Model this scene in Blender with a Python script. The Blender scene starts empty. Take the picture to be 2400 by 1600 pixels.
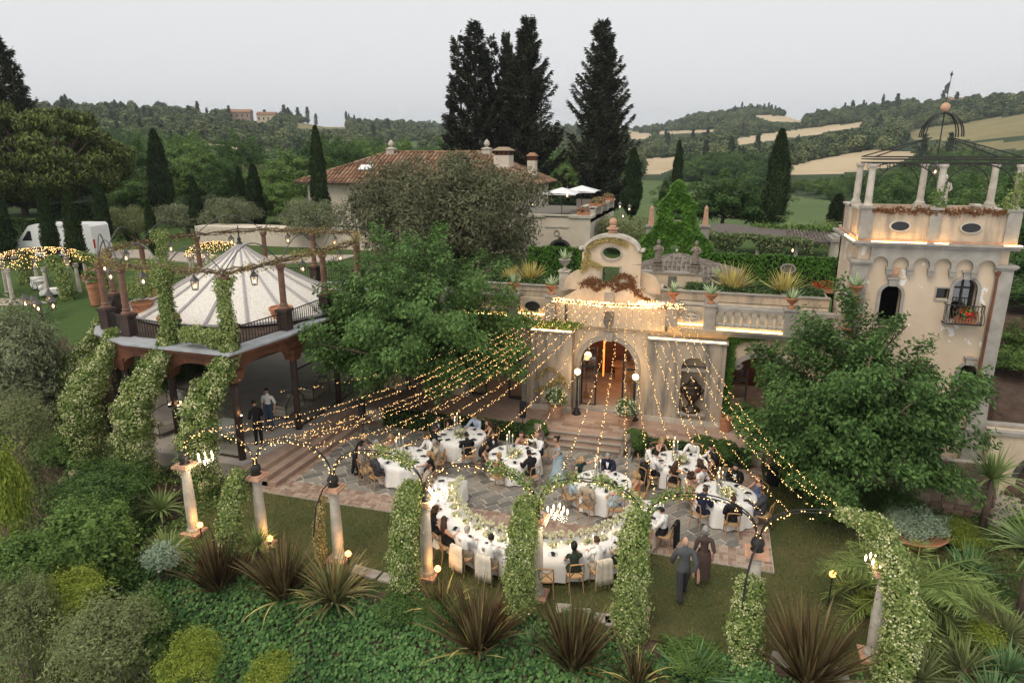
import bpy, bmesh, math, random
import numpy as np
from mathutils import Vector, Matrix, Euler, noise as mnoise
R = math.radians
SC = bpy.context.scene
# ---------------------------------------------------------------- camera
cam_d = bpy.data.cameras.new('camera'); cam = bpy.data.objects.new('camera', cam_d)
SC.collection.objects.link(cam)
cam.location = (0, 0, 11.3); cam.rotation_euler = (R(90 - 15.5), 0, R(16.5))
cam_d.lens = 24.0; cam_d.sensor_width = 36.0; cam_d.clip_start = 0.2; cam_d.clip_end = 9000
SC.camera = cam
# ---------------------------------------------------------------- sky (pale, even, sun already down behind thin cloud)
world = bpy.data.worlds.new('World'); SC.world = world; world.use_nodes = True
wn = world.node_tree.nodes; wl = world.node_tree.links
for n in list(wn): wn.remove(n)
sky = wn.new('ShaderNodeTexSky'); sky.sky_type = 'NISHITA'; sky.sun_disc = False
sky.sun_elevation = R(38); sky.sun_rotation = R(200); sky.air_density = 1.0; sky.dust_density = 4.0
hsv = wn.new('ShaderNodeHueSaturation'); hsv.inputs['Saturation'].default_value = 0.30
wl.new(sky.outputs[0], hsv.inputs['Color'])
bg1 = wn.new('ShaderNodeBackground'); bg1.inputs[1].default_value = 0.05; wl.new(hsv.outputs[0], bg1.inputs[0])
tc = wn.new('ShaderNodeTexCoord'); sep = wn.new('ShaderNodeSeparateXYZ'); wl.new(tc.outputs['Generated'], sep.inputs[0])
rmp = wn.new('ShaderNodeValToRGB'); wl.new(sep.outputs[2], rmp.inputs[0])
rmp.color_ramp.elements[0].position = 0.0; rmp.color_ramp.elements[0].color = (0.735, 0.735, 0.745, 1)
rmp.color_ramp.elements[1].position = 0.45; rmp.color_ramp.elements[1].color = (0.76, 0.755, 0.75, 1)
bg2 = wn.new('ShaderNodeBackground'); bg2.inputs[1].default_value = 0.955; wl.new(rmp.outputs[0], bg2.inputs[0])
mixw = wn.new('ShaderNodeMixShader'); mixw.inputs[0].default_value = 0.86
wl.new(bg1.outputs[0], mixw.inputs[1]); wl.new(bg2.outputs[0], mixw.inputs[2])
wo = wn.new('ShaderNodeOutputWorld'); wl.new(mixw.outputs[0], wo.inputs[0])
# ---------------------------------------------------------------- very soft sun through the cloud
sd = bpy.data.lights.new('sun', 'SUN'); sd.energy = 1.3; sd.angle = R(32); sd.color = (1.0, 0.90, 0.74)
so = bpy.data.objects.new('sun', sd); SC.collection.objects.link(so); so.rotation_euler = (R(34), 0, R(-25))
SC.view_settings.view_transform = 'Standard'; SC.view_settings.look = 'None'
SC.view_settings.exposure = 0.45; SC.view_settings.gamma = 1.0; SC.view_settings.use_curve_mapping = False
SC.render.engine = 'CYCLES'
cy = SC.cycles
cy.use_denoising = True; cy.max_bounces = 5; cy.diffuse_bounces = 3; cy.glossy_bounces = 2; cy.transmission_bounces = 4
cy.transparent_max_bounces = 6; cy.volume_bounces = 0; cy.sample_clamp_indirect = 3.0; cy.caustics_reflective = False; cy.caustics_refractive = False
cy.use_adaptive_sampling = True; cy.adaptive_threshold = 0.02
# ================================================================ helpers
COL = SC.collection
rnd = random.Random(7)
M = {}; LEAF = 1.85
def _nodes(name):
    m = bpy.data.materials.new(name); m.use_nodes = True
    nt = m.node_tree
    return m, nt, nt.nodes['Principled BSDF'], nt.nodes['Material Output']
def ramp(nt, fac, cols, pos=None):
    r = nt.nodes.new('ShaderNodeValToRGB')
    els = r.color_ramp.elements
    while len(els) < len(cols): els.new(0.5)
    for i, c in enumerate(cols):
        els[i].position = pos[i] if pos else i / (len(cols) - 1)
        els[i].color = (*c, 1)
    if fac is not None: nt.links.new(fac, r.inputs[0])
    return r
def lf(c, k): return (min(1, c[0] * k), min(1, c[1] * k), min(1, c[2] * k * .82))
def sc3(c, k): return tuple(min(1, max(0, x * k)) for x in c)
def noise_tex(nt, scale, detail=4, coord='Object', rough=0.6, stretch=None):
    t = nt.nodes.new('ShaderNodeTexCoord')
    n = nt.nodes.new('ShaderNodeTexNoise'); n.inputs['Scale'].default_value = scale
    n.inputs['Detail'].default_value = detail; n.inputs['Roughness'].default_value = rough
    src = t.outputs[coord]
    if stretch:
        mp = nt.nodes.new('ShaderNodeMapping'); mp.inputs['Scale'].default_value = stretch
        nt.links.new(src, mp.inputs[0]); src = mp.outputs[0]
    nt.links.new(src, n.inputs['Vector'])
    return n
def pmat(name, col, rough=0.85, var=0.25, scale=3.0, bump=0.15, bscale=30.0, metal=0.0, cols=None, stretch=None, spec=0.3):
    """painted / stone / cloth surface: base colour broken up by two noises, fine relief"""
    m, nt, b, o = _nodes(name)
    n = noise_tex(nt, scale, 6, stretch=stretch)
    cc = cols or [sc3(col, 1 - var), col, sc3(col, 1 + var)]
    r = ramp(nt, n.outputs['Fac'], cc, [0.3 + 0.4 * i / (len(cc) - 1) for i in range(len(cc))])
    nt.links.new(r.outputs[0], b.inputs['Base Color'])
    b.inputs['Roughness'].default_value = rough; b.inputs['Metallic'].default_value = metal
    b.inputs['Specular IOR Level'].default_value = spec
    if bump:
        n2 = noise_tex(nt, bscale, 5)
        bp = nt.nodes.new('ShaderNodeBump'); bp.inputs['Strength'].default_value = bump; bp.inputs['Distance'].default_value = 0.02
        nt.links.new(n2.outputs['Fac'], bp.inputs['Height']); nt.links.new(bp.outputs[0], b.inputs['Normal'])
    M[name] = m
    return m
def piecemat(name, cols, rough=0.85, scale=8, bump=0.3):
    """stones, bricks, tiles: colour differs from piece to piece (object random + island random)"""
    m, nt, b, o = _nodes(name)
    oi = nt.nodes.new('ShaderNodeObjectInfo'); ge = nt.nodes.new('ShaderNodeNewGeometry')
    ad = nt.nodes.new('ShaderNodeMath'); ad.operation = 'ADD'
    nt.links.new(oi.outputs['Random'], ad.inputs[0]); nt.links.new(ge.outputs['Random Per Island'], ad.inputs[1])
    fr = nt.nodes.new('ShaderNodeMath'); fr.operation = 'FRACT'; nt.links.new(ad.outputs[0], fr.inputs[0])
    n = noise_tex(nt, scale, 5)
    mx = nt.nodes.new('ShaderNodeMath'); mx.operation = 'MULTIPLY_ADD'; mx.inputs[1].default_value = 0.9; mx.inputs[2].default_value = -0.45
    nt.links.new(n.outputs['Fac'], mx.inputs[0])
    a2 = nt.nodes.new('ShaderNodeMath'); a2.operation = 'ADD'; nt.links.new(fr.outputs[0], a2.inputs[0]); nt.links.new(mx.outputs[0], a2.inputs[1])
    r = ramp(nt, a2.outputs[0], cols)
    nt.links.new(r.outputs[0], b.inputs['Base Color']); b.inputs['Roughness'].default_value = rough
    b.inputs['Specular IOR Level'].default_value = 0.3
    n2 = noise_tex(nt, 35, 5)
    bp = nt.nodes.new('ShaderNodeBump'); bp.inputs['Strength'].default_value = bump; bp.inputs['Distance'].default_value = 0.02
    nt.links.new(n2.outputs['Fac'], bp.inputs['Height']); nt.links.new(bp.outputs[0], b.inputs['Normal'])
    M[name] = m
    return m
def leafmat(name, c1, c2, trans=0.25, rough=0.6, big=0.35, bigscale=0.6, c3=None, objw=0.3):
    """leaves: every leaf its own tint, drifting slowly through the crown; a little light passes through"""
    m, nt, b, o = _nodes(name); c1, c2, c3 = lf(c1, LEAF), lf(c2, LEAF), (lf(c3, LEAF) if c3 else None)
    ge = nt.nodes.new('ShaderNodeNewGeometry'); oi = nt.nodes.new('ShaderNodeObjectInfo')
    n = noise_tex(nt, bigscale, 2)
    f = nt.nodes.new('ShaderNodeMath'); f.operation = 'MULTIPLY_ADD'; f.inputs[1].default_value = 2.2 * big; f.inputs[2].default_value = -1.1 * big
    nt.links.new(n.outputs['Fac'], f.inputs[0])
    a = nt.nodes.new('ShaderNodeMath'); a.operation = 'ADD'; nt.links.new(ge.outputs['Random Per Island'], a.inputs[0]); nt.links.new(f.outputs[0], a.inputs[1])
    o2 = nt.nodes.new('ShaderNodeMath'); o2.operation = 'MULTIPLY_ADD'; o2.inputs[1].default_value = objw; o2.inputs[2].default_value = -objw / 2
    nt.links.new(oi.outputs['Random'], o2.inputs[0])
    a2 = nt.nodes.new('ShaderNodeMath'); a2.operation = 'ADD'; nt.links.new(a.outputs[0], a2.inputs[0]); nt.links.new(o2.outputs[0], a2.inputs[1])
    r = ramp(nt, a2.outputs[0], [c1, tuple((x + y) / 2 for x, y in zip(c1, c2)), c2] if c3 is None else [c1, c2, c3])
    nt.links.new(r.outputs[0], b.inputs['Base Color']); b.inputs['Roughness'].default_value = rough
    b.inputs['Specular IOR Level'].default_value = 0.14
    if trans > 0:
        tr = nt.nodes.new('ShaderNodeBsdfTranslucent'); nt.links.new(r.outputs[0], tr.inputs[0])
        mx = nt.nodes.new('ShaderNodeMixShader'); mx.inputs[0].default_value = trans
        nt.links.new(b.outputs[0], mx.inputs[1]); nt.links.new(tr.outputs[0], mx.inputs[2]); nt.links.new(mx.outputs[0], o.inputs[0])
    M[name] = m
    return m
def emat(name, col, strength, sampling='AUTO'):
    m, nt, b, o = _nodes(name)
    b.inputs['Base Color'].default_value = (*col, 1); b.inputs['Emission Color'].default_value = (*col, 1)
    b.inputs['Emission Strength'].default_value = strength
    m.cycles.emission_sampling = sampling
    M[name] = m
    return m
def glassmat(name, tint=(0.9, 0.95, 0.95), mixf=0.12, rough=0.03):
    m, nt, b, o = _nodes(name)
    gl = nt.nodes.new('ShaderNodeBsdfGlossy'); gl.inputs['Roughness'].default_value = rough
    tr = nt.nodes.new('ShaderNodeBsdfTransparent'); tr.inputs[0].default_value = (*tint, 1)
    mx = nt.nodes.new('ShaderNodeMixShader'); mx.inputs[0].default_value = mixf
    nt.links.new(tr.outputs[0], mx.inputs[1]); nt.links.new(gl.outputs[0], mx.inputs[2]); nt.links.new(mx.outputs[0], o.inputs[0])
    M[name] = m
    return m
# ---------------------------------------------------------------- mesh builder
class MB:
    def __init__(s, world=False): s.v = []; s.f = []; s.world = world
    def add(s, vs, fs):
        o = len(s.v); s.v += [tuple(p) for p in vs]; s.f += [tuple(i + o for i in f) for f in fs]; return s
    def box(s, x0, x1, y0, y1, z0, z1, top=None):
        t = top if top is not None else (x0, x1, y0, y1)
        vs = [(x0, y0, z0), (x1, y0, z0), (x1, y1, z0), (x0, y1, z0), (t[0], t[2], z1), (t[1], t[2], z1), (t[1], t[3], z1), (t[0], t[3], z1)]
        return s.add(vs, [(3, 2, 1, 0), (4, 5, 6, 7), (0, 1, 5, 4), (1, 2, 6, 5), (2, 3, 7, 6), (3, 0, 4, 7)])
    def obox(s, c, sx, sy, sz, rz=0.0, mat=None):
        """box of full sizes centred at c, turned by rz (or a 3x3 matrix)"""
        m = mat if mat is not None else Matrix.Rotation(rz, 3, 'Z')
        c = Vector(c); vs = []
        for k in (-1, 1):
            for a, b in ((-1, -1), (1, -1), (1, 1), (-1, 1)): vs.append(c + m @ Vector((a * sx / 2, b * sy / 2, k * sz / 2)))
        return s.add(vs, [(3, 2, 1, 0), (4, 5, 6, 7), (0, 1, 5, 4), (1, 2, 6, 5), (2, 3, 7, 6), (3, 0, 4, 7)])
    def tube(s, pts, r, n=6, caps=True):
        pts = [Vector(p) for p in pts]; N = len(pts)
        rs = r if isinstance(r, (list, tuple)) else [r] * N
        vs = []; prev = None
        for i, p in enumerate(pts):
            d = (pts[min(i + 1, N - 1)] - pts[max(i - 1, 0)])
            d = d.normalized() if d.length > 1e-9 else Vector((0, 0, 1))
            if prev is None: u = d.orthogonal().normalized()
            else:
                u = prev - d * prev.dot(d)
                u = u.normalized() if u.length > 1e-6 else d.orthogonal().normalized()
            prev = u; w = d.cross(u)
            for k in range(n):
                a = 2 * math.pi * k / n; vs.append(p + (u * math.cos(a) + w * math.sin(a)) * rs[i])
        fs = [(i * n + k, i * n + (k + 1) % n, (i + 1) * n + (k + 1) % n, (i + 1) * n + k) for i in range(N - 1) for k in range(n)]
        if caps: fs += [tuple(range(n - 1, -1, -1)), tuple((N - 1) * n + k for k in range(n))]
        return s.add(vs, fs)
    def lathe(s, prof, c=(0, 0, 0), n=14, caps=True, sx=1, sy=1):
        vs = []; N = len(prof)
        for r, z in prof:
            for k in range(n):
                a = 2 * math.pi * k / n; vs.append((c[0] + r * math.cos(a) * sx, c[1] + r * math.sin(a) * sy, c[2] + z))
        fs = [(i * n + k, i * n + (k + 1) % n, (i + 1) * n + (k + 1) % n, (i + 1) * n + k) for i in range(N - 1) for k in range(n)]
        if caps: fs += [tuple(range(n - 1, -1, -1)), tuple((N - 1) * n + k for k in range(n))]
        return s.add(vs, fs)
    def sphere(s, c, r, n=10, m=7, sx=1, sy=1, sz=1):
        return s.lathe([(max(1e-4, r * math.sin(math.pi * i / m)), -r * math.cos(math.pi * i / m) * sz) for i in range(m + 1)], c, n, True, sx, sy)
    def prism_xz(s, poly, y0, y1):
        """polygon in x,z pushed from y0 (front) to y1"""
        n = len(poly); vs = [(x, y0, z) for x, z in poly] + [(x, y1, z) for x, z in poly]
        return s.add(vs, [tuple(range(n)), tuple(range(2 * n - 1, n - 1, -1))] + [(i, i + n, (i + 1) % n + n, (i + 1) % n) for i in range(n)])
    def prism(s, poly, z0, z1):
        n = len(poly); vs = [(x, y, z0) for x, y in poly] + [(x, y, z1) for x, y in poly]
        return s.add(vs, [tuple(range(n - 1, -1, -1)), tuple(range(n, 2 * n))] + [(i, (i + 1) % n, (i + 1) % n + n, i + n) for i in range(n)])
    def strip_xz(s, inner, outer, y0, y1):
        """band between two polylines in x,z (arch surrounds), front y0 to back y1"""
        n = len(inner); vs = []
        for y in (y0, y1): vs += [(x, y, z) for x, z in inner] + [(x, y, z) for x, z in outer]
        f = []
        for i in range(n - 1):
            f += [(i, i + 1, n + i + 1, n + i), (2 * n + i, 3 * n + i, 3 * n + i + 1, 2 * n + i + 1),
                  (i, 2 * n + i, 2 * n + i + 1, i + 1), (n + i, n + i + 1, 3 * n + i + 1, 3 * n + i)]
        f += [(0, n, 3 * n, 2 * n), (n - 1, 3 * n - 1, 4 * n - 1, 2 * n - 1)]
        return s.add(vs, f)
def mk_mesh(name, v, f, m, smooth=False):
    me = bpy.data.meshes.new(name); me.from_pydata(v, [], f); me.update()
    if m is not None: me.materials.append(M[m] if isinstance(m, str) else m)
    if smooth: me.polygons.foreach_set('use_smooth', [True] * len(me.polygons))
    return me
def link(name, me, parent=None):
    o = bpy.data.objects.new(name, me); COL.objects.link(o)
    if parent is not None: o.parent = parent
    return o
def obj(name, mb, m, parent=None, smooth=False):
    v = mb.v
    if mb.world:
        if parent is not None:
            p = parent; off = Vector((0, 0, 0))
            while p is not None: off += Vector(p.location); p = p.parent
        else:
            a = np.array(v); off = Vector(((a[:, 0].min() + a[:, 0].max()) / 2, (a[:, 1].min() + a[:, 1].max()) / 2, a[:, 2].min()))
        v = [(x - off.x, y - off.y, z - off.z) for x, y, z in v]
    o = link(name, mk_mesh(name, v, mb.f, m, smooth), parent)
    if mb.world and parent is None: o.location = off
    return o
def tag(o, label=None, cat=None, group=None, kind=None):
    if label: o['label'] = label
    if cat: o['category'] = cat
    if group: o['group'] = group
    if kind: o['kind'] = kind
    return o
def thing(name, label, cat, loc=(0, 0, 0), rz=0.0, group=None, scale=1.0):
    o = bpy.data.objects.new(name, None); COL.objects.link(o); o.location = loc; o.rotation_euler = (0, 0, rz)
    o.scale = (scale,) * 3; o.empty_display_size = 0.2
    return tag(o, label, cat, group)
def struct(name, mb, m, smooth=False): return tag(obj(name, mb, m, None, smooth), kind='structure')
def dup(root, loc, rz, label, scale=None, group=None):
    r = root.copy(); COL.objects.link(r); r.location = loc; r.rotation_euler = (0, 0, rz)
    if scale: r.scale = (scale,) * 3 if not isinstance(scale, tuple) else scale
    r['label'] = label
    if group: r['group'] = group
    for ch in root.children:
        c = ch.copy(); COL.objects.link(c); c.parent = r
        for g in ch.children:
            d = g.copy(); COL.objects.link(d); d.parent = c
    return r
def arc(cx, cz, r, a0, a1, n, rz=None):
    rz = rz or r
    return [(cx + r * math.cos(R(a0 + (a1 - a0) * i / n)), cz + rz * math.sin(R(a0 + (a1 - a0) * i / n))) for i in range(n + 1)]
def hnoise(x, y, s=1.0, o=0): return mnoise.noise(Vector((x * s, y * s, o)))
# ---------------------------------------------------------------- foliage (numpy)
def unit(a): return a / np.maximum(np.linalg.norm(a, axis=1, keepdims=True), 1e-9)
def leaf_arrays(P, N, L, asp=0.5, rng=None, droop=0.0, fold=0.25, along=None):
    """one four-cornered folded leaf per point: P base points, N facing, L length"""
    n = len(P); T = rng.normal(size=(n, 3)) if along is None else along + 0.35 * rng.normal(size=(n, 3))
    T = unit(T - N * np.sum(T * N, 1, keepdims=True)); T[:, 2] -= droop; T = unit(T)
    S = unit(np.cross(N, T)); L = np.broadcast_to(np.asarray(L, float), (n,))[:, None] * rng.uniform(0.7, 1.3, (n, 1))
    W = L * asp * 0.5
    V = np.stack([P, P + T * L * 0.5 + S * W + N * W * fold, P + T * L, P + T * L * 0.5 - S * W + N * W * fold], 1).reshape(-1, 3)
    F = np.arange(4 * n).reshape(n, 4)
    return V, F
def np_mesh(name, V, F, m):
    me = bpy.data.meshes.new(name); me.from_pydata(V, [], F); me.update()
    me.materials.append(M[m]); return me
def cat_arrays(parts):
    Vs = []; Fs = []; o = 0
    for V, F in parts: Vs.append(V); Fs.append(F + o); o += len(V)
    return np.concatenate(Vs), np.concatenate(Fs)
def blob_points(rng, centers, radii, n_each, shell=0.55, squash=0.8):
    P = []; N = []
    for c, r, n in zip(centers, radii, n_each):
        d = unit(rng.normal(size=(n, 3))); q = rng.uniform(shell, 1.0, (n, 1)) ** 0.7
        P.append(np.asarray(c) + d * q * r * np.array([1, 1, squash])); N.append(unit(d + np.array([0, 0, 0.5]) + 0.55 * rng.normal(size=(n, 3))))
    return np.concatenate(P), np.concatenate(N)
# ================================================================ materials
pmat('stucco_pale', (0.62, 0.54, 0.45), 0.9, 0.12, 0.8, 0.2, 25)
pmat('greystone', (0.33, 0.305, 0.27), 0.85, 0.22, 2.5, 0.3, 40)
pmat('palestone', (0.50, 0.455, 0.385), 0.85, 0.25, 3.0, 0.35, 40)
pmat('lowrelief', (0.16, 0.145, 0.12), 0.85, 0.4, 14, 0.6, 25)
pmat('iron', (0.035, 0.033, 0.032), 0.55, 0.3, 9, 0.1, 60, 0.3)
pmat('iron_grey', (0.11, 0.108, 0.105), 0.5, 0.3, 9, 0.1, 60, 0.5)
pmat('rust_steel', (0.15, 0.062, 0.034), 0.7, 0.35, 3, 0.15, 40)
pmat('dark_steel', (0.055, 0.036, 0.030), 0.6, 0.3, 3, 0.1, 40)
pmat('terracotta', (0.44, 0.20, 0.11), 0.85, 0.22, 5, 0.2, 40)
pmat('pale_terracotta', (0.50, 0.30, 0.20), 0.85, 0.22, 5, 0.2, 40)
pmat('bronze', (0.06, 0.045, 0.035), 0.5, 0.4, 10, 0.3, 30, 0.4)
pmat('statue_stone', (0.22, 0.185, 0.15), 0.9, 0.4, 9, 0.4, 40)
pmat('bark', (0.13, 0.095, 0.07), 0.9, 0.4, 6, 0.6, 18, stretch=(3, 3, 0.6))
pmat('soil', (0.085, 0.055, 0.04), 0.95, 0.4, 3, 0.5, 20)
pmat('glass_dark', (0.02, 0.02, 0.022), 0.08, 0.2, 2, 0, spec=0.5)
pmat('white_paint', (0.78, 0.78, 0.78), 0.35, 0.03, 2, 0, spec=0.5)
pmat('white_cloth', (0.82, 0.81, 0.79), 0.9, 0.04, 4, 0.1, 12)
pmat('wood_chair', (0.40, 0.23, 0.115), 0.6, 0.25, 8, 0.1, 40, stretch=(6, 6, 1))
pmat('cane', (0.46, 0.31, 0.17), 0.8, 0.2, 30, 0.2, 80)
pmat('pebble_path', (0.40, 0.34, 0.29), 0.9, 0.3, 8, 0.3, 40)
glassmat('clear_glass', (0.93, 0.95, 0.94), 0.16)
glassmat('lamp_glass', (1.0, 0.93, 0.8), 0.08)
piecemat('slate', [(0.135, 0.13, 0.12), (0.185, 0.176, 0.16), (0.24, 0.225, 0.20), (0.31, 0.28, 0.24)], 0.75, 5, 0.4)
piecemat('brick', [(0.24, 0.16, 0.12), (0.31, 0.215, 0.165), (0.37, 0.27, 0.21), (0.42, 0.33, 0.265)], 0.9, 9, 0.35)
piecemat('rooftile', [(0.13, 0.075, 0.05), (0.23, 0.125, 0.075), (0.33, 0.19, 0.115), (0.30, 0.225, 0.165)], 0.9, 4, 0.3)
piecemat('greytile', [(0.11, 0.095, 0.085), (0.17, 0.145, 0.125), (0.24, 0.205, 0.175)], 0.9, 4, 0.3)
piecemat('rubble', [(0.16, 0.115, 0.09), (0.26, 0.18, 0.135), (0.36, 0.27, 0.20)], 0.95, 6, 0.6)
pmat('mortar', (0.44, 0.40, 0.345), 0.95, 0.2, 6, 0.3, 40)
pmat('brick_floor', (0.35, 0.25, 0.195), 0.9, 0.2, 2.2, 0.3, 14)
def stain_mat(name, base, dark, streak):
    m, nt, b, o = _nodes(name)
    n1 = noise_tex(nt, 1.1, 5); n2 = noise_tex(nt, 1.5, 5, stretch=streak)
    r1 = ramp(nt, n1.outputs['Fac'], [sc3(base, 0.86), sc3(base, 1.12)], [0.3, 0.7])
    r2 = ramp(nt, n2.outputs['Fac'], [(0, 0, 0), (1, 1, 1)], [0.44, 0.66])
    mx = nt.nodes.new('ShaderNodeMix'); mx.data_type = 'RGBA'; mx.inputs['B'].default_value = (*dark, 1)
    nt.links.new(r1.outputs[0], mx.inputs['A']); nt.links.new(r2.outputs[0], mx.inputs['Factor'])
    nt.links.new(mx.outputs['Result'], b.inputs['Base Color']); b.inputs['Roughness'].default_value = 0.92
    n3 = noise_tex(nt, 28, 5); bp = nt.nodes.new('ShaderNodeBump'); bp.inputs['Strength'].default_value = 0.3; bp.inputs['Distance'].default_value = 0.02
    nt.links.new(n3.outputs['Fac'], bp.inputs['Height']); nt.links.new(bp.outputs[0], b.inputs['Normal'])
    M[name] = m
stain_mat('stucco', (0.65, 0.53, 0.385), (0.51, 0.41, 0.30), (1.3, 1.3, 0.4))
stain_mat('stained_render', (0.42, 0.345, 0.265), (0.16, 0.15, 0.135), (2.2, 2.2, 0.28))
stain_mat('weathered_stucco', (0.56, 0.44, 0.315), (0.30, 0.25, 0.20), (2.0, 2.0, 0.35))
def tower_mat():
    m, nt, b, o = _nodes('tower_stucco')
    n1 = noise_tex(nt, 0.8, 5); r1 = ramp(nt, n1.outputs['Fac'], [(0.54, 0.43, 0.31), (0.67, 0.54, 0.405)], [0.3, 0.7])
    n2 = noise_tex(nt, 1.15, 4, stretch=(1.2, 1.2, 0.9)); r2 = ramp(nt, n2.outputs['Fac'], [(0, 0, 0), (1, 1, 1)], [0.600, 0.610])
    mx = nt.nodes.new('ShaderNodeMix'); mx.data_type = 'RGBA'; mx.inputs['B'].default_value = (0.78, 0.75, 0.71, 1)
    nt.links.new(r1.outputs[0], mx.inputs['A']); nt.links.new(r2.outputs[0], mx.inputs['Factor'])
    nt.links.new(mx.outputs['Result'], b.inputs['Base Color']); b.inputs['Roughness'].default_value = 0.92
    bp = nt.nodes.new('ShaderNodeBump'); bp.inputs['Strength'].default_value = 0.4; bp.inputs['Distance'].default_value = 0.02; bp.invert = True
    nt.links.new(r2.outputs[0], bp.inputs['Height']); nt.links.new(bp.outputs[0], b.inputs['Normal'])
    M['tower_stucco'] = m
tower_mat()
def turf(name, c1, c2, c3, s=0.45):
    m, nt, b, o = _nodes(name)
    n1 = noise_tex(nt, s, 6); n2 = noise_tex(nt, 9, 4)
    ad = nt.nodes.new('ShaderNodeMath'); ad.operation = 'MULTIPLY_ADD'; ad.inputs[1].default_value = 0.35
    nt.links.new(n2.outputs['Fac'], ad.inputs[0]); nt.links.new(n1.outputs['Fac'], ad.inputs[2])
    r = ramp(nt, ad.outputs[0], [c1, c2, c3], [0.42, 0.68, 0.95])
    nt.links.new(r.outputs[0], b.inputs['Base Color']); b.inputs['Roughness'].default_value = 0.95; b.inputs['Specular IOR Level'].default_value = 0.1
    n3 = noise_tex(nt, 60, 3); bp = nt.nodes.new('ShaderNodeBump'); bp.inputs['Strength'].default_value = 0.8; bp.inputs['Distance'].default_value = 0.03
    nt.links.new(n3.outputs['Fac'], bp.inputs['Height']); nt.links.new(bp.outputs[0], b.inputs['Normal'])
    M[name] = m
turf('lawn', (0.050, 0.072, 0.026), (0.085, 0.095, 0.038), (0.15, 0.125, 0.060))
turf('garden_grass', (0.045, 0.085, 0.022), (0.07, 0.115, 0.035), (0.09, 0.12, 0.045), 0.2)
turf('forest_floor', (0.030, 0.048, 0.026), (0.045, 0.065, 0.032), (0.075, 0.09, 0.045), 0.02)
turf('wheat', (0.40, 0.315, 0.20), (0.49, 0.395, 0.26), (0.55, 0.45, 0.31), 0.02)
turf('dry_grass', (0.16, 0.15, 0.075), (0.23, 0.20, 0.10), (0.30, 0.25, 0.13), 0.03)
turf('vineyard_green', (0.075, 0.115, 0.045), (0.10, 0.145, 0.055), (0.125, 0.165, 0.07), 0.04)
# leaves
leafmat('leaf_mulberry', (0.024, 0.050, 0.017), (0.054, 0.102, 0.033), 0.3, 0.5, c3=(0.095, 0.160, 0.060))
leafmat('leaf_oak', (0.022, 0.048, 0.016), (0.055, 0.10, 0.032), 0.2)
leafmat('leaf_olive', (0.070, 0.082, 0.052), (0.135, 0.150, 0.100), 0.15)
leafmat('leaf_tamarisk', (0.055, 0.058, 0.038), (0.100, 0.104, 0.070), 0.15)
leafmat('leaf_cypress', (0.007, 0.016, 0.007), (0.024, 0.038, 0.014), 0.05)
leafmat('leaf_conifer', (0.008, 0.011, 0.008), (0.024, 0.028, 0.019), 0.05, c3=(0.050, 0.053, 0.036))
leafmat('leaf_pine', (0.026, 0.036, 0.012), (0.062, 0.078, 0.025), 0.1, c3=(0.10, 0.12, 0.042))
leafmat('leaf_far', (0.018, 0.032, 0.018), (0.060, 0.085, 0.040), 0.0, big=0.2, bigscale=0.02, c3=(0.115, 0.125, 0.065), objw=0.9)
leafmat('leaf_far_dark', (0.016, 0.026, 0.018), (0.034, 0.046, 0.030), 0.0)
leafmat('leaf_jasmine', (0.050, 0.085, 0.026), (0.120, 0.160, 0.055), 0.25, c3=(0.215, 0.245, 0.115))
leafmat('jasmine_flower', (0.25, 0.25, 0.13), (0.39, 0.385, 0.25), 0.3, c3=(0.48, 0.48, 0.38))
leafmat('leaf_ivy', (0.020, 0.052, 0.020), (0.050, 0.108, 0.038), 0.15, 0.42, c3=(0.095, 0.165, 0.062))
leafmat('leaf_ivywall', (0.025, 0.070, 0.012), (0.060, 0.125, 0.022), 0.2)
leafmat('leaf_box', (0.024, 0.050, 0.016), (0.060, 0.105, 0.032), 0.15)
leafmat('leaf_lime', (0.060, 0.095, 0.016), (0.13, 0.165, 0.030), 0.3, c3=(0.20, 0.22, 0.045))
leafmat('leaf_sage', (0.065, 0.080, 0.038), (0.135, 0.150, 0.080), 0.15)
leafmat('leaf_mid', (0.045, 0.085, 0.025), (0.095, 0.145, 0.045), 0.2)
leafmat('leaf_blue', (0.11, 0.15, 0.13), (0.20, 0.25, 0.21), 0.1)
leafmat('leaf_phormium', (0.026, 0.017, 0.010), (0.055, 0.039, 0.022), 0.1, 0.5, c3=(0.115, 0.090, 0.050))
leafmat('leaf_phormium_green', (0.06, 0.06, 0.03), (0.13, 0.12, 0.06), 0.1, 0.4, c3=(0.22, 0.20, 0.12))
leafmat('leaf_phormium_gold', (0.17, 0.15, 0.06), (0.30, 0.25, 0.10), 0.15, 0.4, c3=(0.42, 0.36, 0.17))
leafmat('leaf_yucca', (0.035, 0.075, 0.035), (0.085, 0.14, 0.07), 0.1, 0.4)
leafmat('leaf_dracaena', (0.085, 0.125, 0.05), (0.16, 0.20, 0.09), 0.1, 0.4)
leafmat('leaf_agave', (0.17, 0.22, 0.16), (0.27, 0.32, 0.24), 0.05, 0.5)
leafmat('leaf_palm', (0.060, 0.095, 0.030), (0.13, 0.165, 0.060), 0.15, 0.4)
leafmat('leaf_rust', (0.065, 0.028, 0.014), (0.13, 0.060, 0.032), 0.2)
leafmat('leaf_dryvine', (0.15, 0.11, 0.045), (0.27, 0.22, 0.11), 0.2)
leafmat('grass_blade', (0.038, 0.058, 0.018), (0.085, 0.095, 0.034), 0.2, c3=(0.15, 0.13, 0.06), bigscale=0.45)
leafmat('pink_petals', (0.30, 0.10, 0.12), (0.42, 0.21, 0.24), 0.3)
leafmat('red_petals', (0.27, 0.012, 0.010), (0.38, 0.035, 0.018), 0.2)
leafmat('white_petals', (0.38, 0.38, 0.34), (0.50, 0.50, 0.46), 0.3)
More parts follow.
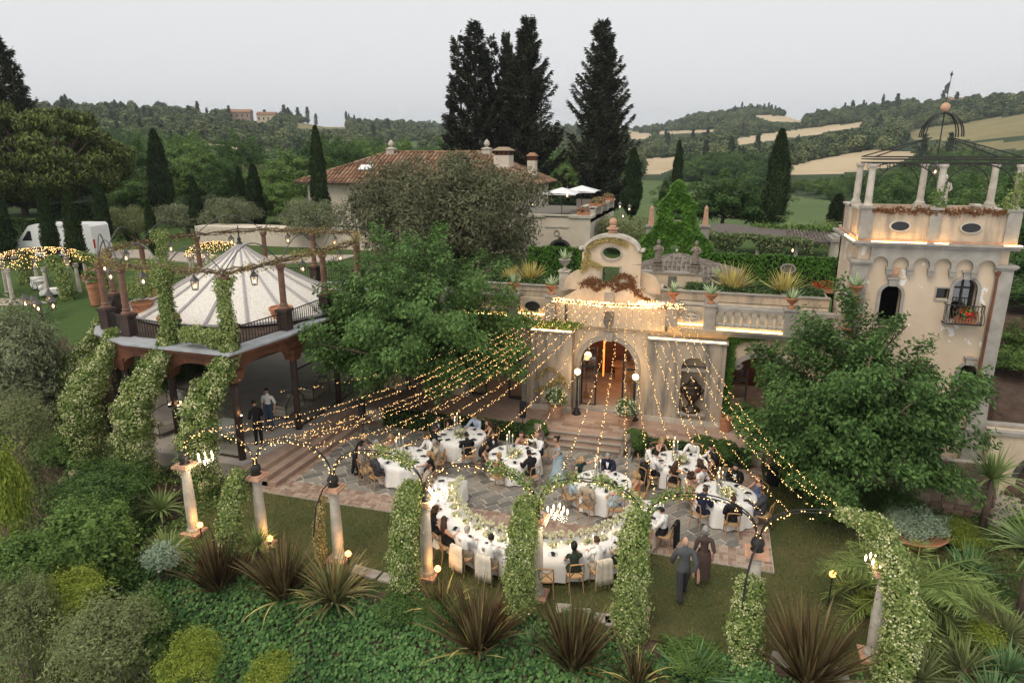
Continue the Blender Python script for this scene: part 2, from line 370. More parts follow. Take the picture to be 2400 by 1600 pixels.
leafmat('cream_petals', (0.33, 0.30, 0.22), (0.46, 0.43, 0.35), 0.3)
# lights
emat('fairy_bulb', (1.0, 0.56, 0.19), 7.0)
emat('fairy_bright', (1.0, 0.52, 0.16), 13.0)
emat('globe_warm', (1.0, 0.42, 0.09), 5.0)
emat('globe_soft', (1.0, 0.62, 0.28), 5.0)
emat('flame', (1.0, 0.62, 0.25), 9.0)
emat('candle_bulb', (1.0, 0.72, 0.42), 6.0)
emat('led', (1.0, 0.58, 0.18), 20.0)
# ================================================================ ground: one sheet from the garden to the horizon
CA, SA = math.cos(R(16.5)), math.sin(R(16.5)); TH = R(15.5)
def cam_xy(x, y): return x * CA + y * SA, -x * SA + y * CA          # site -> camera-facing axes
def site_xy(cx, cy): return cx * CA - cy * SA, cx * SA + cy * CA
def sst(a, b, t):
    t = min(1, max(0, (t - a) / (b - a))); return t * t * (3 - 2 * t)
# skyline of the hills by bearing (degrees right of the view axis): height angle of the ridge, distance of the ridge
SKY = [(-60, 2.9, 620), (-32, 2.95, 620), (-28, 2.85, 640), (-20, 2.75, 700), (-17, 2.6, 760), (-14.5, 2.2, 820), (-9, 2.2, 1000), (-4.3, 1.9, 1400), (2, 1.95, 1500),
       (9, 2.0, 1500), (12, 2.15, 1300), (15, 2.75, 1200), (18, 3.1, 1150), (20, 3.05, 1100), (22, 2.55, 1000), (25, 2.75, 900), (28, 3.2, 850), (33, 3.3, 800), (37, 3.8, 760), (60, 4.0, 700)]
def sky_at(phi):
    for (a, e, r), (a2, e2, r2) in zip(SKY, SKY[1:]):
        if phi <= a2:
            t = max(0, (phi - a) / (a2 - a)); return e + (e2 - e) * t, r + (r2 - r) * t
    return SKY[-1][1:]
def near_h(x, y):
    z = 4.25
    # left bank falls towards the front
    if x < -24.5:
        b = -2.2 + 6.1 * sst(9, 25, y) + 0.35 * sst(25, 32, y)
        z = b if y < 32 else 4.25
    inx = sst(-25.6, -24.6, x) * (1 - sst(40, 44, x)); iny = 1 - sst(33.4, 34.0, y)
    low = -0.06
    if x > 9.5: low = -0.06 - 1.2 * sst(10, 22, x)
    if y > 22 and x > 10.5: low += 2.2 * sst(24, 31, y)
    if y < 14.5: low = min(low, -0.06 - 0.60 * max(0, 14.35 - y))
    if y < 17.5 and x < -15.8: low = min(low, -0.06 - 0.9 * sst(-15.8, -20, x) - 0.35 * max(0, 17 - y))
    low = max(low, -7)
    k = inx * iny
    if y < 14.5 or x < -24.6:
        k = max(k, 0) if x > -24.6 else 0
    return z * (1 - k) + low * k
def ground_h(x, y):
    cx, cyy = cam_xy(x, y); d = math.hypot(cx, cyy); phi = math.degrees(math.atan2(cx, cyy))
    e, Rr = sky_at(phi)
    zn = near_h(x, y) if d < 75 else 4.25
    # valley floor beyond the garden
    zv = 3.5 - 5.5 * sst(0, 12, phi) + 1.5 * (1 - sst(-20, -5, phi))
    z = zn + (zv - 4.25) * sst(62, 125, d) if d < 130 else zv
    zR = 11.3 + Rr * math.tan(R(e)) - 5.0
    d0 = 230
    if d > d0:
        s = (d - d0) / (Rr - d0)
        if s < 1: z = zv + (zR - zv) * (s ** 1.25)
        else: z = zR - 90 * sst(1.0, 1.9, s)
        z += 7 * hnoise(x, y, 1 / 190.0, 3) * sst(d0, d0 + 150, d) * (1 - 0.75 * sst(0.8, 1.0, s)) + 2.5 * hnoise(x, y, 1 / 60.0, 5) * sst(d0, d0 + 150, d)
    return z
def pix(x, y, z):
    cx, cyy = cam_xy(x, y); dd = cyy * math.cos(TH) - (z - 11.3) * math.sin(TH); up = cyy * math.sin(TH) + (z - 11.3) * math.cos(TH)
    return 1176 + 1568 * cx / dd, 784 - 1568 * up / dd
FIELDS = [('wheat', [(1438, 300), (1505, 309), (1475, 321), (1440, 318)]), ('wheat', [(1495, 303), (1650, 297), (1650, 303), (1515, 309)]),
          ('wheat', [(1668, 322), (1780, 304), (1900, 290), (1992, 279), (1980, 292), (1850, 312), (1700, 333)]),
          ('wheat', [(1478, 364), (1582, 360), (1550, 386), (1512, 402), (1478, 402)]),
          ('wheat', [(1790, 402), (1800, 386), (1870, 368), (2010, 342), (2110, 352), (2040, 385), (1900, 402)]),
          ('dry_grass', [(2080, 300), (2200, 285), (2352, 262), (2400, 262), (2400, 310), (2250, 322), (2100, 322)]),
          ('wheat', [(1725, 264), (1840, 268), (1850, 281), (1770, 279)]), ('dry_grass', [(655, 281), (800, 288), (800, 296), (690, 296)]),
          ('vineyard_green', [(425, 326), (560, 343), (700, 350), (745, 364), (600, 374), (500, 352)]), ('wheat', [(430, 324), (570, 340), (640, 346), (560, 346)]),
          ('vineyard_green', [(850, 332), (960, 322), (975, 334), (900, 347)]), ('vineyard_green', [(1400, 415), (1600, 418), (1910, 462), (1990, 470), (1990, 560), (1400, 545)]),
          ('dry_grass', [(2230, 330), (2400, 318), (2400, 340), (2280, 345)])]
def inpoly(px, py, poly):
    c = False; j = len(poly) - 1
    for i in range(len(poly)):
        xi, yi = poly[i]; xj, yj = poly[j]
        if (yi > py) != (yj > py) and px < (xj - xi) * (py - yi) / (yj - yi) + xi: c = not c
        j = i
    return c
def field_of(x, y, z, up=0.0):
    px, py = pix(x, y, z + up)
    for m, poly in FIELDS:
        if inpoly(px, py, poly): return m
    return None
def build_ground():
    V = []; F = []; mi = []; names = ['garden_grass', 'forest_floor', 'wheat', 'dry_grass', 'vineyard_green', 'soil']
    near = [2.0]
    while near[-1] < 95: near.append(near[-1] * 1.03)
    far = [near[-2]]
    while far[-1] < 4200: far.append(far[-1] * (1.02 if far[-1] < 1100 else 1.06))
    for ds, step in ((near, .3), (far, .11)):
        az = np.radians(np.arange(-56, 56.01, step)); nA = len(az); o = len(V)
        for d in ds:
            for a in az:
                x, y = site_xy(d * math.sin(a), d * math.cos(a)); V.append((x, y, ground_h(x, y)))
        for i in range(len(ds) - 1):
            for k in range(nA - 1):
                q = (o + i * nA + k, o + i * nA + k + 1, o + (i + 1) * nA + k + 1, o + (i + 1) * nA + k); F.append(q); p = [sum(V[j][c] for j in q) / 4 for c in range(3)]
                if ds is near:
                    m = 0
                    if p[1] < 14.3 or p[0] < -15.9 and p[1] < 19 or p[0] > 9: m = 5
                    if p[0] < -24 and p[1] < 22: m = 5
                else: m = names.index(field_of(*p) or 'forest_floor') if ds[i] < 1600 else 1
                mi.append(m)
    me = bpy.data.meshes.new('ground'); me.from_pydata(V, [], F); me.update()
    for n in names: me.materials.append(M[n])
    me.polygons.foreach_set('material_index', mi); me.polygons.foreach_set('use_smooth', [True] * len(F))
    o = link('ground', me); tag(o, kind='structure')
build_ground()
# ---------------------------------------------------------------- lawn sheets
def grid_sheet(name, poly_in, x0, x1, y0, y1, st, z, m):
    mb = MB(True); nx = int((x1 - x0) / st); ny = int((y1 - y0) / st); idx = {}
    for i in range(nx):
        for j in range(ny):
            cx, cyy = x0 + (i + .5) * st, y0 + (j + .5) * st
            if not poly_in(cx, cyy): continue
            ids = []
            for a, b in ((i, j), (i + 1, j), (i + 1, j + 1), (i, j + 1)):
                if (a, b) not in idx:
                    X, Y = x0 + a * st, y0 + b * st; idx[(a, b)] = len(mb.v); mb.v.append((X, Y, z + 0.03 * hnoise(X, Y, 0.5, 9)))
                ids.append(idx[(a, b)])
            mb.f.append(tuple(ids))
    return struct(name, mb, m)
lawn = grid_sheet('lawn', lambda x, y: True, -15.9, 9.6, 14.35, 26.6, 0.35, -0.045, 'lawn')
for p in lawn.data.polygons: p.use_smooth = True
# grass blades over the part of the lawn the camera sees close by
def grass(name, label, n, seed, ok, x0, x1, y0, y1, z, L):
    g = np.random.default_rng(seed); P = np.column_stack([g.uniform(x0, x1, n), g.uniform(y0, y1, n), np.full(n, z)])
    P = P[[ok(a, b) for a, b in P[:, :2]]]; n = len(P)
    T = unit(np.column_stack([g.normal(0, .55, n), g.normal(0, .55, n), np.ones(n)])); S = unit(np.cross(T, g.normal(size=(n, 3))))
    Ln = L * g.uniform(.6, 1.4, (n, 1)); W = 0.011
    V = np.stack([P - S * W, P + S * W, P + T * Ln + S * W * .3, P + T * Ln - S * W * .3], 1).reshape(-1, 3)
    o = link(name, np_mesh(name, V, np.arange(4 * n).reshape(n, 4), 'grass_blade')); tag(o, label, 'grass', kind='stuff')
PAVE = (-14.7, 2.3, 18.05, 27)
def on_lawn(x, y): return not (PAVE[0] - .1 < x < PAVE[1] and y > PAVE[2] - .02)
grass('grass', 'short worn grass of the dinner lawn in front of the brick border', 60000, 3, on_lawn, -15.6, 9.4, 14.3, 24.5, -0.03, 0.055)
# ---------------------------------------------------------------- paved court
court = MB(True); court.box(-14.7, 2.3, 18.05, 25.2, -0.3, 0.0); court = struct('paved_court', court, 'mortar')
def clip(poly, x0, x1, y0, y1):
    for ax, v, sgn in ((0, x0, 1), (0, x1, -1), (1, y0, 1), (1, y1, -1)):
        out = []
        for i in range(len(poly)):
            a, b = poly[i - 1], poly[i]; da, db = (a[ax] - v) * sgn, (b[ax] - v) * sgn
            if (da >= 0) != (db >= 0): t = da / (da - db); out.append((a[0] + (b[0] - a[0]) * t, a[1] + (b[1] - a[1]) * t))
            if db >= 0: out.append(b)
        poly = out
        if len(poly) < 3: return []
    return poly
def area(p): return abs(sum(p[i - 1][0] * p[i][1] - p[i][0] * p[i - 1][1] for i in range(len(p)))) / 2
r2 = random.Random(21); ang = R(49); ux, uy = math.cos(ang), math.sin(ang); nst = 0
v = -22.0; stones = []
while v < 16:
    wd = r2.uniform(0.25, 0.38); u = -10 + r2.uniform(0, .6)
    while u < 32:
        ln = r2.uniform(0.38, 0.85); g = 0.024; j = lambda: r2.uniform(-.018, .018)
        q = [(u + g + j(), v + g + j()), (u + ln - g + j(), v + g + j()), (u + ln - g + j(), v + wd - g + j()), (u + g + j(), v + wd - g + j())]
        poly = [(-8 + a * ux - b * uy, 8 + a * uy + b * ux) for a, b in q]
        poly = clip(poly, -13.68, 1.38, 19.02, 24.38); u += ln
        if len(poly) < 3 or area(poly) < 0.03: continue
        cx = sum(p[0] for p in poly) / len(poly); cyy = sum(p[1] for p in poly) / len(poly); h = 0.012 + r2.uniform(0, .012)
        mb = MB(); n = len(poly); loc = [(a - cx, b - cyy) for a, b in poly]; tilt = (r2.uniform(-.006, .006), r2.uniform(-.006, .006))
        top = [(a * .985, b * .985, h + a * tilt[0] + b * tilt[1]) for a, b in loc]; bot = [(a, b, -0.02) for a, b in loc]
        mb.add(bot + top, [tuple(range(n, 2 * n))] + [(i, (i + 1) % n, (i + 1) % n + n, i + n) for i in range(n)])
        stones.append((math.hypot(cx, cyy) - 1.5 * area(poly), cx, cyy, mb))
    v += wd
stones.sort(key=lambda s: s[0]); far_st = MB(True)
for i, (_, cx, cyy, mb) in enumerate(stones):
    if i < 295: o = obj('paving_stone', mb, 'slate', court); o.location = (cx - court.location.x, cyy - court.location.y, -court.location.z)
    else: far_st.add([(a + cx, b + cyy, c) for a, b, c in mb.v], mb.f)
if far_st.v: tag(obj('paving_stones', far_st, 'slate', court), kind='stuff')
# brick border: pairs of bricks laid at right angles; the ones nearest the camera are pieces, the rest one part
def brick_mesh():
    mb = MB(); a, b = .118, .056; mb.box(-a, a, -b, b, -.02, .014, (-a + .006, a - .006, -b + .006, b - .006)); return mk_mesh('brick', mb.v, mb.f, 'brick')
BRK = brick_mesh(); spots = []
def lay(x0, x1, y0, y1):
    nx = int(round((x1 - x0) / .245)); ny = int(round((y1 - y0) / .245)); sx = (x1 - x0) / nx; sy = (y1 - y0) / ny
    for i in range(nx):
        for k in range(ny):
            cx, cyy = x0 + (i + .5) * sx, y0 + (k + .5) * sy
            for s in (-1, 1):
                if (i + k) % 2: spots.append((cx, cyy + s * .061, 0.0))
                else: spots.append((cx + s * .061, cyy, math.pi / 2))
lay(-14.65, 2.28, 18.07, 19.0); lay(1.4, 2.28, 19.02, 25.15); lay(-14.65, -13.7, 19.02, 25.15); lay(-13.7, 1.38, 24.4, 25.15)
spots.sort(key=lambda s: math.hypot(s[0], s[1]) + (0 if s[0] > -3 else 3))
rest = MB(True)
for i, (x, y, a) in enumerate(spots):
    dz = rnd.uniform(-.004, .006)
    if i < 290:
        o = link('brick', BRK, court); o.location = (x - court.location.x, y - court.location.y, dz - court.location.z); o.rotation_euler = (0, 0, a + rnd.uniform(-.03, .03))
    else:
        q = .118, .056
        if a: q = q[1], q[0]
        rest.box(x - q[0], x + q[0], y - q[1], y + q[1], -.02, .014 + dz)
tag(obj('brickwork', rest, 'brick', court), kind='stuff')
# ================================================================ garden house with the arched door
def wall_open(mb, x0, x1, z0, z1, y0, y1, ops, n=14):
    """wall slab with real openings: ops = (centre, half width, base, spring, rise)"""
    c = x0
    for cx, hw, zb, sp, rise in sorted(ops):
        if cx - hw > c: mb.box(c, cx - hw, y0, y1, z0, z1)
        if zb > z0: mb.box(cx - hw, cx + hw, y0, y1, z0, zb)
        if rise > 0:
            a = arc(cx, sp, hw, 180, 0, n, rise); mb.strip_xz(a, [(x, z1) for x, _ in a], y0, y1)
        else: mb.box(cx - hw, cx + hw, y0, y1, sp, z1)
        c = cx + hw
    if c < x1: mb.box(c, x1, y0, y1, z0, z1)
def ring_xz(mb, cx, cz, rx, rz, w, y0, y1, n=24):
    a = [(cx + rx * math.cos(2 * math.pi * i / n), cz + rz * math.sin(2 * math.pi * i / n)) for i in range(n + 1)]
    b = [(cx + (rx + w) * math.cos(2 * math.pi * i / n), cz + (rz + w) * math.sin(2 * math.pi * i / n)) for i in range(n + 1)]
    mb.strip_xz(a, b, y0, y1)
def plate_hole(mb, outer, cx, cz, rx, rz, y0, y1, n=40):
    """plate with outline `outer` (x,z) and an oval hole"""
    inn = []; out = []
    for i in range(n + 1):
        a = 2 * math.pi * i / n; dx, dz = math.cos(a), math.sin(a)
        inn.append((cx + rx * dx, cz + rz * dz)); best = 9e9
        for k in range(len(outer)):
            (ax, az_), (bx, bz) = outer[k - 1], outer[k]; ex, ez = bx - ax, bz - az_; den = dx * ez - dz * ex
            if abs(den) < 1e-9: continue
            t = ((ax - cx) * ez - (az_ - cz) * ex) / den; s = ((ax - cx) * dz - (az_ - cz) * dx) / den
            if t > 0 and -1e-6 <= s <= 1 + 1e-6: best = min(best, t)
        out.append((cx + best * dx, cz + best * dz))
    mb.strip_xz(inn, out, y0, y1)
FX = -3.98
house = thing('garden_house', 'cream stucco garden house with arched glass door, curved gable and balustraded roof terrace', 'building', (FX, 27.8, 0.5))
w = MB(True); wall_open(w, -14.6, 4.72, 0.48, 4.25, 27.75, 28.15, [(FX, 1.18, .48, 2.5, 1.18), (-9.0, 1.25, .48, 2.35, 1.0), (2.25, 1.25, .48, 2.45, 1.0), (-12.3, 1.1, .48, 2.35, .9)])
obj('wall', w, 'stucco', house)
for i, (cx, hw, sp, ri) in enumerate([(FX, 1.18, 2.5, 1.18), (-9.0, 1.25, 2.35, 1.0), (2.25, 1.25, 2.45, 1.0), (-12.3, 1.1, 2.35, .9)]):
    m = MB(True); a = [(cx - hw, .5)] + arc(cx, sp, hw, 180, 0, 18, ri) + [(cx + hw, .5)]
    b = [(cx - hw - .2, .5)] + arc(cx, sp, hw + .2, 180, 0, 18, ri + .2) + [(cx + hw + .2, .5)]
    m.strip_xz(a, b, 27.69, 27.9); s = obj('arch_surround', m, 'greystone', house)
    k = MB(True); k.prism_xz([(cx - .16, sp + ri - .04), (cx + .16, sp + ri - .04), (cx + .22, sp + ri + .36), (cx - .22, sp + ri + .36)], 27.62, 27.8); obj('keystone', k, 'greystone', s)
    # dark room glazing: frame with panes
    for sd_ in (-1, 1):
        d = MB(True); yy = 28.05; xa, xb = (cx - hw, cx - hw * .42) if sd_ < 0 else (cx + hw * .42, cx + hw)
        if i == 0 and sd_ > 0: xa = cx + hw * .52
        d.box(xa, xa + .07, yy, yy + .06, .5, sp + ri * .8); d.box(xb - .07, xb, yy, yy + .06, .5, sp + ri * .62); d.box(xa, xb, yy + .002, yy + .058, .5, .62); d.box(xa, xb, yy + .002, yy + .058, 2.3, 2.38)
        dr = obj('door', d, 'iron', house)
        g = MB(True); g.box(xa + .07, xb - .07, yy + .02, yy + .035, .62, sp + ri * .6); obj('pane', g, 'clear_glass', dr)
th = MB(True); th.box(FX - 1.4, FX + 1.4, 27.55, 28.15, .5, .58); obj('threshold', th, 'greystone', house)
# interior behind the glass
i_ = MB(True); i_.box(-14.4, 4.6, 28.2, 33, .40, .50); obj('room_floor', i_, 'brick_floor', house)
i_ = MB(True); i_.box(-14.4, 4.6, 33, 33.2, .5, 4.2); obj('room_wall', i_, 'rust_steel', house)
i_ = MB(True); i_.box(FX - .72, FX - .66, 31.2, 31.3, .9, 3.6); obj('room_light', i_, emat('orange_tube', (1.0, 0.25, 0.04), 1.6), house)
i_ = MB(True); i_.box(FX - .2, FX + .9, 31.8, 32.6, .5, 1.25); i_.box(FX - .3, FX + 1.0, 31.7, 32.7, 1.25, 1.32); obj('sideboard', i_, 'wood_chair', house)
for dx in (-4.6, 5.6):
    i_ = MB(True); i_.sphere((FX + dx, 30.8, 2.9), .12); obj('room_lamp', i_, 'globe_soft', house)
ld = bpy.data.lights.new('room_glow', 'POINT'); ld.energy = 70; ld.color = (1, .5, .2); ld.shadow_soft_size = .3; lo = bpy.data.objects.new('room_glow', ld); COL.objects.link(lo); lo.parent = house; lo.location = (.1, 2.6, 2.2)
# buttress blocks either side of the door, stained render, lit ledge on top
for nm, xa, xb, niche in (('l', -7.2, -5.42, None), ('r', -2.3, .78, -.42)):
    m = MB(True)
    if niche is None: m.box(xa, xb, 27.15, 27.745, .5, 3.98)
    else: wall_open(m, xa, xb, .5, 3.98, 27.15, 27.745, [(niche, .48, 1.0, 2.95, .42)])
    bt = obj('buttress', m, 'stained_render', house)
    c = MB(True); c.box(xa - .06, xb + .06, 27.08, 27.745, 3.98, 4.06); obj('ledge', c, 'greystone', bt)
    c = MB(True); c.box(xa + .04, xb - .04, 27.10, 27.13, 4.063, 4.09); obj('light_strip', c, 'led', bt)
    c = MB(True); c.box(xa - .05, xb + .05, 27.10, 27.15, .5, .72); obj('plinth', c, 'palestone', bt)
    if niche is not None:
        c = MB(True); c.box(niche - .56, niche + .56, 27.02, 27.149, .93, 1.0); obj('niche_sill', c, 'greystone', bt)
        c = MB(True); c.box(niche - .48, niche + .48, 27.12, 27.74, 2.78, 2.85); obj('niche_shelf', c, 'greystone', bt)
m = MB(True); m.lathe([(.05, 0), (.36, 0), (.36, .1), (.2, .16), (.12, .3), (.16, .42), (.3, .62), (.37, .85), (.3, 1.0), (.36, 1.1), (.30, 1.12)], (-.42, 27.42, 1.005), 16)
m.sphere((-.42, 27.42, 2.2), .2, 10, 6); m.tube([(-.8, 27.42, 1.75), (-.88, 27.4, 1.95), (-.72, 27.4, 2.05)], .03); m.tube([(-.04, 27.42, 1.75), (.04, 27.4, 1.95), (-.12, 27.4, 2.05)], .03)
tag(obj('bronze_urn', m, 'bronze', None, True), 'dark bronze urn standing in the arched niche of the facade', 'urn')
# cornice and roof terrace
for xa, xb in ((-14.6, -6.35), (-1.05, 4.7)):
    m = MB(True); m.box(xa, xb, 27.45, 28.2, 4.25, 4.36); m.box(xa, xb, 27.34, 28.2, 4.36, 4.46); m.box(xa, xb, 27.24, 28.2, 4.46, 4.54); obj('cornice', m, 'greystone', house)
m = MB(True); m.box(-14.6, 4.7, 28.15, 32.2, 4.30, 4.5); obj('roof_floor', m, 'palestone', house)
# balustrade: posts, panels with ovals, balusters
bal = MB(); prof = [(.055, 0), (.075, .02), (.075, .07), (.045, .10), (.075, .2), (.092, .28), (.07, .38), (.042, .47), (.05, .52), (.078, .55), (.078, .60)]
bal.lathe(prof, n=8); BAL = mk_mesh('baluster', bal.v, bal.f, 'palestone', True)
bs = MB(True); bs.box(-14.6, -6.3, 27.36, 27.66, 4.543, 4.68); balu = obj('balustrade', bs, 'greystone', house)
for q in ((-1.1, 4.72, 27.36, 27.66, 4.543, 4.68), (-14.6, -7.95, 27.33, 27.69, 5.28, 5.42), (.06, 4.72, 27.33, 27.69, 5.28, 5.42)): obj('rail', MB(True).box(*q), 'greystone', balu)
balu_off = balu.location.copy()
for xa, xb in ((-14.5, -8.25), (.3, 4.65)):
    n = int((xb - xa) / .3)
    for i in range(n + 1):
        o = link('baluster', BAL, balu); o.location = (xa + i * (xb - xa) / n - FX - balu_off.x, 27.51 - 27.8 - balu_off.y, 4.68 - .5 - balu_off.z)
for xc in (-8.05, -6.42, -1.42, .04, -11.2, 3.0):
    m = MB(True); m.box(xc - .22, xc + .22, 27.28, 27.72, 4.543, 5.46); m.box(xc - .27, xc + .27, 27.23, 27.77, 5.46, 5.54); obj('post', m, 'greystone', balu)
for xa, xb, ox, nm in ((-7.83, -6.64, -7.2, 'dark'), (-1.2, -.18, -.68, 'pale')):
    m = MB(True); m.box(xa, xb, 27.42, 27.6, 4.683, 5.36); p = obj('parapet_panel', m, 'weathered_stucco', balu)
    m = MB(True); ring_xz(m, ox, 5.0, .34, .22, .07, 27.36, 27.43); obj('oval_frame', m, 'greystone', p)
    m = MB(True); m.prism_xz([(ox + .34 * math.cos(2 * math.pi * i / 24), 5.0 + .22 * math.sin(2 * math.pi * i / 24)) for i in range(24)], 27.395, 27.418); o = obj('oval_relief_or_shade', m, 'palestone' if nm == 'pale' else 'glass_dark', p)  # left disc near-black, painting the shade of an open oval; right one pale relief
    if nm == 'pale':
        m = MB(True)
        ring_xz(m, ox, 5.0, .27, .155, .014, 27.385, 27.394)
        for s in (-1, 1): m.prism_xz([(ox + s * .03, 4.985), (ox + s * .17, 4.985), (ox + s * .2, 5.0), (ox + s * .17, 5.015), (ox + s * .03, 5.015)][::s], 27.385, 27.394)
        for k in range(12):
            a = k * math.pi / 6; m.sphere((ox + .22 * math.cos(a), 27.392, 5.0 + .115 * math.sin(a)), .014, 5, 4)
        obj('oval_letters', m, 'iron', p)
    m = MB(True); m.box(xa + .04, xb - .04, 27.30, 27.33, 4.684, 4.705); obj('light_strip', m, 'led', p)
for xa, xb in ((.34, 2.75), (-10.9, -8.3)):
    m = MB(True); m.box(xa, xb, 27.27, 27.29, 4.56, 4.585); obj('light_strip', m, 'led', balu)
for xa, xb in ((-14.4, -8.1), (-7.8, -6.6), (-1.2, -.2), (.3, 4.6)):
    m = MB(True); m.tube([(xa, 27.5, 5.43), (xa, 27.5, 5.62), (xb, 27.5, 5.62), (xb, 27.5, 5.43)], .014, 5); obj('handrail', m, 'iron', balu)
# centre bay rising into the gable
m = MB(True); m.prism_xz([(-6.2, 4.25), (-1.1, 4.25), (-1.1, 5.1), (-1.5, 5.35), (-2.0, 5.42), (-2.6, 5.75), (-2.72, 6.0), (-5.24, 6.0), (-5.36, 5.75), (-5.9, 5.42), (-6.2, 5.3)], 27.55, 27.95)
gab = obj('gable', m, 'stucco', house)
m = MB(True); wall_open(m, -5.18, -2.78, 6.0, 6.92, 27.62, 27.92, [(FX, .36, 6.1, 6.8, 0)])
o_ = [(-5.18, 6.92), (-2.78, 6.92), (-2.78, 7.48)] + arc(FX, 7.42, 1.06, 0, 180, 16, .56) + [(-5.18, 7.48)]
plate_hole(m, o_, FX, 7.34, .38, .25, 27.62, 27.92); obj('gable_wall', m, 'stucco', gab)
m = MB(True); ring_xz(m, FX, 7.34, .38, .25, .07, 27.58, 27.63); obj('oval_frame', m, 'greystone', gab)
a = [(-5.3, 7.46), (-5.08, 7.46)] + arc(FX, 7.44, 1.06, 180, 0, 16, .56) + [(-2.88, 7.46), (-2.66, 7.46)]
b = [(-5.3, 7.56), (-5.16, 7.56)] + arc(FX, 7.46, 1.16, 180, 0, 16, .68) + [(-2.80, 7.56), (-2.66, 7.56)]
m = MB(True); m.strip_xz(a, b, 27.5, 28.02); obj('gable_coping', m, 'palestone', gab)
m = MB(True); m.box(FX - .16, FX + .16, 27.6, 27.92, 8.12, 8.3); m.box(FX - .22, FX + .22, 27.54, 27.98, 8.3, 8.36); m.box(FX - .12, FX + .12, 27.64, 27.88, 8.36, 8.46); m.sphere((FX, 27.76, 8.6), .16, 12, 8); obj('gable_finial', m, 'pale_terracotta', gab, True)
m = MB(True)
for k in range(-4, 5):
    for s in (-1, 1):
        x0_, z0_, x1_, z1_ = FX + k * .14, 6.12, FX + k * .14 + s * .72, 6.84
        t0, t1 = 0, 1
        for lim, sg in ((FX - .35, 1), (FX + .35, -1)):
            for it in (0, 1): pass
        pts = [(x0_ + (x1_ - x0_) * t / 24, z0_ + (z1_ - z0_) * t / 24) for t in range(25)]
        pts = [p for p in pts if FX - .35 <= p[0] <= FX + .35]
        if len(pts) > 1: m.tube([(pts[0][0], 27.76 + .012 * s, pts[0][1]), (pts[-1][0], 27.76 + .012 * s, pts[-1][1])], .011, 4)
obj('lattice', m, 'iron', gab)
m = MB(True); m.box(FX - .42, FX + .42, 27.57, 27.63, 6.0, 6.06); m.box(FX - .42, FX - .36, 27.57, 27.63, 6.06, 6.84); m.box(FX + .36, FX + .42, 27.57, 27.63, 6.06, 6.84); obj('window_frame', m, 'greystone', gab)
m = MB(True); m.box(FX - .2, FX + .2, 27.48, 27.548, 5.2, 5.72); obj('plaque', m, 'greystone', gab)
m = MB(True); m.prism_xz([(FX - .2, 4.95), (FX - .2, 4.5), (FX - .12, 4.3), (FX, 4.22), (FX + .12, 4.3), (FX + .2, 4.5), (FX + .2, 4.95)], 27.47, 27.548)
m.sphere((FX, 27.5, 4.65), .13, 8, 6, 1, .6, 1.3); obj('coat_of_arms', m, 'lowrelief', gab)
for s, xs in ((-1, -5.78), (1, -1.62)):
    m = MB(True); m.tube([(xs, 27.5, 4.3), (xs, 27.5, 5.3)], .05, 8); obj('downpipe', m, 'iron_grey', gab)
# scroll walls either side of the gable
for s in (-1, 1):
    m = MB(True); x0_ = FX + s * 1.2; pts = [(x0_, 5.75)] + [(x0_ + s * (.75 - .75 * math.cos(R(90 - 90 * i / 8)) + .0), 5.8 + .75 * (1 - math.sin(R(90 * i / 8)))) for i in range(9)]
    q = [(x0_, 5.70), (x0_, 6.55)] + [(x0_ + s * .8 * math.sin(R(90 * i / 8)), 6.55 - .7 * (1 - math.cos(R(90 * i / 8)))) for i in range(1, 9)] + [(x0_ + s * .8, 5.70)]
    m.prism_xz(q if s > 0 else q[::-1], 28.0, 28.22); obj('scroll_wall', m, 'stucco', gab)
# planter walls on the roof terrace
for xa, xb, za in ((-10.7, -5.35, 5.56), (-2.2, 4.55, 5.66)):
    m = MB(True); m.box(xa, xb, 29.0, 29.2, 4.5, za); m.box(xa, xa + .2, 29.2, 30.6, 4.5, za); m.box(xb - .2, xb, 29.2, 30.6, 4.5, za); pl = obj('planter_wall', m, 'weathered_stucco', house)
    m = MB(True); m.box(xa + .2, xb - .2, 29.2, 30.6, 4.5, za - .1); obj('planter_soil', m, 'soil', pl)
    m = MB(True); m.box(xa - .04, xb + .04, 28.95, 29.25, za, za + .05); obj('coping', m, 'greystone', pl)
m = MB(True); m.box(-3.0, -.5, 30.75, 31.0, 4.5, 6.1); m.prism_xz([(-.5, 4.9), (.25, 4.9), (.2, 5.3), (-.1, 5.45), (-.35, 5.75), (-.5, 6.1)], 30.75, 31.0); bw = obj('parapet_wall', m, 'stucco', house)
m = MB(True); m.box(-3.06, -.44, 30.69, 31.06, 6.1, 6.18); obj('coping', m, 'greystone', bw)
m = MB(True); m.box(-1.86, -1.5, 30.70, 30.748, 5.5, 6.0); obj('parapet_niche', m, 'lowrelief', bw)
m = MB(True); m.box(-2.6, 4.5, 28.75, 29.0, 5.16, 5.24); m.box(-2.6, 4.5, 28.78, 29.0, 4.5, 5.16); obj('bench_ledge', m, 'palestone', house)
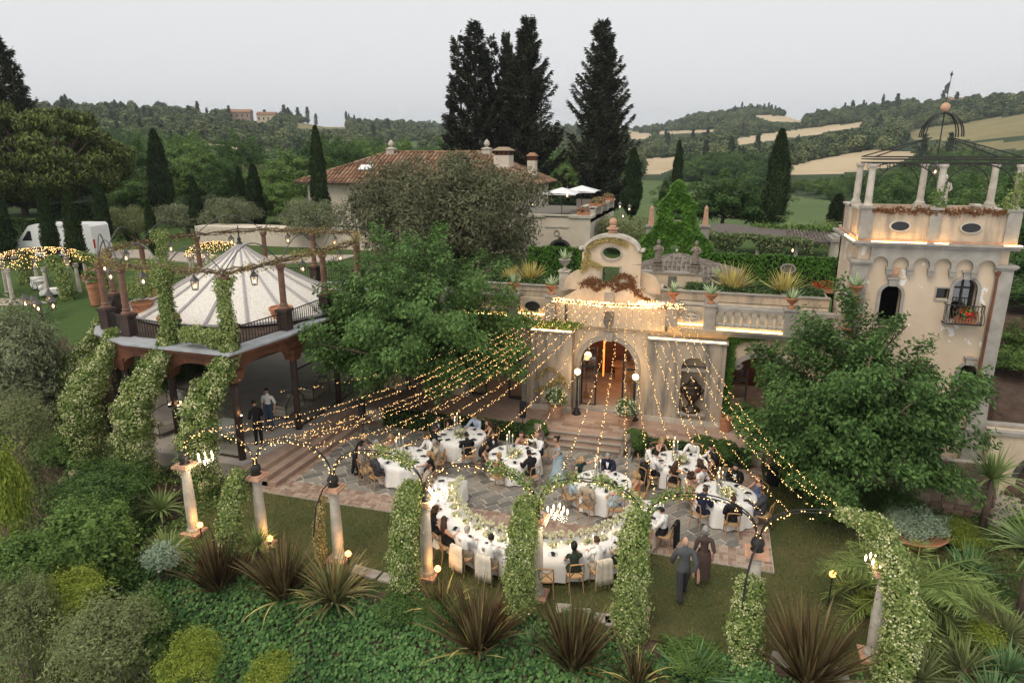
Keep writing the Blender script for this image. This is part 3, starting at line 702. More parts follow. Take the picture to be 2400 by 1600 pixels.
# bar that carries the light curtain
m = MB(True); m.tube([(-6.25 + 5.3 * i / 20, 27.0, 5.42 - .10 * math.sin(math.pi * i / 20) + .06 * i / 20) for i in range(21)], .03, 6)
bar = thing('light_bar', 'long dark bar across the facade wrapped in dense fairy lights', 'light bar', (FX, 27.0, 5.3)); obj('bar', m, 'iron', bar)
gr = random.Random(5)
for s in (-6.1, -1.15): obj('bracket', MB(True).tube([(s, 27.0, 5.4), (s, 27.55, 5.45)], .02, 5), 'iron', bar)
m = MB(True)
for i in range(420):
    t = gr.random(); x = -6.25 + 5.3 * t; a = gr.random() * 6.28; rr = .05 + .06 * gr.random()
    z = 5.42 - .10 * math.sin(math.pi * t) + .06 * t + rr * math.sin(a); m.sphere((x, 27.0 + rr * math.cos(a), z), .011 + .007 * gr.random(), 4, 2)
for i in range(90): m.sphere((-2.3 + gr.gauss(0, .35), 26.97 + gr.gauss(0, .05), 5.5 + gr.gauss(0, .06)), .018, 4, 2)
tag(obj('bulbs', m, 'fairy_bright', bar), kind='stuff')
# ---------------------------------------------------------------- raised terrace and steps
ter = MB(True); ter.box(-14.7, 9.3, 25.15, 28.2, -.3, .5); ter = struct('terrace', ter, 'brick_floor')
for i in range(3):
    m = MB(True); m.box(-5.85, -2.85, 24.40 + i * .27, 24.40 + (i + 1) * .27 + (.0 if i < 2 else -.06), 0.003, .163 * (i + 1)); st = obj('step', m, 'brick_floor', ter)
    m = MB(True); m.box(-5.88, -2.82, 24.36 + i * .27, 24.46 + i * .27, .163 * (i + 1) - .035, .163 * (i + 1) + .004); obj('step_nosing', m, 'greystone', ter)
for xa, xb in ((-14.7, -5.9), (-2.8, 2.3)):
    m = MB(True); m.box(xa, xb, 24.98, 25.146, 0, .42); m.box(xa, xb, 24.94, 25.146, .42, .49); obj('kerb', m, 'palestone', ter)
# terrace paving bricks, the row nearest the steps
for i in range(-6, 11):
    for k in range(4):
        xx = FX + i * .42 + (k % 2) * .2; yy = 25.28 + k * .28
        m = MB(True); m.box(xx + .008, xx + .412, yy + .008, yy + .272, .49, .506); obj('tile', m, 'brick', ter)
# ================================================================ tower
TX = 7.05
tower = thing('tower', 'square cream tower with peeling plaster, arched windows and iron crown on top', 'tower', (TX, 26.0, 0))
m = MB(True); ops1 = [(5.99, .32, 5.35, 6.55, .32), (8.2, .36, 5.74, 6.85, .36)]
wall_open(m, 5.14, 9.0, 4.9, 8.0, 26.0, 26.35, ops1 + [(7.55, .19, 6.48, 6.84, 0)])
wall_open(m, 5.14, 9.0, -1.0, 4.9, 26.0, 26.35, [(8.72, .26, 2.6, 4.0, .26)])
m.box(4.8, 5.139, 26.02, 30, -1, 8.3); m.box(9.001, 9.3, 26.02, 30, -1, 8.3); m.box(4.8, 9.3, 29.7, 30, -1, 8.3); m.box(5.14, 9.0, 26.0, 26.35, 8.0, 8.3)
obj('wall', m, 'tower_stucco', tower)
m = MB(True); m.box(5.14, 9.0, 27.6, 27.7, -1, 8.2); obj('dark_room', m, 'glass_dark', tower)
m = MB(True); m.box(5.15, 8.99, 26.36, 29.6, 5.3, 5.35); obj('inner_floor', m, 'brick_floor', tower)
for (cx, hw, zb, sp, ri), nm in zip(ops1 + [(8.72, .26, 2.6, 4.0, .26)], ('a', 'b', 'c')):
    m = MB(True); aa = [(cx - hw, zb)] + arc(cx, sp, hw, 180, 0, 14, ri) + [(cx + hw, zb)]; bb = [(cx - hw - .1, zb)] + arc(cx, sp, hw + .1, 180, 0, 14, ri + .1) + [(cx + hw + .1, zb)]
    m.strip_xz(aa, bb, 25.95, 26.1); wv = obj('window', m, 'greystone', tower)
    m = MB(True); m.prism_xz([(cx - .12, sp + ri - .02), (cx + .12, sp + ri - .02), (cx + .15, sp + ri + .22), (cx - .15, sp + ri + .22)], 25.9, 26.0); m.box(cx - .2, cx + .2, 25.87, 26.0, sp + ri + .22, sp + ri + .28); obj('keystone', m, 'greystone', wv)
    if nm == 'b':
        m = MB(True); m.box(cx - .03, cx + .03, 26.3, 26.34, zb, sp + ri); m.box(cx - hw, cx - hw + .05, 26.3, 26.34, zb, sp + .1); m.box(cx + hw - .05, cx + hw, 26.3, 26.34, zb, sp + .1); m.box(cx - hw, cx + hw, 26.302, 26.338, sp - .02, sp + .03); obj('frame', m, 'iron', wv)
        m = MB(True); m.box(cx - hw, cx + hw, 26.342, 26.35, zb, sp + ri); obj('pane', m, 'clear_glass', wv)
m = MB(True); m.box(7.32, 7.78, 25.96, 26.05, 6.42, 6.46); m.box(7.32, 7.36, 25.97, 26.05, 6.46, 6.86); m.box(7.74, 7.78, 25.97, 26.05, 6.46, 6.86); m.box(7.32, 7.78, 25.97, 26.05, 6.86, 6.9); wv = obj('window', m, 'greystone', tower)
m = MB(True); m.box(7.36, 7.74, 26.2, 26.22, 6.46, 6.86); obj('pane', m, 'glass_dark', wv)
for z, xx in ((7.36, 5.99), (4.42, 8.78)):
    m = MB(True); m.box(xx - .15, xx + .15, 25.93, 26.0, z - .14, z + .14); m.box(xx - .1, xx + .1, 25.91, 25.93, z - .09, z + .09); obj('plaque', m, 'pale_terracotta', tower)
for xa, xb in ((4.64, 5.16), (8.98, 9.46)):
    m = MB(True); m.box(xa, xb, 25.86, 26.4, 3.35, 7.58); m.box(xa - .02, xb + .02, 25.83, 26.42, 3.26, 3.35); m.box(xa - .05, xb + .05, 25.80, 26.45, 7.58, 7.64); m.box(xa - .09, xb + .09, 25.76, 26.48, 7.64, 7.72)
    m.box(xa - .14, xb + .16, 25.7, 26.4, -1.0, 3.26, (xa - .01, xb + .01, 25.84, 26.41)); obj('corner_pilaster', m, 'greystone', tower)
m = MB(True)
n6 = 6; wdt = (8.98 - 5.16) / n6
for i in range(n6):
    cx = 5.16 + wdt * (i + .5); a_ = arc(cx, 7.62, wdt / 2 - .07, 180, 0, 12); m.strip_xz(a_, [(x, 8.2) for x, _ in a_], 25.84, 26.0)
    m.box(cx - wdt / 2, cx - wdt / 2 + .07, 25.84, 26.0, 7.5, 8.2); m.box(cx + wdt / 2 - .07, cx + wdt / 2, 25.84, 26.0, 7.5, 8.2)
ab = obj('arcade_band', m, 'greystone', tower)
for i in range(1, n6):
    cx = 5.16 + wdt * i; m = MB(True); m.box(cx - .11, cx + .11, 25.80, 26.0, 7.44, 7.52); m.box(cx - .08, cx + .08, 25.84, 26.0, 7.26, 7.44, (cx - .1, cx + .1, 25.82, 26.0)); obj('corbel', m, 'greystone', ab)
m = MB(True); m.box(4.6, 9.5, 25.78, 30.1, 8.2, 8.3); m.box(4.5, 9.6, 25.68, 30.2, 8.3, 8.37); obj('cornice', m, 'greystone', tower)
m = MB(True); m.box(4.7, 9.4, 25.9, 30.0, 8.37, 8.45); obj('roof_floor', m, 'pale_terracotta', tower)
par = MB(True)
par.box(5.1, 6.78, 25.95, 26.15, 8.45, 9.36); par.box(7.12, 9.0, 25.95, 26.15, 8.45, 9.36); par.box(4.78, 4.98, 26.3, 29.9, 8.45, 9.36); par.box(9.12, 9.32, 26.3, 29.9, 8.45, 9.36); par.box(4.78, 9.32, 29.72, 29.92, 8.45, 9.36)
pr = obj('parapet', par, 'weathered_stucco', tower)
m = MB(True); m.box(5.1, 9.0, 25.9, 26.2, 9.36, 9.43); m.box(4.72, 5.04, 26.3, 29.9, 9.36, 9.43); m.box(9.06, 9.38, 26.3, 29.9, 9.36, 9.43); obj('coping', m, 'palestone', pr)
for xa, xb in ((4.7, 5.1), (6.78, 7.12), (9.0, 9.4)):
    m = MB(True); m.box(xa, xb, 25.88, 26.3, 8.45, 9.46); m.box(xa - .04, xb + .04, 25.84, 26.34, 9.46, 9.53); obj('pier', m, 'greystone', pr)
for ox in (5.94, 8.03):
    m = MB(True); ring_xz(m, ox, 8.9, .28, .15, .05, 25.90, 25.96); fr_ = obj('oval_frame', m, 'palestone', pr)
    m = MB(True); m.prism_xz([(ox + .28 * math.cos(2 * math.pi * i / 20), 8.9 + .15 * math.sin(2 * math.pi * i / 20)) for i in range(20)], 25.93, 25.948); obj('oval_shade_disc', m, 'glass_dark', fr_)  # near-black disc paints the shade of the open oval; no glass there
for q in ((5.1, 6.76, 25.72, 25.75, 8.372, 8.388), (4.55, 4.59, 25.8, 27.6, 8.372, 8.395), (7.0, 7.4, 25.72, 25.75, 8.372, 8.388), (9.0, 9.5, 25.72, 25.75, 8.372, 8.39)): obj('light_strip', MB(True).box(*q), 'led', pr)
m = MB(True); m.tube([(9.02, 25.88, 7.4), (9.02, 25.86, 7.0), (9.02, 25.86, 3.4)], .045, 8); m.lathe([(.05, 0), (.09, .1), (.09, .16)], (9.02, 25.88, 7.36), 8); obj('downpipe', m, 'rust_steel', tower)
# bulging iron balcony
bc = []
m = MB(True)
for k in range(13):
    x = 7.66 + 1.1 * k / 12
    m.tube([(x, 25.62, 6.36), (x, 25.66, 6.2), (x, 25.48, 5.95), (x, 25.50, 5.78), (x, 25.66, 5.72)], .012, 4)
for x in (7.66, 8.76):
    for yy in (25.72, 25.85): m.tube([(x, yy, 6.36), (x, yy, 5.72)], .012, 4)
m.tube([(7.66, 26.0, 6.36), (7.66, 25.62, 6.36), (8.76, 25.62, 6.36), (8.76, 26.0, 6.36)], .018, 5); m.tube([(7.66, 26.0, 5.72), (7.66, 25.64, 5.72), (8.76, 25.64, 5.72), (8.76, 26.0, 5.72)], .018, 5)
bcn = obj('balcony', m, 'iron', tower)
m = MB(True); m.box(7.66, 8.76, 25.66, 26.0, 5.68, 5.72); obj('balcony_floor', m, 'greystone', bcn)
# columns and iron crown on the tower roof
cols = []
colprof = [(.17, 0), (.17, .06), (.14, .09), (.12, .16), (.105, 1.25), (.12, 1.3), (.15, 1.34), (.15, 1.42)]
for x, y in ((4.9, 26.1), (7.0, 26.1), (9.2, 26.1), (4.9, 28.3), (7.0, 28.3), (9.2, 28.3)):
    m = MB(True); m.lathe(colprof, (x, y, 9.5), 12)
    if y > 27: m.box(x - .18, x + .18, y - .18, y + .18, 8.45, 9.5)
    obj('column', m, 'palestone', tower, False)
crown = MB(True); zt = 10.94
for (xa, ya), (xb, yb) in (((4.9, 26.1), (9.2, 26.1)), ((4.9, 28.3), (9.2, 28.3)), ((4.9, 26.1), (4.9, 28.3)), ((9.2, 26.1), (9.2, 28.3))):
    for dz in (0, .12, .2): crown.tube([(xa, ya, zt + dz), (xb, yb, zt + dz)], .02, 5)
def curl(cx, cy, cz, r, n=14): crown.tube([(cx + r * math.cos(2 * math.pi * i / n), cy, cz + r * math.sin(2 * math.pi * i / n)) for i in range(n + 1)], .014, 4)
for y in (26.1, 28.3):
    for xa, xb in ((5.05, 6.85), (7.15, 9.05)):
        mid = (xa + xb) / 2; crown.tube([(mid + (xb - xa) / 2 * math.cos(R(180 - 180 * i / 14)), y, zt - .75 + .72 * math.sin(R(180 * i / 14))) for i in range(15)], .02, 5)
        for s in (-1, 1): curl(mid + s * .72, y, zt - .14, .12); curl(mid + s * .48, y, zt - .08, .07)
cx0, cy0 = 7.05, 27.2
for x, y in ((4.9, 26.1), (9.2, 26.1), (4.9, 28.3), (9.2, 28.3)):
    crown.tube([(x + (cx0 - x) * .86 * math.sin(R(90 * i / 10)), y + (cy0 - y) * .86 * math.sin(R(90 * i / 10)), zt + .2 + .62 * math.sin(R(90 * i / 10)) ) for i in range(11)], .022, 5)
for k in range(8):
    a = (k // 2) * math.pi / 2 + .6 + (k % 2) * .12; crown.tube([(cx0 + .78 * math.cos(a) * math.cos(R(90 * i / 8)), cy0 + .78 * math.sin(a) * math.cos(R(90 * i / 8)), 11.78 + .78 * math.sin(R(90 * i / 8))) for i in range(9)], .022, 5)
crown.tube([(cx0, cy0, 11.2), (cx0, cy0, 12.6)], .02, 5)
cr = obj('iron_crown', crown, 'iron', tower)
m = MB(True); m.sphere((cx0, cy0, 12.74), .15, 12, 8); obj('ball', m, 'pale_terracotta', cr, True)
m = MB(True); m.tube([(cx0, cy0, 12.88), (cx0 + .03, cy0, 13.7)], .012, 5); m.lathe([(.001, 0), (.05, .08), (.001, .2)], (cx0 + .03, cy0, 13.68), 4)
m.add([(cx0 + .01, cy0 - .01, 13.15), (cx0 - .1, cy0 - .01, 13.2), (cx0 - .12, cy0 - .01, 13.4), (cx0 + .01, cy0 - .01, 13.55), (cx0 + .01, cy0 + .01, 13.15), (cx0 - .1, cy0 + .01, 13.2), (cx0 - .12, cy0 + .01, 13.4), (cx0 + .01, cy0 + .01, 13.55)], [(0, 1, 2, 3), (7, 6, 5, 4), (0, 4, 5, 1), (1, 5, 6, 2), (2, 6, 7, 3)]); obj('weather_vane', m, 'iron_grey', cr)
# lantern hanging in the crown: built with the other lanterns below
# ================================================================ footbridge right of the tower
br = thing('footbridge', 'cream footbridge with an arch beside the tower foot', 'bridge', (11.5, 25.9, -.6))
m = MB(True); wall_open(m, 9.62, 15, -1.2, 2.0, 25.5, 26.4, [(11.6, 1.0, -1.2, .5, .9)]); obj('wall', m, 'stucco', br)
m = MB(True); m.box(9.5, 15, 25.4, 25.7, 2.0, 2.12); m.box(9.5, 15, 26.2, 26.5, 2.0, 2.12); obj('coping', m, 'greystone', br)
m = MB(True); m.box(9.5, 15, 25.7, 26.2, 1.9, 1.96); obj('deck', m, 'pebble_path', br)
m = MB(True); aa = arc(11.6, .5, 1.0, 180, 0, 14, .9); bb = arc(11.6, .5, 1.16, 180, 0, 14, 1.06); m.strip_xz(aa, bb, 25.44, 25.6); obj('arch_surround', m, 'iron_grey', br)
m = MB(True); m.prism([(8.9, 22.8), (10.2, 22.3), (12.5, 25.5), (12.6, 31), (10.2, 31), (9.6, 26)], -.9, -.02); struct('path', m, 'pebble_path')
# stone retaining wall under the right tree, stones as pieces
rw = thing('retaining_wall', 'rough brown stone retaining wall below the tower', 'wall', (7.2, 23.2, 0))
m = MB(True); m.box(4.9, 9.2, 23.15, 23.6, -.4, 1.72); obj('core', m, 'mortar', rw)
rr_ = random.Random(4); z = -.05
while z < 1.6:
    hh = rr_.uniform(.16, .3); x = 4.9
    while x < 9.15:
        ww = rr_.uniform(.22, .6); m = MB(True); d = rr_.uniform(.02, .07)
        xe = min(x + ww, 9.2); m.box(x + .015, xe - .015, 23.15 - d, 23.16, z + .012, z + hh - .012, None)
        j = lambda: rr_.uniform(-.02, .02)
        m.v = [(a + j(), b, c + j()) for a, b, c in m.v]; obj('stone', m, 'rubble', rw); x += ww
    z += hh
# ================================================================ foliage library
def tube_leaves(rng, path, rad, n, L, asp=.5, fill=.35, up=.35):
    """leaves covering a fat curved tube (vine-clad arches and columns)"""
    path = np.asarray(path, float); seg = np.linalg.norm(np.diff(path, axis=0), axis=1); cum = np.concatenate([[0], np.cumsum(seg)])
    rad = np.broadcast_to(np.asarray(rad, float), (len(path),))
    s = rng.uniform(0, cum[-1], n); C = np.column_stack([np.interp(s, cum, path[:, k]) for k in range(3)]); r = np.interp(s, cum, rad)
    e = .06; T = unit(np.column_stack([np.interp(np.minimum(s + e, cum[-1]), cum, path[:, k]) - np.interp(np.maximum(s - e, 0), cum, path[:, k]) for k in range(3)]))
    D = rng.normal(size=(n, 3)); D = unit(D - T * np.sum(D * T, 1, keepdims=True))
    lump = np.array([1 + .42 * mnoise.noise(Vector((p[0] * 1.8 + d[0] * .9, p[1] * 1.8 + d[1] * .9, p[2] * 1.8 + d[2] * .9))) + .2 * mnoise.noise(Vector((p[0] * 5 + d[0] * 2, p[1] * 5 + d[1] * 2, p[2] * 5))) for p, d in zip(C, D)])
    q = rng.uniform(1 - fill, 1.0, n) * np.where(rng.random(n) < .06, rng.uniform(1.0, 1.45, n), 1.0)
    P = C + D * (r * lump * q)[:, None]; N = unit(D + np.array([0, 0, up]) + .5 * rng.normal(size=(n, 3)))
    return P, N
def vine(parent, name, rng, path, rad, n, L, mat='leaf_jasmine', flowers=0, fmat='jasmine_flower', fs=.045, asp=.5):
    P, N = tube_leaves(rng, path, rad, n, L); V, F = leaf_arrays(P, N, L, asp, rng)
    o = link(name, np_mesh(name, V, F, mat), parent)
    if flowers:
        P, N = tube_leaves(rng, path, np.asarray(rad) * 1.03, int(flowers * 1.8), fs, fill=.1); k = np.array([mnoise.noise(Vector(q * 2.4)) + .25 * mnoise.noise(Vector(q * 7)) for q in P]) > -.02; P, N = P[k], N[k]; V, F = leaf_arrays(P, N, fs, .95, rng, fold=.05)
        link('blossoms', np_mesh('blossoms', V, F, fmat), parent)
    return o
def sheet_leaves(rng, n, fn, L, asp=.8, droop=.5):
    """leaves over a surface given by fn(rng, n) -> points, normals"""
    P, N = fn(rng, n); N = unit(N + .45 * rng.normal(size=N.shape)); T = np.tile([0, 0, -1.0], (len(P), 1))
    return leaf_arrays(P, N, L, asp, rng, along=T)
def box_fn(x0, x1, y0, y1, z0, z1, lump=.08, faces='xyXYZ'):
    def f(rng, n):
        dims = {'x': (y1 - y0) * (z1 - z0), 'X': (y1 - y0) * (z1 - z0), 'y': (x1 - x0) * (z1 - z0), 'Y': (x1 - x0) * (z1 - z0), 'Z': (x1 - x0) * (y1 - y0)}
        ks = list(faces); w = np.array([dims[k] for k in ks]); w = w / w.sum(); c = rng.choice(len(ks), n, p=w)
        P = np.column_stack([rng.uniform(x0, x1, n), rng.uniform(y0, y1, n), rng.uniform(z0, z1, n)]); N = np.zeros((n, 3))
        for i, k in enumerate(ks):
            q = c == i; a = {'x': 0, 'X': 0, 'y': 1, 'Y': 1, 'Z': 2}[k]; hi = k in 'XYZ'
            P[q, a] = {'x': x0, 'X': x1, 'y': y0, 'Y': y1, 'Z': z1}[k]; N[q, a] = 1 if hi else -1
        d = np.array([mnoise.noise(Vector(p * 1.6)) for p in P]); P = P + N * (lump * d + rng.uniform(-lump, lump * .4, n))[:, None]
        return P, N
    return f
def ellipsoid_pts(rng, n, rx, ry, rz, z0=0, lump=.15, fill=.25, low=-.35):
    D = unit(rng.normal(size=(int(n * 1.8), 3))); D = D[D[:, 2] > low][:n]; n = len(D)
    l = np.array([1 + lump * 1.6 * mnoise.noise(Vector(d * 2.3) + Vector((rx * 7.1, rz * 3.3, n * .01))) + lump * .8 * mnoise.noise(Vector(d * 5.5)) for d in D])
    q = rng.uniform(1 - fill, 1, n)
    P = D * np.array([rx, ry, rz]) * (l * q)[:, None] + np.array([0, 0, z0]); N = unit(D + np.array([0, 0, .45]) + .5 * rng.normal(size=(n, 3)))
    return P, N
def bush_mesh(name, seed, rx, ry, rz, n, L, mat, asp=.5, lump=.2, z0=None, fill=.3):
    g = np.random.default_rng(seed); P, N = ellipsoid_pts(g, n, rx, ry, rz, rz * .6 if z0 is None else z0, lump, fill)
    V, F = leaf_arrays(P, N, L, asp, g); return np_mesh(name, V, F, mat)
def limb(mb, p0, p1, r0, r1, bend=.12, n=5, rg=rnd, sides=6):
    p0, p1 = Vector(p0), Vector(p1); L = (p1 - p0).length; off = Vector((rg.uniform(-1, 1), rg.uniform(-1, 1), rg.uniform(-.3, .6))) * bend * L
    pts = [p0.lerp(p1, t / n) + off * math.sin(math.pi * t / n) for t in range(n + 1)]
    mb.tube(pts, [r0 + (r1 - r0) * t / n for t in range(n + 1)], sides); return pts
def broadleaf(name, seed, H, Rx, base, nb, per, L, mat, rb=(.55, .95), squash=.75, trunk_r=.2, asp=.55, lean=0.0, gap=.25):
    """tapered trunk, limbs into each leaf cluster, clusters unevenly spread through the crown"""
    g = np.random.default_rng(seed); rg = random.Random(seed); cs = []; rs = []
    cz = base + (H - base) * .5; hz = (H - base) / 2
    tries = 0
    while len(cs) < nb and tries < 4000:
        tries += 1
        d = g.normal(size=3); d /= np.linalg.norm(d); q = g.uniform(.35, 1) ** .6
        r = g.uniform(*rb); p = np.array([d[0] * (Rx - r * .7) * q, d[1] * (Rx - r * .7) * q, cz + d[2] * (hz - r * .6) * q])
        if p[2] < base + r * .3: continue
        if all(np.linalg.norm((p - c) / np.array([1, 1, .8])) > (r + r_) * (.62 - gap * .5) for c, r_ in zip(cs, rs)): cs.append(p); rs.append(r)
    parts = []
    for c, r in zip(cs, rs):
        k = int(per * (r / np.mean(rs)) ** 2); P, N = blob_points(g, [c], [r], [k], .45, squash)
        P = P + np.column_stack([g.normal(0, .06, k), g.normal(0, .06, k), g.normal(0, .06, k)]) * r
        parts.append(leaf_arrays(P, N, L, asp, g, droop=.25))
    V, F = cat_arrays(parts); crown_me = np_mesh(name + '_crown', V, F, mat)
    mb = MB(); top = Vector((lean, 0, cz)); tp = limb(mb, (0, 0, -.3), top, trunk_r, trunk_r * .45, .05, 7, rg, 8)
    for c, r in zip(cs, rs):
        st = tp[min(len(tp) - 1, max(2, int((c[2] - base * .6) / max(.1, cz) * len(tp) * .7)))]
        limb(mb, st, Vector(c), trunk_r * .28, .015, .12, 4, rg, 5)
    return crown_me, mk_mesh(name + '_trunk', mb.v, mb.f, 'bark', True)
def limbtree(name, seed, H, Rx, base, nl, ns, per, L, mat, trunk_r=.22, sr=(.42, .78), asp=.55, gapk=.8):
    """open crown: limbs fan out from the trunk, each carries flat leafy sprays in layers; ragged rim, gaps between"""
    g = np.random.default_rng(seed); rg = random.Random(seed); mb = MB(); fork = base + (H - base) * .16; tp = limb(mb, (0, 0, -.3), (rg.uniform(-.2, .2), rg.uniform(-.2, .2), fork), trunk_r, trunk_r * .7, .06, 5, rg, 8); parts = []; cz = base + (H - base) * .42
    tops = []
    for i in range(nl):
        a = i * 2.39996 + rg.uniform(-.3, .3); el = math.asin(-.42 + 1.39 * ((i + .5) / nl) ** .9) if i < nl else 0; k = rg.uniform(.74, 1.08); ce, se = math.cos(el), math.sin(el)
        end = Vector((Rx * ce * math.cos(a) * k, Rx * ce * math.sin(a) * k, cz + ((H - cz) if se > 0 else (cz - base)) * se * k)); pts = limb(mb, tp[-1] + Vector((0, 0, rg.uniform(-.5, .2) * fork * .4)), end, trunk_r * .38, .02, .12, 6, rg, 5)
        for j in range(ns):
            t = .42 + .6 * (j + rg.random()) / ns; t = min(t, 1.0); q = pts[min(5, int(t * 6))].lerp(pts[min(6, int(t * 6) + 1)], (t * 6) % 1); off = Vector((rg.gauss(0, 1), rg.gauss(0, 1), rg.gauss(.1, .6))) * (.13 * Rx * (1.1 - .4 * t)); c = q + off; r = rg.uniform(*sr) * (1.1 - .25 * t)
            limb(mb, q, c, .02, .008, .1, 2, rg, 4); n = int(per * (r / sr[1]) ** 2); out = np.array(c) - np.array([0, 0, cz]); out = out / (np.linalg.norm(out) + 1e-6)
            e = unit(np.cross(out, [0, 0, 1.0])[None] + 1e-4)[0]; f = out * np.array([1, 1, .35]); f = f / np.linalg.norm(f); ph = g.uniform(0, 6.283, n); rr = np.sqrt(g.uniform(0, 1, n)) * r; h = g.normal(0, .30, n) * r - .35 * (rr / r) ** 2 * r * .6
            P = np.array(c) + e * (rr * np.cos(ph))[:, None] * .85 + f * (rr * np.sin(ph))[:, None] * 1.15 + np.column_stack([np.zeros(n), np.zeros(n), h]); N = unit(np.array([0, 0, .8]) + out * .6 + .65 * g.normal(size=(n, 3))); T = f + .6 * g.normal(size=(n, 3))
            parts.append(leaf_arrays(P, N, L, asp, g, droop=.35, along=T))
    V, F = cat_arrays(parts); return np_mesh(name + '_crown', V, F, mat), mk_mesh(name + '_trunk', mb.v, mb.f, 'bark', True)
def cypress_meshes(name, seed, H, Rr, n, L=.32, mat='leaf_cypress'):
    g = np.random.default_rng(seed); z = g.uniform(0, 1, n) ** .85
    prof = lambda t: Rr * np.clip(np.minimum(1, .35 + 3.2 * t) * (1 - t ** 2.4) ** .75, .02, 1)
    a = g.uniform(0, 2 * np.pi, n); lump = np.array([1 + .35 * mnoise.noise(Vector((math.cos(x) * 1.5, math.sin(x) * 1.5, t * H * .8 + seed))) for x, t in zip(a, z)])
    r = prof(z) * lump * g.uniform(.72, 1.05, n); D = np.column_stack([np.cos(a), np.sin(a), np.zeros(n)])
    P = D * r[:, None] + np.column_stack([np.zeros(n), np.zeros(n), .25 + z * (H - .25)]); N = unit(D + .4 * g.normal(size=(n, 3)))
    T = np.column_stack([D[:, 0] * .25, D[:, 1] * .25, np.ones(n)]); V, F = leaf_arrays(P, N, L, .32, g, along=T)
    mb = MB(); mb.tube([(0, 0, -.3), (0, 0, H * .85)], [Rr * .22, .03], 6)
    return np_mesh(name + '_crown', V, F, mat), mk_mesh(name + '_trunk', mb.v, mb.f, 'bark', True)
def conifer_meshes(name, seed, H, Rr, nbr, base=.08, mat='leaf_conifer', dens=1.0, tops=1):
    """tall fir-like conifer: whorled boughs that droop and turn up at the tips, ragged outline, sky gaps"""
    g = np.random.default_rng(seed); rg = random.Random(seed); mb = MB(); mb.tube([(0, 0, -.5), (0.1, 0, H * .5), (0, 0, H * .98)], [H * .018, H * .011, .03], 8); parts = []
    lead = [(0, 0, 1.0, 1.0)]
    for k in range(tops - 1): lead.append((rg.uniform(-.55, .55) * Rr, rg.uniform(-.3, .3) * Rr, rg.uniform(.84, .97), rg.uniform(.45, .7)))
    for lx, ly, hh, rr in lead:
        if (lx, ly) != (0, 0): mb.tube([(0, 0, H * .25), (lx * .8, ly * .8, H * .45), (lx, ly, H * hh)], [H * .01, H * .007, .03], 6)
        nb_ = int(nbr * (1 if (lx, ly) == (0, 0) else .45))
        for i in range(nb_):
            t = (i + rg.random()) / nb_; t = base + (1 - base) * t; z = H * hh * t
            ln = Rr * rr * (1 - t ** 1.35) ** .85 * rg.uniform(.55, 1.12) + .35; a = rg.random() * 2 * math.pi; dx, dy = math.cos(a), math.sin(a)
            rise = rg.uniform(-.12, .22) + .35 * t; m = max(3, int(ln * 2.2)); bp = []
            for k in range(m + 1):
                s = k / m; bp.append((lx + dx * ln * s, ly + dy * ln * s, z + ln * (rise * s - .55 * s * (1 - s) + .22 * s ** 3)))
            mb.tube(bp, [.05 + .02 * ln * (1 - k / m) for k in range(m + 1)], 4, False)
            k = int((40 + 55 * ln) * dens); s = g.uniform(.15, 1.02, k) ** .8
            B = np.array(bp); C = np.column_stack([np.interp(s, np.linspace(0, 1, m + 1), B[:, q]) for q in range(3)])
            side = np.array([-dy, dx, 0]); wd = (.16 + .20 * ln * (1 - s)) * g.uniform(-1, 1, k)
            P = C + side * wd[:, None] + np.column_stack([np.zeros(k), np.zeros(k), g.normal(0, .12, k) - .12 * np.abs(wd)])
            T = np.column_stack([dx + side[0] * np.sign(wd) * .7, dy + side[1] * np.sign(wd) * .7, np.full(k, .12)]); N = unit(np.column_stack([g.normal(0, .5, k), g.normal(0, .5, k), np.ones(k)]))
            parts.append(leaf_arrays(P, N, .42, .34, g, along=T))
    V, F = cat_arrays(parts); return np_mesh(name + '_crown', V, F, mat), mk_mesh(name + '_trunk', mb.v, mb.f, 'bark', True)
def blade_arrays(g, n, L, W, spread, curve, seg=4, r0=.08, stiff=.3):
    """sword leaves from one crown: phormium, yucca, agave"""
    Vs = []; Fs = []; o = 0
    for i in range(n):
        a = g.uniform(0, 2 * np.pi); tilt = spread * g.uniform(0, 1) ** .8; ln = L * g.uniform(.65, 1.1); w = W * g.uniform(.7, 1.15); tw = g.uniform(-.6, .6)
        d = np.array([np.cos(a), np.sin(a), 0]); sd = np.array([-np.sin(a + tw), np.cos(a + tw), 0]); c = curve * g.uniform(.2, 1.5) * (.3 + tilt)
        p = d * r0 * g.uniform(0, 1.6); ang_ = tilt; step = ln / seg
        for k in range(seg + 1):
            ww = w * (1 - (k / seg) ** 2.2) * (.75 + .5 * min(1, k * .8)) + .002
            fold = np.array([0, 0, 0]); Vs += [p - sd * ww / 2, p + sd * ww / 2]
            if k < seg: Fs.append((o + 2 * k, o + 2 * k + 1, o + 2 * k + 3, o + 2 * k + 2))
            p = p + (d * np.sin(ang_) + np.array([0, 0, np.cos(ang_)])) * step; ang_ += c / seg * (.4 + 1.2 * k / seg)
        o += 2 * (seg + 1)
    return np.array(Vs), np.array(Fs)
def place(name, label, cat, meshes, loc, rz=0, scale=1.0, group=None, names=('crown', 'trunk')):
    t = thing(name, label, cat, loc, rz, group)
    t.scale = (scale,) * 3 if not isinstance(scale, tuple) else scale
    for nme, me in zip(names, meshes): link(nme, me, t)
    return t
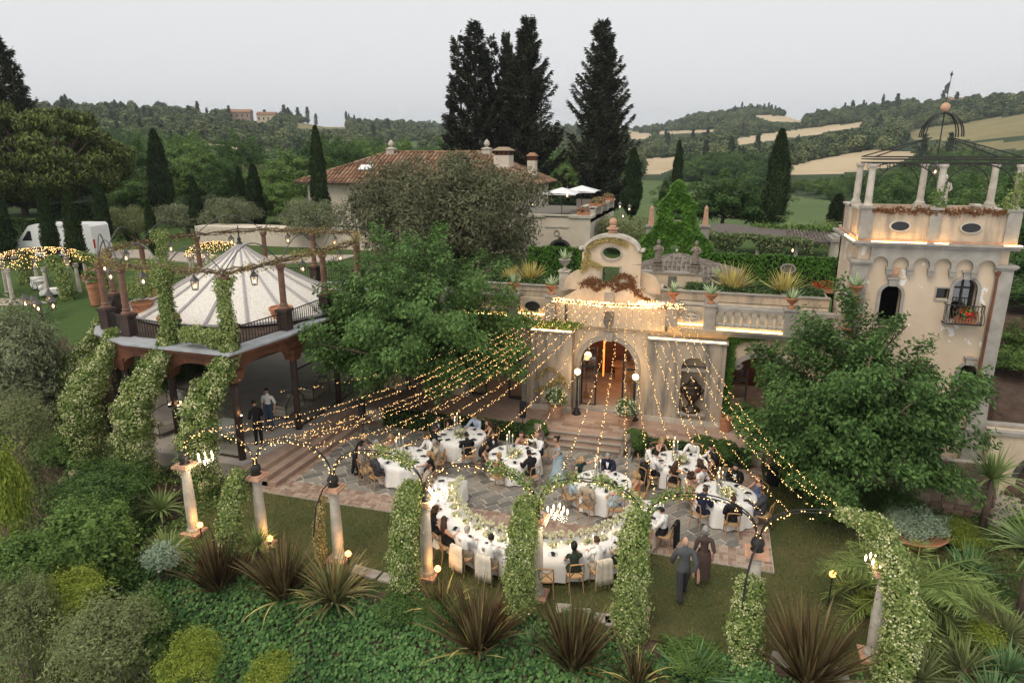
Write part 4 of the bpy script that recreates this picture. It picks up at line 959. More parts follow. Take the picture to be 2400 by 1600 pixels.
# ================================================================ glazed pavilion on the left
PLAN = [(-15.6, 18.7), (-15.15, 21.5), (-15.2, 28), (-17.2, 31.5), (-23, 31.5), (-25.2, 28.5), (-25.6, 25), (-24.4, 21.9), (-22.3, 19.7), (-20.1, 18.8)]
PC = (-20.2, 25.2)
def inset(poly, k): return [(x + (PC[0] - x) * k, y + (PC[1] - y) * k) for x, y in poly]
pav = thing('pavilion', 'rust brown steel pavilion with pleated white tent roof, roof railing and lantern ring', 'pavilion', (PC[0], PC[1], .5))
m = MB(True); m.prism(inset(PLAN, -.02), -.2, .55); obj('floor', m, pmat('pavilion_floor', (0.42, 0.375, 0.335), 0.7, 0.12, 1.2, 0.1, 20), pav)
m = MB(True); m.prism(inset(PLAN, .08), 3.95, 4.5); obj('ceiling', m, 'dark_steel', pav)
m = MB(True); m.prism(inset(PLAN, -.015), 4.5, 4.62); obj('roof_slab', m, 'rust_steel', pav)
m = MB(True); o_, i_ = inset(PLAN, -.03), inset(PLAN, .09); n = len(PLAN)
m.add([(x, y, 4.70) for x, y in o_] + [(x, y, 4.73) for x, y in i_] + [(x, y, 4.625) for x, y in o_] + [(x, y, 4.625) for x, y in i_],
      [(k, (k + 1) % n, n + (k + 1) % n, n + k) for k in range(n)] + [(2 * n + k, 2 * n + (k + 1) % n, (k + 1) % n, k) for k in range(n)] + [(n + k, n + (k + 1) % n, 3 * n + (k + 1) % n, 3 * n + k) for k in range(n)])
obj('lead_ledge', m, pmat('lead', (0.36, 0.375, 0.40), 0.6, 0.2, 3, 0.2, 20), pav)
m = MB(True); m.prism(inset(PLAN, .095), 4.62, 4.72); obj('terrace_floor', m, 'soil', pav)
POSTS = [(-15.85, 19.05), (-18.62, 19.12), (-20.95, 19.35), (-23.3, 21.0), (-25.1, 24.8), (-24.7, 28.3), (-15.5, 22.1), (-15.5, 25.2), (-15.6, 28.1)]
for x, y in POSTS:
    m = MB(True); m.tube([(x, y, .55), (x, y, 3.95)], .13, 10); p = obj('post', m, 'dark_steel', pav, True)
    m = MB(True); m.box(x - .2, x + .2, y - .2, y + .2, 3.5, 3.95, (x - .3, x + .3, y - .3, y + .3)); obj('post_head', m, 'rust_steel', p)
def fascia(a, b, rise):
    (xa, ya), (xb, yb) = a, b; L = math.hypot(xb - xa, yb - ya); ux_, uy_ = (xb - xa) / L, (yb - ya) / L; nx_, ny_ = uy_, -ux_
    ins = .2; c = [(0, 3.45), (ins, 3.45)] + arc(L / 2, 3.5, L / 2 - ins, 180, 0, 14, rise) + [(L - ins, 3.45), (L, 3.45)]
    loc = MB(); loc.strip_xz(c, [(s, 4.5) for s, _ in c], -.06, .06); q = MB(True); q.f = loc.f; q.v = [(xa + ux_ * s - nx_ * t, ya + uy_ * s - ny_ * t, z) for s, t, z in loc.v]
    return obj('arched_fascia', q, 'rust_steel', pav)
ring = [(-15.6, 28.1), (-15.42, 25.2), (-15.42, 22.1), (-15.82, 18.95), (-18.62, 18.98), (-20.95, 19.2), (-23.4, 20.85), (-25.2, 24.7), (-24.8, 28.3)]
for a, b in zip(ring, ring[1:]): fascia(b, a, .62)
# glass doors set between some posts
for a, b in (((-15.85, 19.05), (-18.62, 19.12)), ((-15.5, 25.2), (-15.5, 28.1)), ((-15.5, 22.1), (-15.5, 25.2))):
    L = math.hypot(b[0] - a[0], b[1] - a[1]); ux_, uy_ = (b[0] - a[0]) / L, (b[1] - a[1]) / L
    m = MB(True)
    for z in (.62, 3.0): m.tube([(a[0], a[1], z), (b[0], b[1], z)], .035, 4)
    fr_ = obj('glazing_frame', m, 'dark_steel', pav)
    m = MB(True); m.add([(a[0], a[1], .62), (b[0], b[1], .62), (b[0], b[1], 3.0), (a[0], a[1], 3.0), (a[0], a[1] + .01, .62), (b[0], b[1] + .01, .62), (b[0], b[1] + .01, 3.0), (a[0], a[1] + .01, 3.0)], [(0, 1, 2, 3), (7, 6, 5, 4)]); obj('pane', m, 'clear_glass', fr_)
# pleated tent roof: gores and ribs
def tent_mat():
    mm, nt, b, o = _nodes('tent_fabric'); v_ = nt.nodes.new('ShaderNodeTexVoronoi'); v_.inputs['Scale'].default_value = 34
    t_ = nt.nodes.new('ShaderNodeTexCoord'); nt.links.new(t_.outputs['Object'], v_.inputs['Vector']); r = ramp(nt, v_.outputs['Color'], [(0.56, 0.50, 0.42), (0.68, 0.64, 0.58), (0.74, 0.72, 0.69), (0.92, 0.83, 0.66)], [0.1, .4, .7, .95])  # sequin flecks; the warm ones paint sparkle and lamplight from inside into the cloth
    nt.links.new(r.outputs[0], b.inputs['Base Color']); b.inputs['Roughness'].default_value = .35; M['tent_fabric'] = mm
tent_mat(); pmat('tent_rib', (0.40, 0.37, 0.375), .7, .1, 3, .1, 20)
def tp(k, t, nseg=18, dz=0.0):
    a = 2 * math.pi * k / nseg + .1; rr = 4.3 * t; zz = 7.5 - 2.65 * t ** .92 - .14 * math.sin(math.pi * t) + dz
    return (PC[0] + .35 + rr * math.cos(a) * 1.09, PC[1] + rr * math.sin(a), zz)
for k in range(18):
    m = MB(True); N_ = 8; vs = [tp(k, max(.02, j / N_)) for j in range(N_ + 1)] + [tp(k + 1, max(.02, j / N_)) for j in range(N_ + 1)]
    m.add(vs, [(j, j + 1, N_ + 2 + j, N_ + 1 + j) for j in range(N_)]); g_ = obj('roof_gore', m, 'tent_fabric', pav, True)
    m = MB(True); pts = [Vector(tp(k, max(.03, j / N_), 18, .03)) for j in range(N_ + 1)]
    m.tube(pts, [.03 + .045 * j / N_ for j in range(N_ + 1)], 5); obj('roof_rib', m, 'tent_rib', pav)
m = MB(True); m.lathe([(.14, 0), (.1, .06), (.06, .12), (.09, .2), (.03, .3), (.02, .75), (.001, .8)], (PC[0] + .35, PC[1], 7.46), 10); obj('finial', m, 'iron', pav)
m = MB(True)
m.tube([tp(k / 4, 1.0) for k in range(73)], .07, 5); obj('eaves_tube', m, 'tent_rib', pav)
# roof railing: pedestals under the columns, bar panels between
RC = [(-15.85, 19.15), (-15.55, 21.9), (-15.55, 24.8), (-15.65, 27.8), (-17.3, 30.9), (-20.0, 31.1), (-22.8, 30.9), (-24.7, 28.2), (-25.0, 25.0), (-24.1, 22.3), (-22.2, 20.1), (-20.6, 19.5), (-18.35, 19.2)]
for i, (x, y) in enumerate(RC):
    m = MB(True); m.box(x - .2, x + .2, y - .2, y + .2, 4.73, 5.45); m.box(x - .25, x + .25, y - .25, y + .25, 5.45, 5.55); p = obj('pedestal', m, 'dark_steel', pav)
    m = MB(True); m.lathe([(.2, 0), (.2, .06), (.14, .1), (.15, .18), (.12, .24), (.115, 1.5), (.14, 1.55), (.17, 1.6), (.17, 1.7)], (x, y, 5.55), 12); obj('column', m, pmat('brown_column', (0.19, 0.105, 0.072), .75, .3, 5, .2, 30) if 'brown_column' not in M else 'brown_column', pav)
    x2, y2 = RC[(i + 1) % len(RC)]
    L = math.hypot(x2 - x, y2 - y); nb_ = int(L / .14); m = MB(True)
    for k in range(2, nb_ - 1):
        t = k / nb_; m.box(x + (x2 - x) * t - .011, x + (x2 - x) * t + .011, y + (y2 - y) * t - .011, y + (y2 - y) * t + .011, 4.78, 5.38)
    m.tube([(x, y, 5.4), (x2, y2, 5.4)], .025, 5); m.tube([(x, y, 4.82), (x2, y2, 4.82)], .018, 5); tag(obj('railing', m, 'iron', pav), kind='stuff')
    # twisted iron and vine stems of the ring, and the bow above each bay
    m = MB(True); rg = random.Random(40 + i)
    for q in range(4):
        pts = []
        for k in range(9):
            t = k / 8; pts.append((x + (x2 - x) * t + rg.uniform(-.07, .07), y + (y2 - y) * t + rg.uniform(-.07, .07), 7.32 + .05 * q * rg.uniform(.3, 1.2) + rg.uniform(-.05, .05)))
        m.tube(pts, rg.uniform(.018, .035), 5)
    obj('ring_stems', m, 'bark', pav)
    m = MB(True); m.tube([(x + (x2 - x) * t / 12, y + (y2 - y) * t / 12, 7.35 + .85 * math.sin(math.pi * t / 12)) for t in range(13)], .022, 5); obj('bow', m, 'iron_grey', pav)
# sparse vine leaves on the ring
g0 = np.random.default_rng(77); P_ = []
for i, (x, y) in enumerate(RC):
    x2, y2 = RC[(i + 1) % len(RC)]; k = 420 if i in (0, 1, 2, 3, 4, 5) else 260; t = g0.uniform(0, 1, k); P_.append(np.column_stack([x + (x2 - x) * t + g0.normal(0, .09, k), y + (y2 - y) * t + g0.normal(0, .09, k), 7.36 + g0.normal(0, .10, k)]))
P_ = np.concatenate(P_); V, F = leaf_arrays(P_, unit(g0.normal(size=P_.shape) + [0, 0, .6]), .10, .5, g0)
V -= np.array([PC[0], PC[1], .5]); link('ring_vine', np_mesh('ring_vine', V, F, 'leaf_dryvine'), pav)
# steps down to the court
for i in range(3):
    m = MB(True); a = .34 * i; m.prism([(-13.75 - a - .75, 18.4), (-13.75 - a - .3, 18.4), (-13.75 - a - .02, 25.1), (-15.3, 25.1), (-15.5, 18.4)], 0.003, .18 * (i + 1)); stp = obj('pavilion_step', m, 'brick_floor', ter)
# ---------------------------------------------------------------- vine buttresses sweeping from the ledge to the ground
gJ = np.random.default_rng(5)
JB = [((-15.75, 18.95), (-16.1, 17.3), -.05, .58, 'broad jasmine buttress at the front corner of the pavilion'),
      ((-18.5, 18.95), (-19.0, 17.5), -.4, .62, 'jasmine buttress second from the pavilion front corner'),
      ((-21.2, 19.3), (-21.9, 18.1), -.7, .66, 'jasmine buttress third from the pavilion front corner'),
      ((-23.2, 20.7), (-24.1, 19.6), -.5, .68, 'jasmine buttress farthest from the pavilion front corner')]
for (x0_, y0_), (x1_, y1_), zb, rr, lab in JB:
    t = thing('vine_buttress', lab + ', dotted with white blossom', 'jasmine', (x1_, y1_, zb), group='vine buttresses of the pavilion')
    dx, dy = x1_ - x0_, y1_ - y0_; prof = [(0, 4.95), (.06, 4.5), (.32, 4.05), (.68, 3.5), (.95, 2.7), (1.06, 1.8), (1.04, .9), (1.0, 0)]
    path = [(x0_ + dx * s - x1_, y0_ + dy * s - y1_, z * (4.95 - zb) / 4.95) for s, z in prof]
    rad = [.22, .30, .40, rr * .9, rr, rr * 1.05, rr, rr * .85]
    vine(t, 'foliage', gJ, path, rad, 11500, .115, flowers=3400, fs=.055)
    mb = MB(); mb.tube(path, .07, 6); obj('bow', mb, 'iron', t)
# vines climbing the roof columns
for (x, y, ztop, nn, lab, fl) in ((-18.35, 19.15, 7.5, 3200, 'thick jasmine wrapping the roof column second from the front corner', 300), (-15.85, 19.1, 7.2, 2600, 'jasmine wrapping the front corner roof column', 150), (-24.2, 25.4, 7.9, 2400, 'yellow green jasmine on the far side roof column of the pavilion', 200)):
    t = thing('climbing_vine', lab, 'jasmine', (x, y, 4.7)); path = [(0, -.12, 0), (.05, -.08, .8), (-.05, 0, 1.8), (0, 0, ztop - 4.7)]
    vine(t, 'foliage', gJ, path, [.34, .30, .2, .38], nn, .11, flowers=fl)
t = thing('climbing_vine', 'jasmine spilling along the roof railing beside the front corner', 'jasmine', (-16.8, 18.95, 4.7)); vine(t, 'foliage', gJ, [(-.9, 0, .45), (-.2, -.05, .5), (.8, 0, .3)], [.25, .32, .3], 1700, .11, flowers=120)
# ================================================================ colonnade with bows in front of the lawn
CX = [-14.75, -12.25, -9.72, -6.95, -3.82, -1.15, 1.5, 4.25]; CY = 15.2
colp = [(.20, 0), (.20, .08), (.165, .14), (.155, .24), (.165, .9), (.13, 1.92), (.13, 1.96), (.155, 1.99), (.135, 2.04), (.185, 2.12), (.19, 2.16)]
pos_words = ['first', 'second', 'third', 'fourth', 'fifth', 'sixth', 'seventh', 'last']
for i, x in enumerate(CX):
    lab = f'{pos_words[i]} stone column of the lawn colonnade counting from the pavilion'
    t = thing('stone_column', lab, 'column', (x, CY, -.1), group='colonnade along the lawn')
    m = MB(); m.box(-.29, .29, -.29, .29, -.25, .14); obj('plinth', m, 'pale_terracotta', t)
    m = MB(); m.lathe(colp, (0, 0, .14), 16); obj('shaft', m, 'palestone', t, False)
    m = MB(); m.box(-.27, .27, -.27, .27, 2.30, 2.37); m.box(-.22, .22, -.22, .22, 2.37, 2.41); obj('capital_slab', m, 'pale_terracotta', t)
    m = MB(); m.lathe([(.16, 2.41), (.1, 2.45), (.14, 2.5), (.165, 2.58), (.14, 2.67), (.08, 2.72), (.09, 2.76)], n=12); obj('ball', m, 'iron', t, True)
    if i in (1, 2, 6): m = MB(); m.tube([(0, -.12, 2.6), (-.12, -.35, 2.45), (-.22, -.6, 2.0), (-.26, -.75, 1.2)], .025, 6); obj('rod', m, 'iron', t)
def bow_pts(xa, xb, n=20, lift=0.0):
    mid = (xa + xb) / 2; h = (xb - xa) / 2 - .04
    return [(mid - h * math.cos(math.pi * k / n), CY, 2.62 + (.93 + lift) * math.sin(math.pi * k / n) ** .8) for k in range(n + 1)]
gb = random.Random(11)
def bulb_cloud(mb, pts, per_m, jit, r=(.010, .016)):
    for a, b in zip(pts, pts[1:]):
        a, b = Vector(a), Vector(b); k = (b - a).length * per_m; k = int(k) + (1 if gb.random() < k % 1 else 0)
        for _ in range(k):
            p = a.lerp(b, gb.random()); mb.sphere((p.x + gb.gauss(0, jit), p.y + gb.gauss(0, jit), p.z - abs(gb.gauss(0, jit)) * 1.3), gb.uniform(*r), 4, 2)
for i, (xa, xb) in enumerate(zip(CX, CX[1:])):
    t = thing('garden_bow', f'black twin tube bow with fairy lights between the {pos_words[i]} and {pos_words[i + 1]} lawn column', 'arch', ((xa + xb) / 2, CY, 2.5), group='bows over the colonnade')
    pts = bow_pts(xa, xb)
    for dy, dz in ((0, 0), (.02, -.085)):
        m = MB(True); m.tube([(x, y + dy, z + dz) for x, y, z in pts], .017, 6); obj('tube', m, 'iron', t, True)
    m = MB(True)
    for k in range(1, 20, 2): m.tube([pts[k], (pts[k][0], pts[k][1] + .02, pts[k][2] - .085)], .008, 4)
    tag(obj('spacers', m, 'iron', t), kind='stuff')
    m = MB(True); bulb_cloud(m, [(x, y, z - .05) for x, y, z in pts], 13 if i != 6 else 9, .045); tag(obj('bulbs', m, 'fairy_bulb', t), kind='stuff')
# jasmine on the columns
def jas(i, label, dx, r, n, fl, ztop=2.5, mat='leaf_jasmine', out=.85, zb=-.35, L=.085):
    x = CX[i] + dx; t = thing('climbing_vine', label, 'jasmine', (x, CY - out, zb))
    prof = [(out - .05, ztop), (out * .65, ztop - .12), (out * .3, ztop - .5), (.05, ztop - 1.1), (0, ztop - 1.9), (.05, zb)]
    path = [(0, y, z - zb) for y, z in prof]; vine(t, 'foliage', gJ, path, [r * .75, r * .85, r, r * 1.02, r * 1.05, r], n, L, mat, fl, fs=.042)
    mb = MB(); mb.tube(path, .03, 5); obj('stem', mb, 'bark', t)
jas(1, 'full jasmine in front of the second lawn column, its stone shaft showing beside it', -.42, .33, 6500, 900, 2.3)
jas(2, 'thin dry brownish vine in front of the third lawn column', -.32, .15, 1500, 80, 1.95, 'leaf_dryvine', .45, -.3, .075)
jas(3, 'dense dark jasmine column covering the fourth lawn column', -.28, .36, 9000, 1500, 2.75)
jas(4, 'yellow green jasmine column covering the fifth lawn column', -.22, .36, 9000, 1000, 2.8)
jas(5, 'tall pale jasmine column covering the sixth lawn column', -.12, .38, 10000, 1700, 2.8, zb=-.8)
jas(6, 'jasmine at the foot of the seventh lawn column below a bare iron rod', -.12, .38, 7500, 1300, 1.5, out=.75, zb=-.8)
t = thing('climbing_vine', 'huge arching jasmine on the last lawn column at the end of the colonnade', 'jasmine', (4.3, CY - .7, -.9))
bp = bow_pts(CX[6], CX[7]); path = [(x - 4.3, .7, z + .9) for x, y, z in bp[11:19]] + [(.18, .45, 3.2), (.3, .1, 2.4), (.25, 0, 1.2), (.2, 0, 0)]
vine(t, 'foliage', gJ, path, [.12, .15, .18, .22, .26, .30, .34, .36, .38, .40, .40, .37], 14000, .09, flowers=3200, fs=.045)
for (i, xx, n) in ((3, -7.8, 450), (4, -4.6, 500), (4, -3.2, 400), (5, -1.9, 350), (5, -.5, 380)):
    pts = [p for p in bow_pts(CX[i - 1], CX[i]) + bow_pts(CX[i], CX[min(7, i + 1)]) if abs(p[0] - xx) < .65]
    if len(pts) > 2:
        t = thing('climbing_vine', f'wispy jasmine end creeping up the bow {"left" if xx < CX[i] else "right"} of the {pos_words[i]} lawn column', 'jasmine', (xx, CY, 2.6))
        vine(t, 'foliage', gJ, [(x - xx, y - CY, z - 2.6) for x, y, z in sorted(pts)], .16, n, .09, flowers=40)
# ================================================================ near planting
gV = np.random.default_rng(9)
# ivy ground cover on the bank in front of the colonnade
def ivy_bank():
    n = 62000; x = gV.uniform(-15.5, 6.5, n); y = gV.uniform(9.2, 14.35, n); keep = y < 14.2 + .25 * np.sin(x * 1.7) + .1 * gV.normal(size=n); x, y = x[keep], y[keep]
    z = np.array([ground_h(a, b) + .12 + .16 * hnoise(a, b, 1.3, 2) + .1 * hnoise(a, b, 3.5, 4) for a, b in zip(x, y)]); P = np.column_stack([x, y, z + gV.uniform(-.1, .07, len(x))])
    N = unit(np.column_stack([gV.normal(0, .35, len(x)), -.55 + gV.normal(0, .35, len(x)), np.full(len(x), .9)])); T = np.tile([0, -1.0, -.5], (len(x), 1))
    V, F = leaf_arrays(P, N, .105, .85, gV, along=T, fold=.12); o = link('ivy', np_mesh('ivy', V, F, 'leaf_ivy')); tag(o, 'carpet of dark ivy leaves covering the bank below the colonnade', 'ivy', kind='stuff')
ivy_bank()
def undergrowth(name, label, n, seed, x0, x1, y0, y1, ok, L, mat, dz=.15):
    g = np.random.default_rng(seed); x = g.uniform(x0, x1, n); y = g.uniform(y0, y1, n); k = np.array([ok(a, b) for a, b in zip(x, y)]); x, y = x[k], y[k]
    z = np.array([ground_h(a, b) + .25 * max(0, hnoise(a, b, .9, seed)) for a, b in zip(x, y)]); P = np.column_stack([x, y, z + g.uniform(0, dz, len(x))])
    V, F = leaf_arrays(P, unit(np.column_stack([g.normal(0, .5, len(x)), g.normal(0, .5, len(x)), np.ones(len(x))])), L, .5, g); o = link(name, np_mesh(name, V, F, mat)); tag(o, label, 'undergrowth', kind='stuff')
undergrowth('undergrowth', 'mixed low green growth on the bank left of the ivy', 26000, 12, -30, -14.6, 8, 21, lambda x, y: x < -15 and not (-24.5 < x < -19.5 and 13.5 < y < 17) and not (x > -26 and y > 19.2), .13, 'leaf_mid')
undergrowth('undergrowth', 'mixed low growth around the rosettes right of the lawn', 14000, 13, 4.5, 14, 12, 25.2, lambda x, y: x > 9.3 - .28 * (y - 13) if y > 14 else True, .13, 'leaf_box')
BUSH = [('sage', -12.57, 9.83, 0.72, 1.26, 0.93, 'grey green feathery shrub at the bottom of the bank'), ('sage', -14.75, 9.71, 0.68, 0.88, 1.31, 'tall dull green shrub in the near corner of the bank'),
    ('lime', -10.35, 10.08, 0.48, 0.78, 0.61, 'bright lime shrub beside the ivy bank'), ('lime', -8.85, 10.73, 0.02, 0.62, 0.35, 'small lime shrub at the foot of the ivy bank'),
    ('lime', -14.67, 10.78, 0.71, 1.03, 0.52, 'lime green shrub behind the grey feathery one'), ('lime', -18.17, 12.35, 2.02, 0.66, 1.65, 'tall yellow green shrub at the edge above the dark soil'),
    ('sage', -20.67, 14.74, 2.67, 1.17, 1.3, 'grey green shrub uphill of the dark soil patch'), ('olive', -25.11, 18.64, 3.57, 1.78, 2.11, 'large silvery shrub beside the upper grass'),
    ('mid', -16.31, 12.9, 0.66, 1.32, 1.1, 'loose green shrub in the middle of the bank'), ('box', -17.96, 15.02, 0.9, 1.64, 0.85, 'broad dark shrub below the jasmine buttresses'),
    ('blue', -14.33, 13.49, 0.2, 0.55, 0.46, 'small silver grey shrub near the first lawn column'), ('mid', -15.95, 10.92, 1.29, 0.88, 0.78, 'mid green shrub below the yellow green one'),
    ('box', -7.2, 13.7, -.1, 0.58, 0.34, 'low dark shrub at the foot of the fourth lawn column'), ('box', -6.03, 13.95, -.1, 0.78, 0.34, 'low dark shrub between the fourth and fifth lawn column'),
    ('rust', -4.5, 14.2, -0.17, 0.5, 0.34, 'low brownish shrub at the foot of the fifth lawn column'), ('lime', 4.5, 16.92, 0.14, 0.44, 0.45, 'small lime shrub beside the palm'),
    ('blue', 6.31, 21.06, 0.45, 1.0, 0.5, 'silver blue rounded shrub in a wide planter'), ('lime', 7.59, 21.23, 0.2, 0.83, 0.47, 'lime green mound right of the silver blue shrub'),
    ('mid', 3.2, 23.4, 0.8, 0.6, 1.1, 'upright clipped green shrub beside the dinner court'), ('box', 4.4, 22.0, 0.3, 1.1, 0.7, 'dark shrub behind the lawn under the tree'),
    ('box', 6.13, 22.5, 0.3, 1.17, 0.65, 'dark shrub in front of the stone wall'), ('mid', 9.6, 21.48, 0.4, 0.7, 0.6, 'green shrub beside the path'),
    ('box', -2.6, 14.4, -0.02, 0.6, 0.27, 'low dark shrub between the fifth and sixth lawn column'), ('mid', 0.2, 14.2, -0.15, 0.8, 0.28, 'low green shrub between the sixth and seventh lawn column'),
    ('box', 6.5, 18.2, 0.25, 0.58, 0.44, 'dark green mound behind the palm'), ('lime', 6.81, 16.2, 0.2, 0.54, 0.45, 'lime mound near the rosettes'),
    ('mid', -13.4, 11.6, -.3, .7, .6, 'rounded green shrub beside the ivy, above the lime one'), ('box', -19.6, 17.2, .2, .8, .7, 'dark shrub at the foot of the second jasmine buttress'), ('mid', -22.9, 17.6, .5, .9, .8, 'green shrub at the foot of the outer jasmine buttresses')]
BM = {}
for i, (ty, x, y, z, rx, rz, lab) in enumerate(BUSH):
    big = rx > .75; key = (ty, big, i % 2); Lf = {'sage': .10, 'lime': .10, 'olive': .12, 'mid': .14, 'box': .085, 'blue': .085, 'rust': .08}[ty]
    if key not in BM: BM[key] = bush_mesh('shrub_' + ty, 300 + i, 1, 1, 1, 4200 if big else 1700, Lf * (1 if big else 1.7), 'leaf_' + ty, .34 if ty in ('lime', 'sage', 'olive') else .5, .42, 0.0, .45)
    g = ground_h(x, y); t = thing('shrub', lab, 'shrub', (x, y, g), rnd.uniform(0, 6)); 
    qz = rnd.uniform(0, 6)
    for k in range(4):
        a = qz + k * 2.1; d = rx * (.42 if k else 0); f_ = (.85, .62, .55, .5)[k]; o = link('foliage', BM[key], t); o.location = (d * math.cos(a), d * math.sin(a), z - g + rz * ((.0, .22, -.12, .3)[k])); o.scale = (rx * f_, rx * f_, rz * (f_ + .12)); o.rotation_euler = (rnd.uniform(-.2, .2), rnd.uniform(-.2, .2), a)
    mb = MB(); rg = random.Random(i)
    for k in range(6): limb(mb, (rg.uniform(-.08, .08), rg.uniform(-.08, .08), -.1), (rg.uniform(-.6, .6) * rx, rg.uniform(-.6, .6) * rx, z - g + rg.uniform(-.3, .3) * rz), .03, .008, .1, 4, rg, 5)
    obj('stems', mb, 'bark', t)
    if z - g > 1.4:     # skirt of foliage down to the ground
        o = link('foliage', BM[key], t); o.location = (0, 0, (z - g) * .42); o.scale = (rx * .85, rx * .85, (z - g) * .45)
m = MB(True); m.lathe([(.8, 0), (1.0, .35), (1.06, .4), (1.02, .42), (.95, .36)], (6.31, 21.06, -.05), 20); tag(obj('wide_planter', m, 'terracotta', None, True), 'wide brown planter under the silver blue shrub', 'planter')
# hydrangea with cream heads
t = thing('hydrangea', 'hydrangea with cream flower heads below the jasmine buttresses', 'shrub', (-20.6, 16.9, ground_h(-20.6, 16.9)))
o = link('foliage', bush_mesh('hydrangea', 77, 1, .9, .8, 2600, .17, 'leaf_mid', .6), t); o.location = (0, 0, .5)
for k, (x, y, z) in enumerate([(-.5, -.6, 1.25), (0, -.75, 1.15), (.45, -.5, 1.35), (-.75, -.2, 1.1), (-.2, -.4, 1.5), (.7, -.6, 1.0)]):
    g_ = np.random.default_rng(k); P, N = ellipsoid_pts(g_, 130, .2, .2, .13, 0, .1, .2); V, F = leaf_arrays(P, N, .06, .9, g_); o = link('flower_head', np_mesh('flower_head', V, F, 'cream_petals'), t); o.location = (x, y, z)
# phormium clumps
def phorm(name, seed, mat, n=150, L=1.75, W=.065, spread=.95, curve=.55):
    g = np.random.default_rng(seed); V, F = blade_arrays(g, n, L, W, spread, curve, 5, .12); return np_mesh(name, V, F, mat)
PH = [phorm('flax_a', 1, 'leaf_phormium', 210, 1.7, .06, .78, .35), phorm('flax_b', 2, 'leaf_phormium', 190, 1.75, .06, .85, .45), phorm('flax_c', 3, 'leaf_phormium_green', 150, 1.5, .065, 1.15, 1.0), phorm('flax_d', 4, 'leaf_phormium', 90, 1.2, .055, 1.0, .6)]
dry = [phorm('dry_a', 5, 'leaf_rust', 7, 1.5, .05, 1.2, .8), phorm('dry_b', 6, 'leaf_phormium_gold', 12, 1.5, .05, 1.3, 1.2)]
for (x, y, k, s, lab) in [(-12.6, 13.6, 0, 1.0, 'bronze flax clump below the first lawn column'), (-10.6, 13.7, 1, 1.0, 'bronze flax clump below the second lawn column'), (-9.1, 13.85, 2, 1.0, 'green striped drooping flax clump below the third lawn column'),
                          (-4.85, 13.45, 1, 1.05, 'tall bronze flax clump left of the fifth lawn column foot'), (-2.5, 13.5, 0, 1.0, 'bronze flax clump between the fifth and sixth lawn column'), (2.75, 14.1, 0, 1.15, 'largest bronze flax clump beside the last jasmine arch'),
                          (-.95, 13.4, 3, .8, 'small bronze flax clump below the sixth lawn column'), (-6.05, 14.0, 3, .85, 'small bronze flax clump between the fourth and fifth lawn column')]:
    t = thing('flax_clump', lab, 'flax', (x, y, ground_h(x, y) - .02), rnd.uniform(0, 6), 'flax clumps along the bank', s); link('blades', PH[k], t); link('dry_blades', dry[k % 2], t)
# rosettes: yucca, cabbage palms
def rosette(name, seed, mat, n, L, W, spread=1.45, curve=.35): V, F = blade_arrays(np.random.default_rng(seed), n, L, W, spread, curve, 4, .05); return np_mesh(name, V, F, mat)
RO = [rosette('yucca', 1, 'leaf_yucca', 110, .95, .06), rosette('cordyline', 2, 'leaf_dracaena', 90, .85, .045, 1.7, .7), rosette('yucca_b', 3, 'leaf_yucca', 80, .6, .05), rosette('agave', 4, 'leaf_agave', 26, .5, .075, 1.25, .2), rosette('cordyline_b', 6, 'leaf_sage', 90, .8, .045, 1.6, .5)]
def ros(x, y, k, s, lab, stem=0.0, z=None):
    zz = ground_h(x, y) if z is None else z
    t = thing('rosette_plant', lab, 'yucca', (x, y, zz), rnd.uniform(0, 6), None, s); o = link('blades', RO[k], t); o.location = (0, 0, stem)
    if stem > .05: m = MB(); m.tube([(0, 0, -.1), (.03, 0, stem * .5), (0, 0, stem + .1)], [.09, .07, .06], 8); obj('stem', m, 'bark', t, True)
ros(.27, 13.75, 0, 1.15, 'big green yucca below the gap between sixth and seventh lawn column'); ros(-3.5, 13.55, 2, .8, 'little yucca on a short trunk between two bronze flax clumps', .45)
ros(-14.6, 14.0, 1, 1.0, 'pale fan leaved plant at the foot of the first lawn column', .3); ros(-16.3, 15.6, 1, 1.0, 'spiky pale plant on a stem beside the first lawn column', .9); ros(-12.0, 14.6, 1, .85, 'pale spiky plant between the first two bronze flax clumps', .5)
ros(8.7, 22.4, 1, 1.35, 'cabbage palm on a trunk before the stone wall', 1.3); ros(7.4, 19.4, 0, 1.0, 'green yucca behind the palm beside the path', .1); ros(8.0, 17.6, 1, 1.5, 'large pale cabbage palm at the picture edge', 1.4)
ros(5.1, 14.6, 4, 1.1, 'grey green rosette at the foot of the last jasmine arch', .15); ros(6.1, 15.2, 4, 1.1, 'grey green rosette right of the one under the jasmine arch', .1); ros(7.0, 15.4, 0, .9, 'blue green rosette in the near right corner', .1); ros(7.4, 16.6, 4, 1.0, 'pale rosette below the large cabbage palm', .2)
ros(6.4, 14.3, 0, .9, 'dark green rosette at the bottom edge near the corner', .1); ros(3.9, 21.6, 2, 1.3, 'spiky dark plant behind the lawn beside the clipped shrub', .3); ros(9.7, 19.6, 2, 1.2, 'dark spiky plant at the edge of the path', .1)
ros(-17.4, 14.4, 4, 1.1, 'grey spiky plant on the bank below the broad dark shrub', .2)
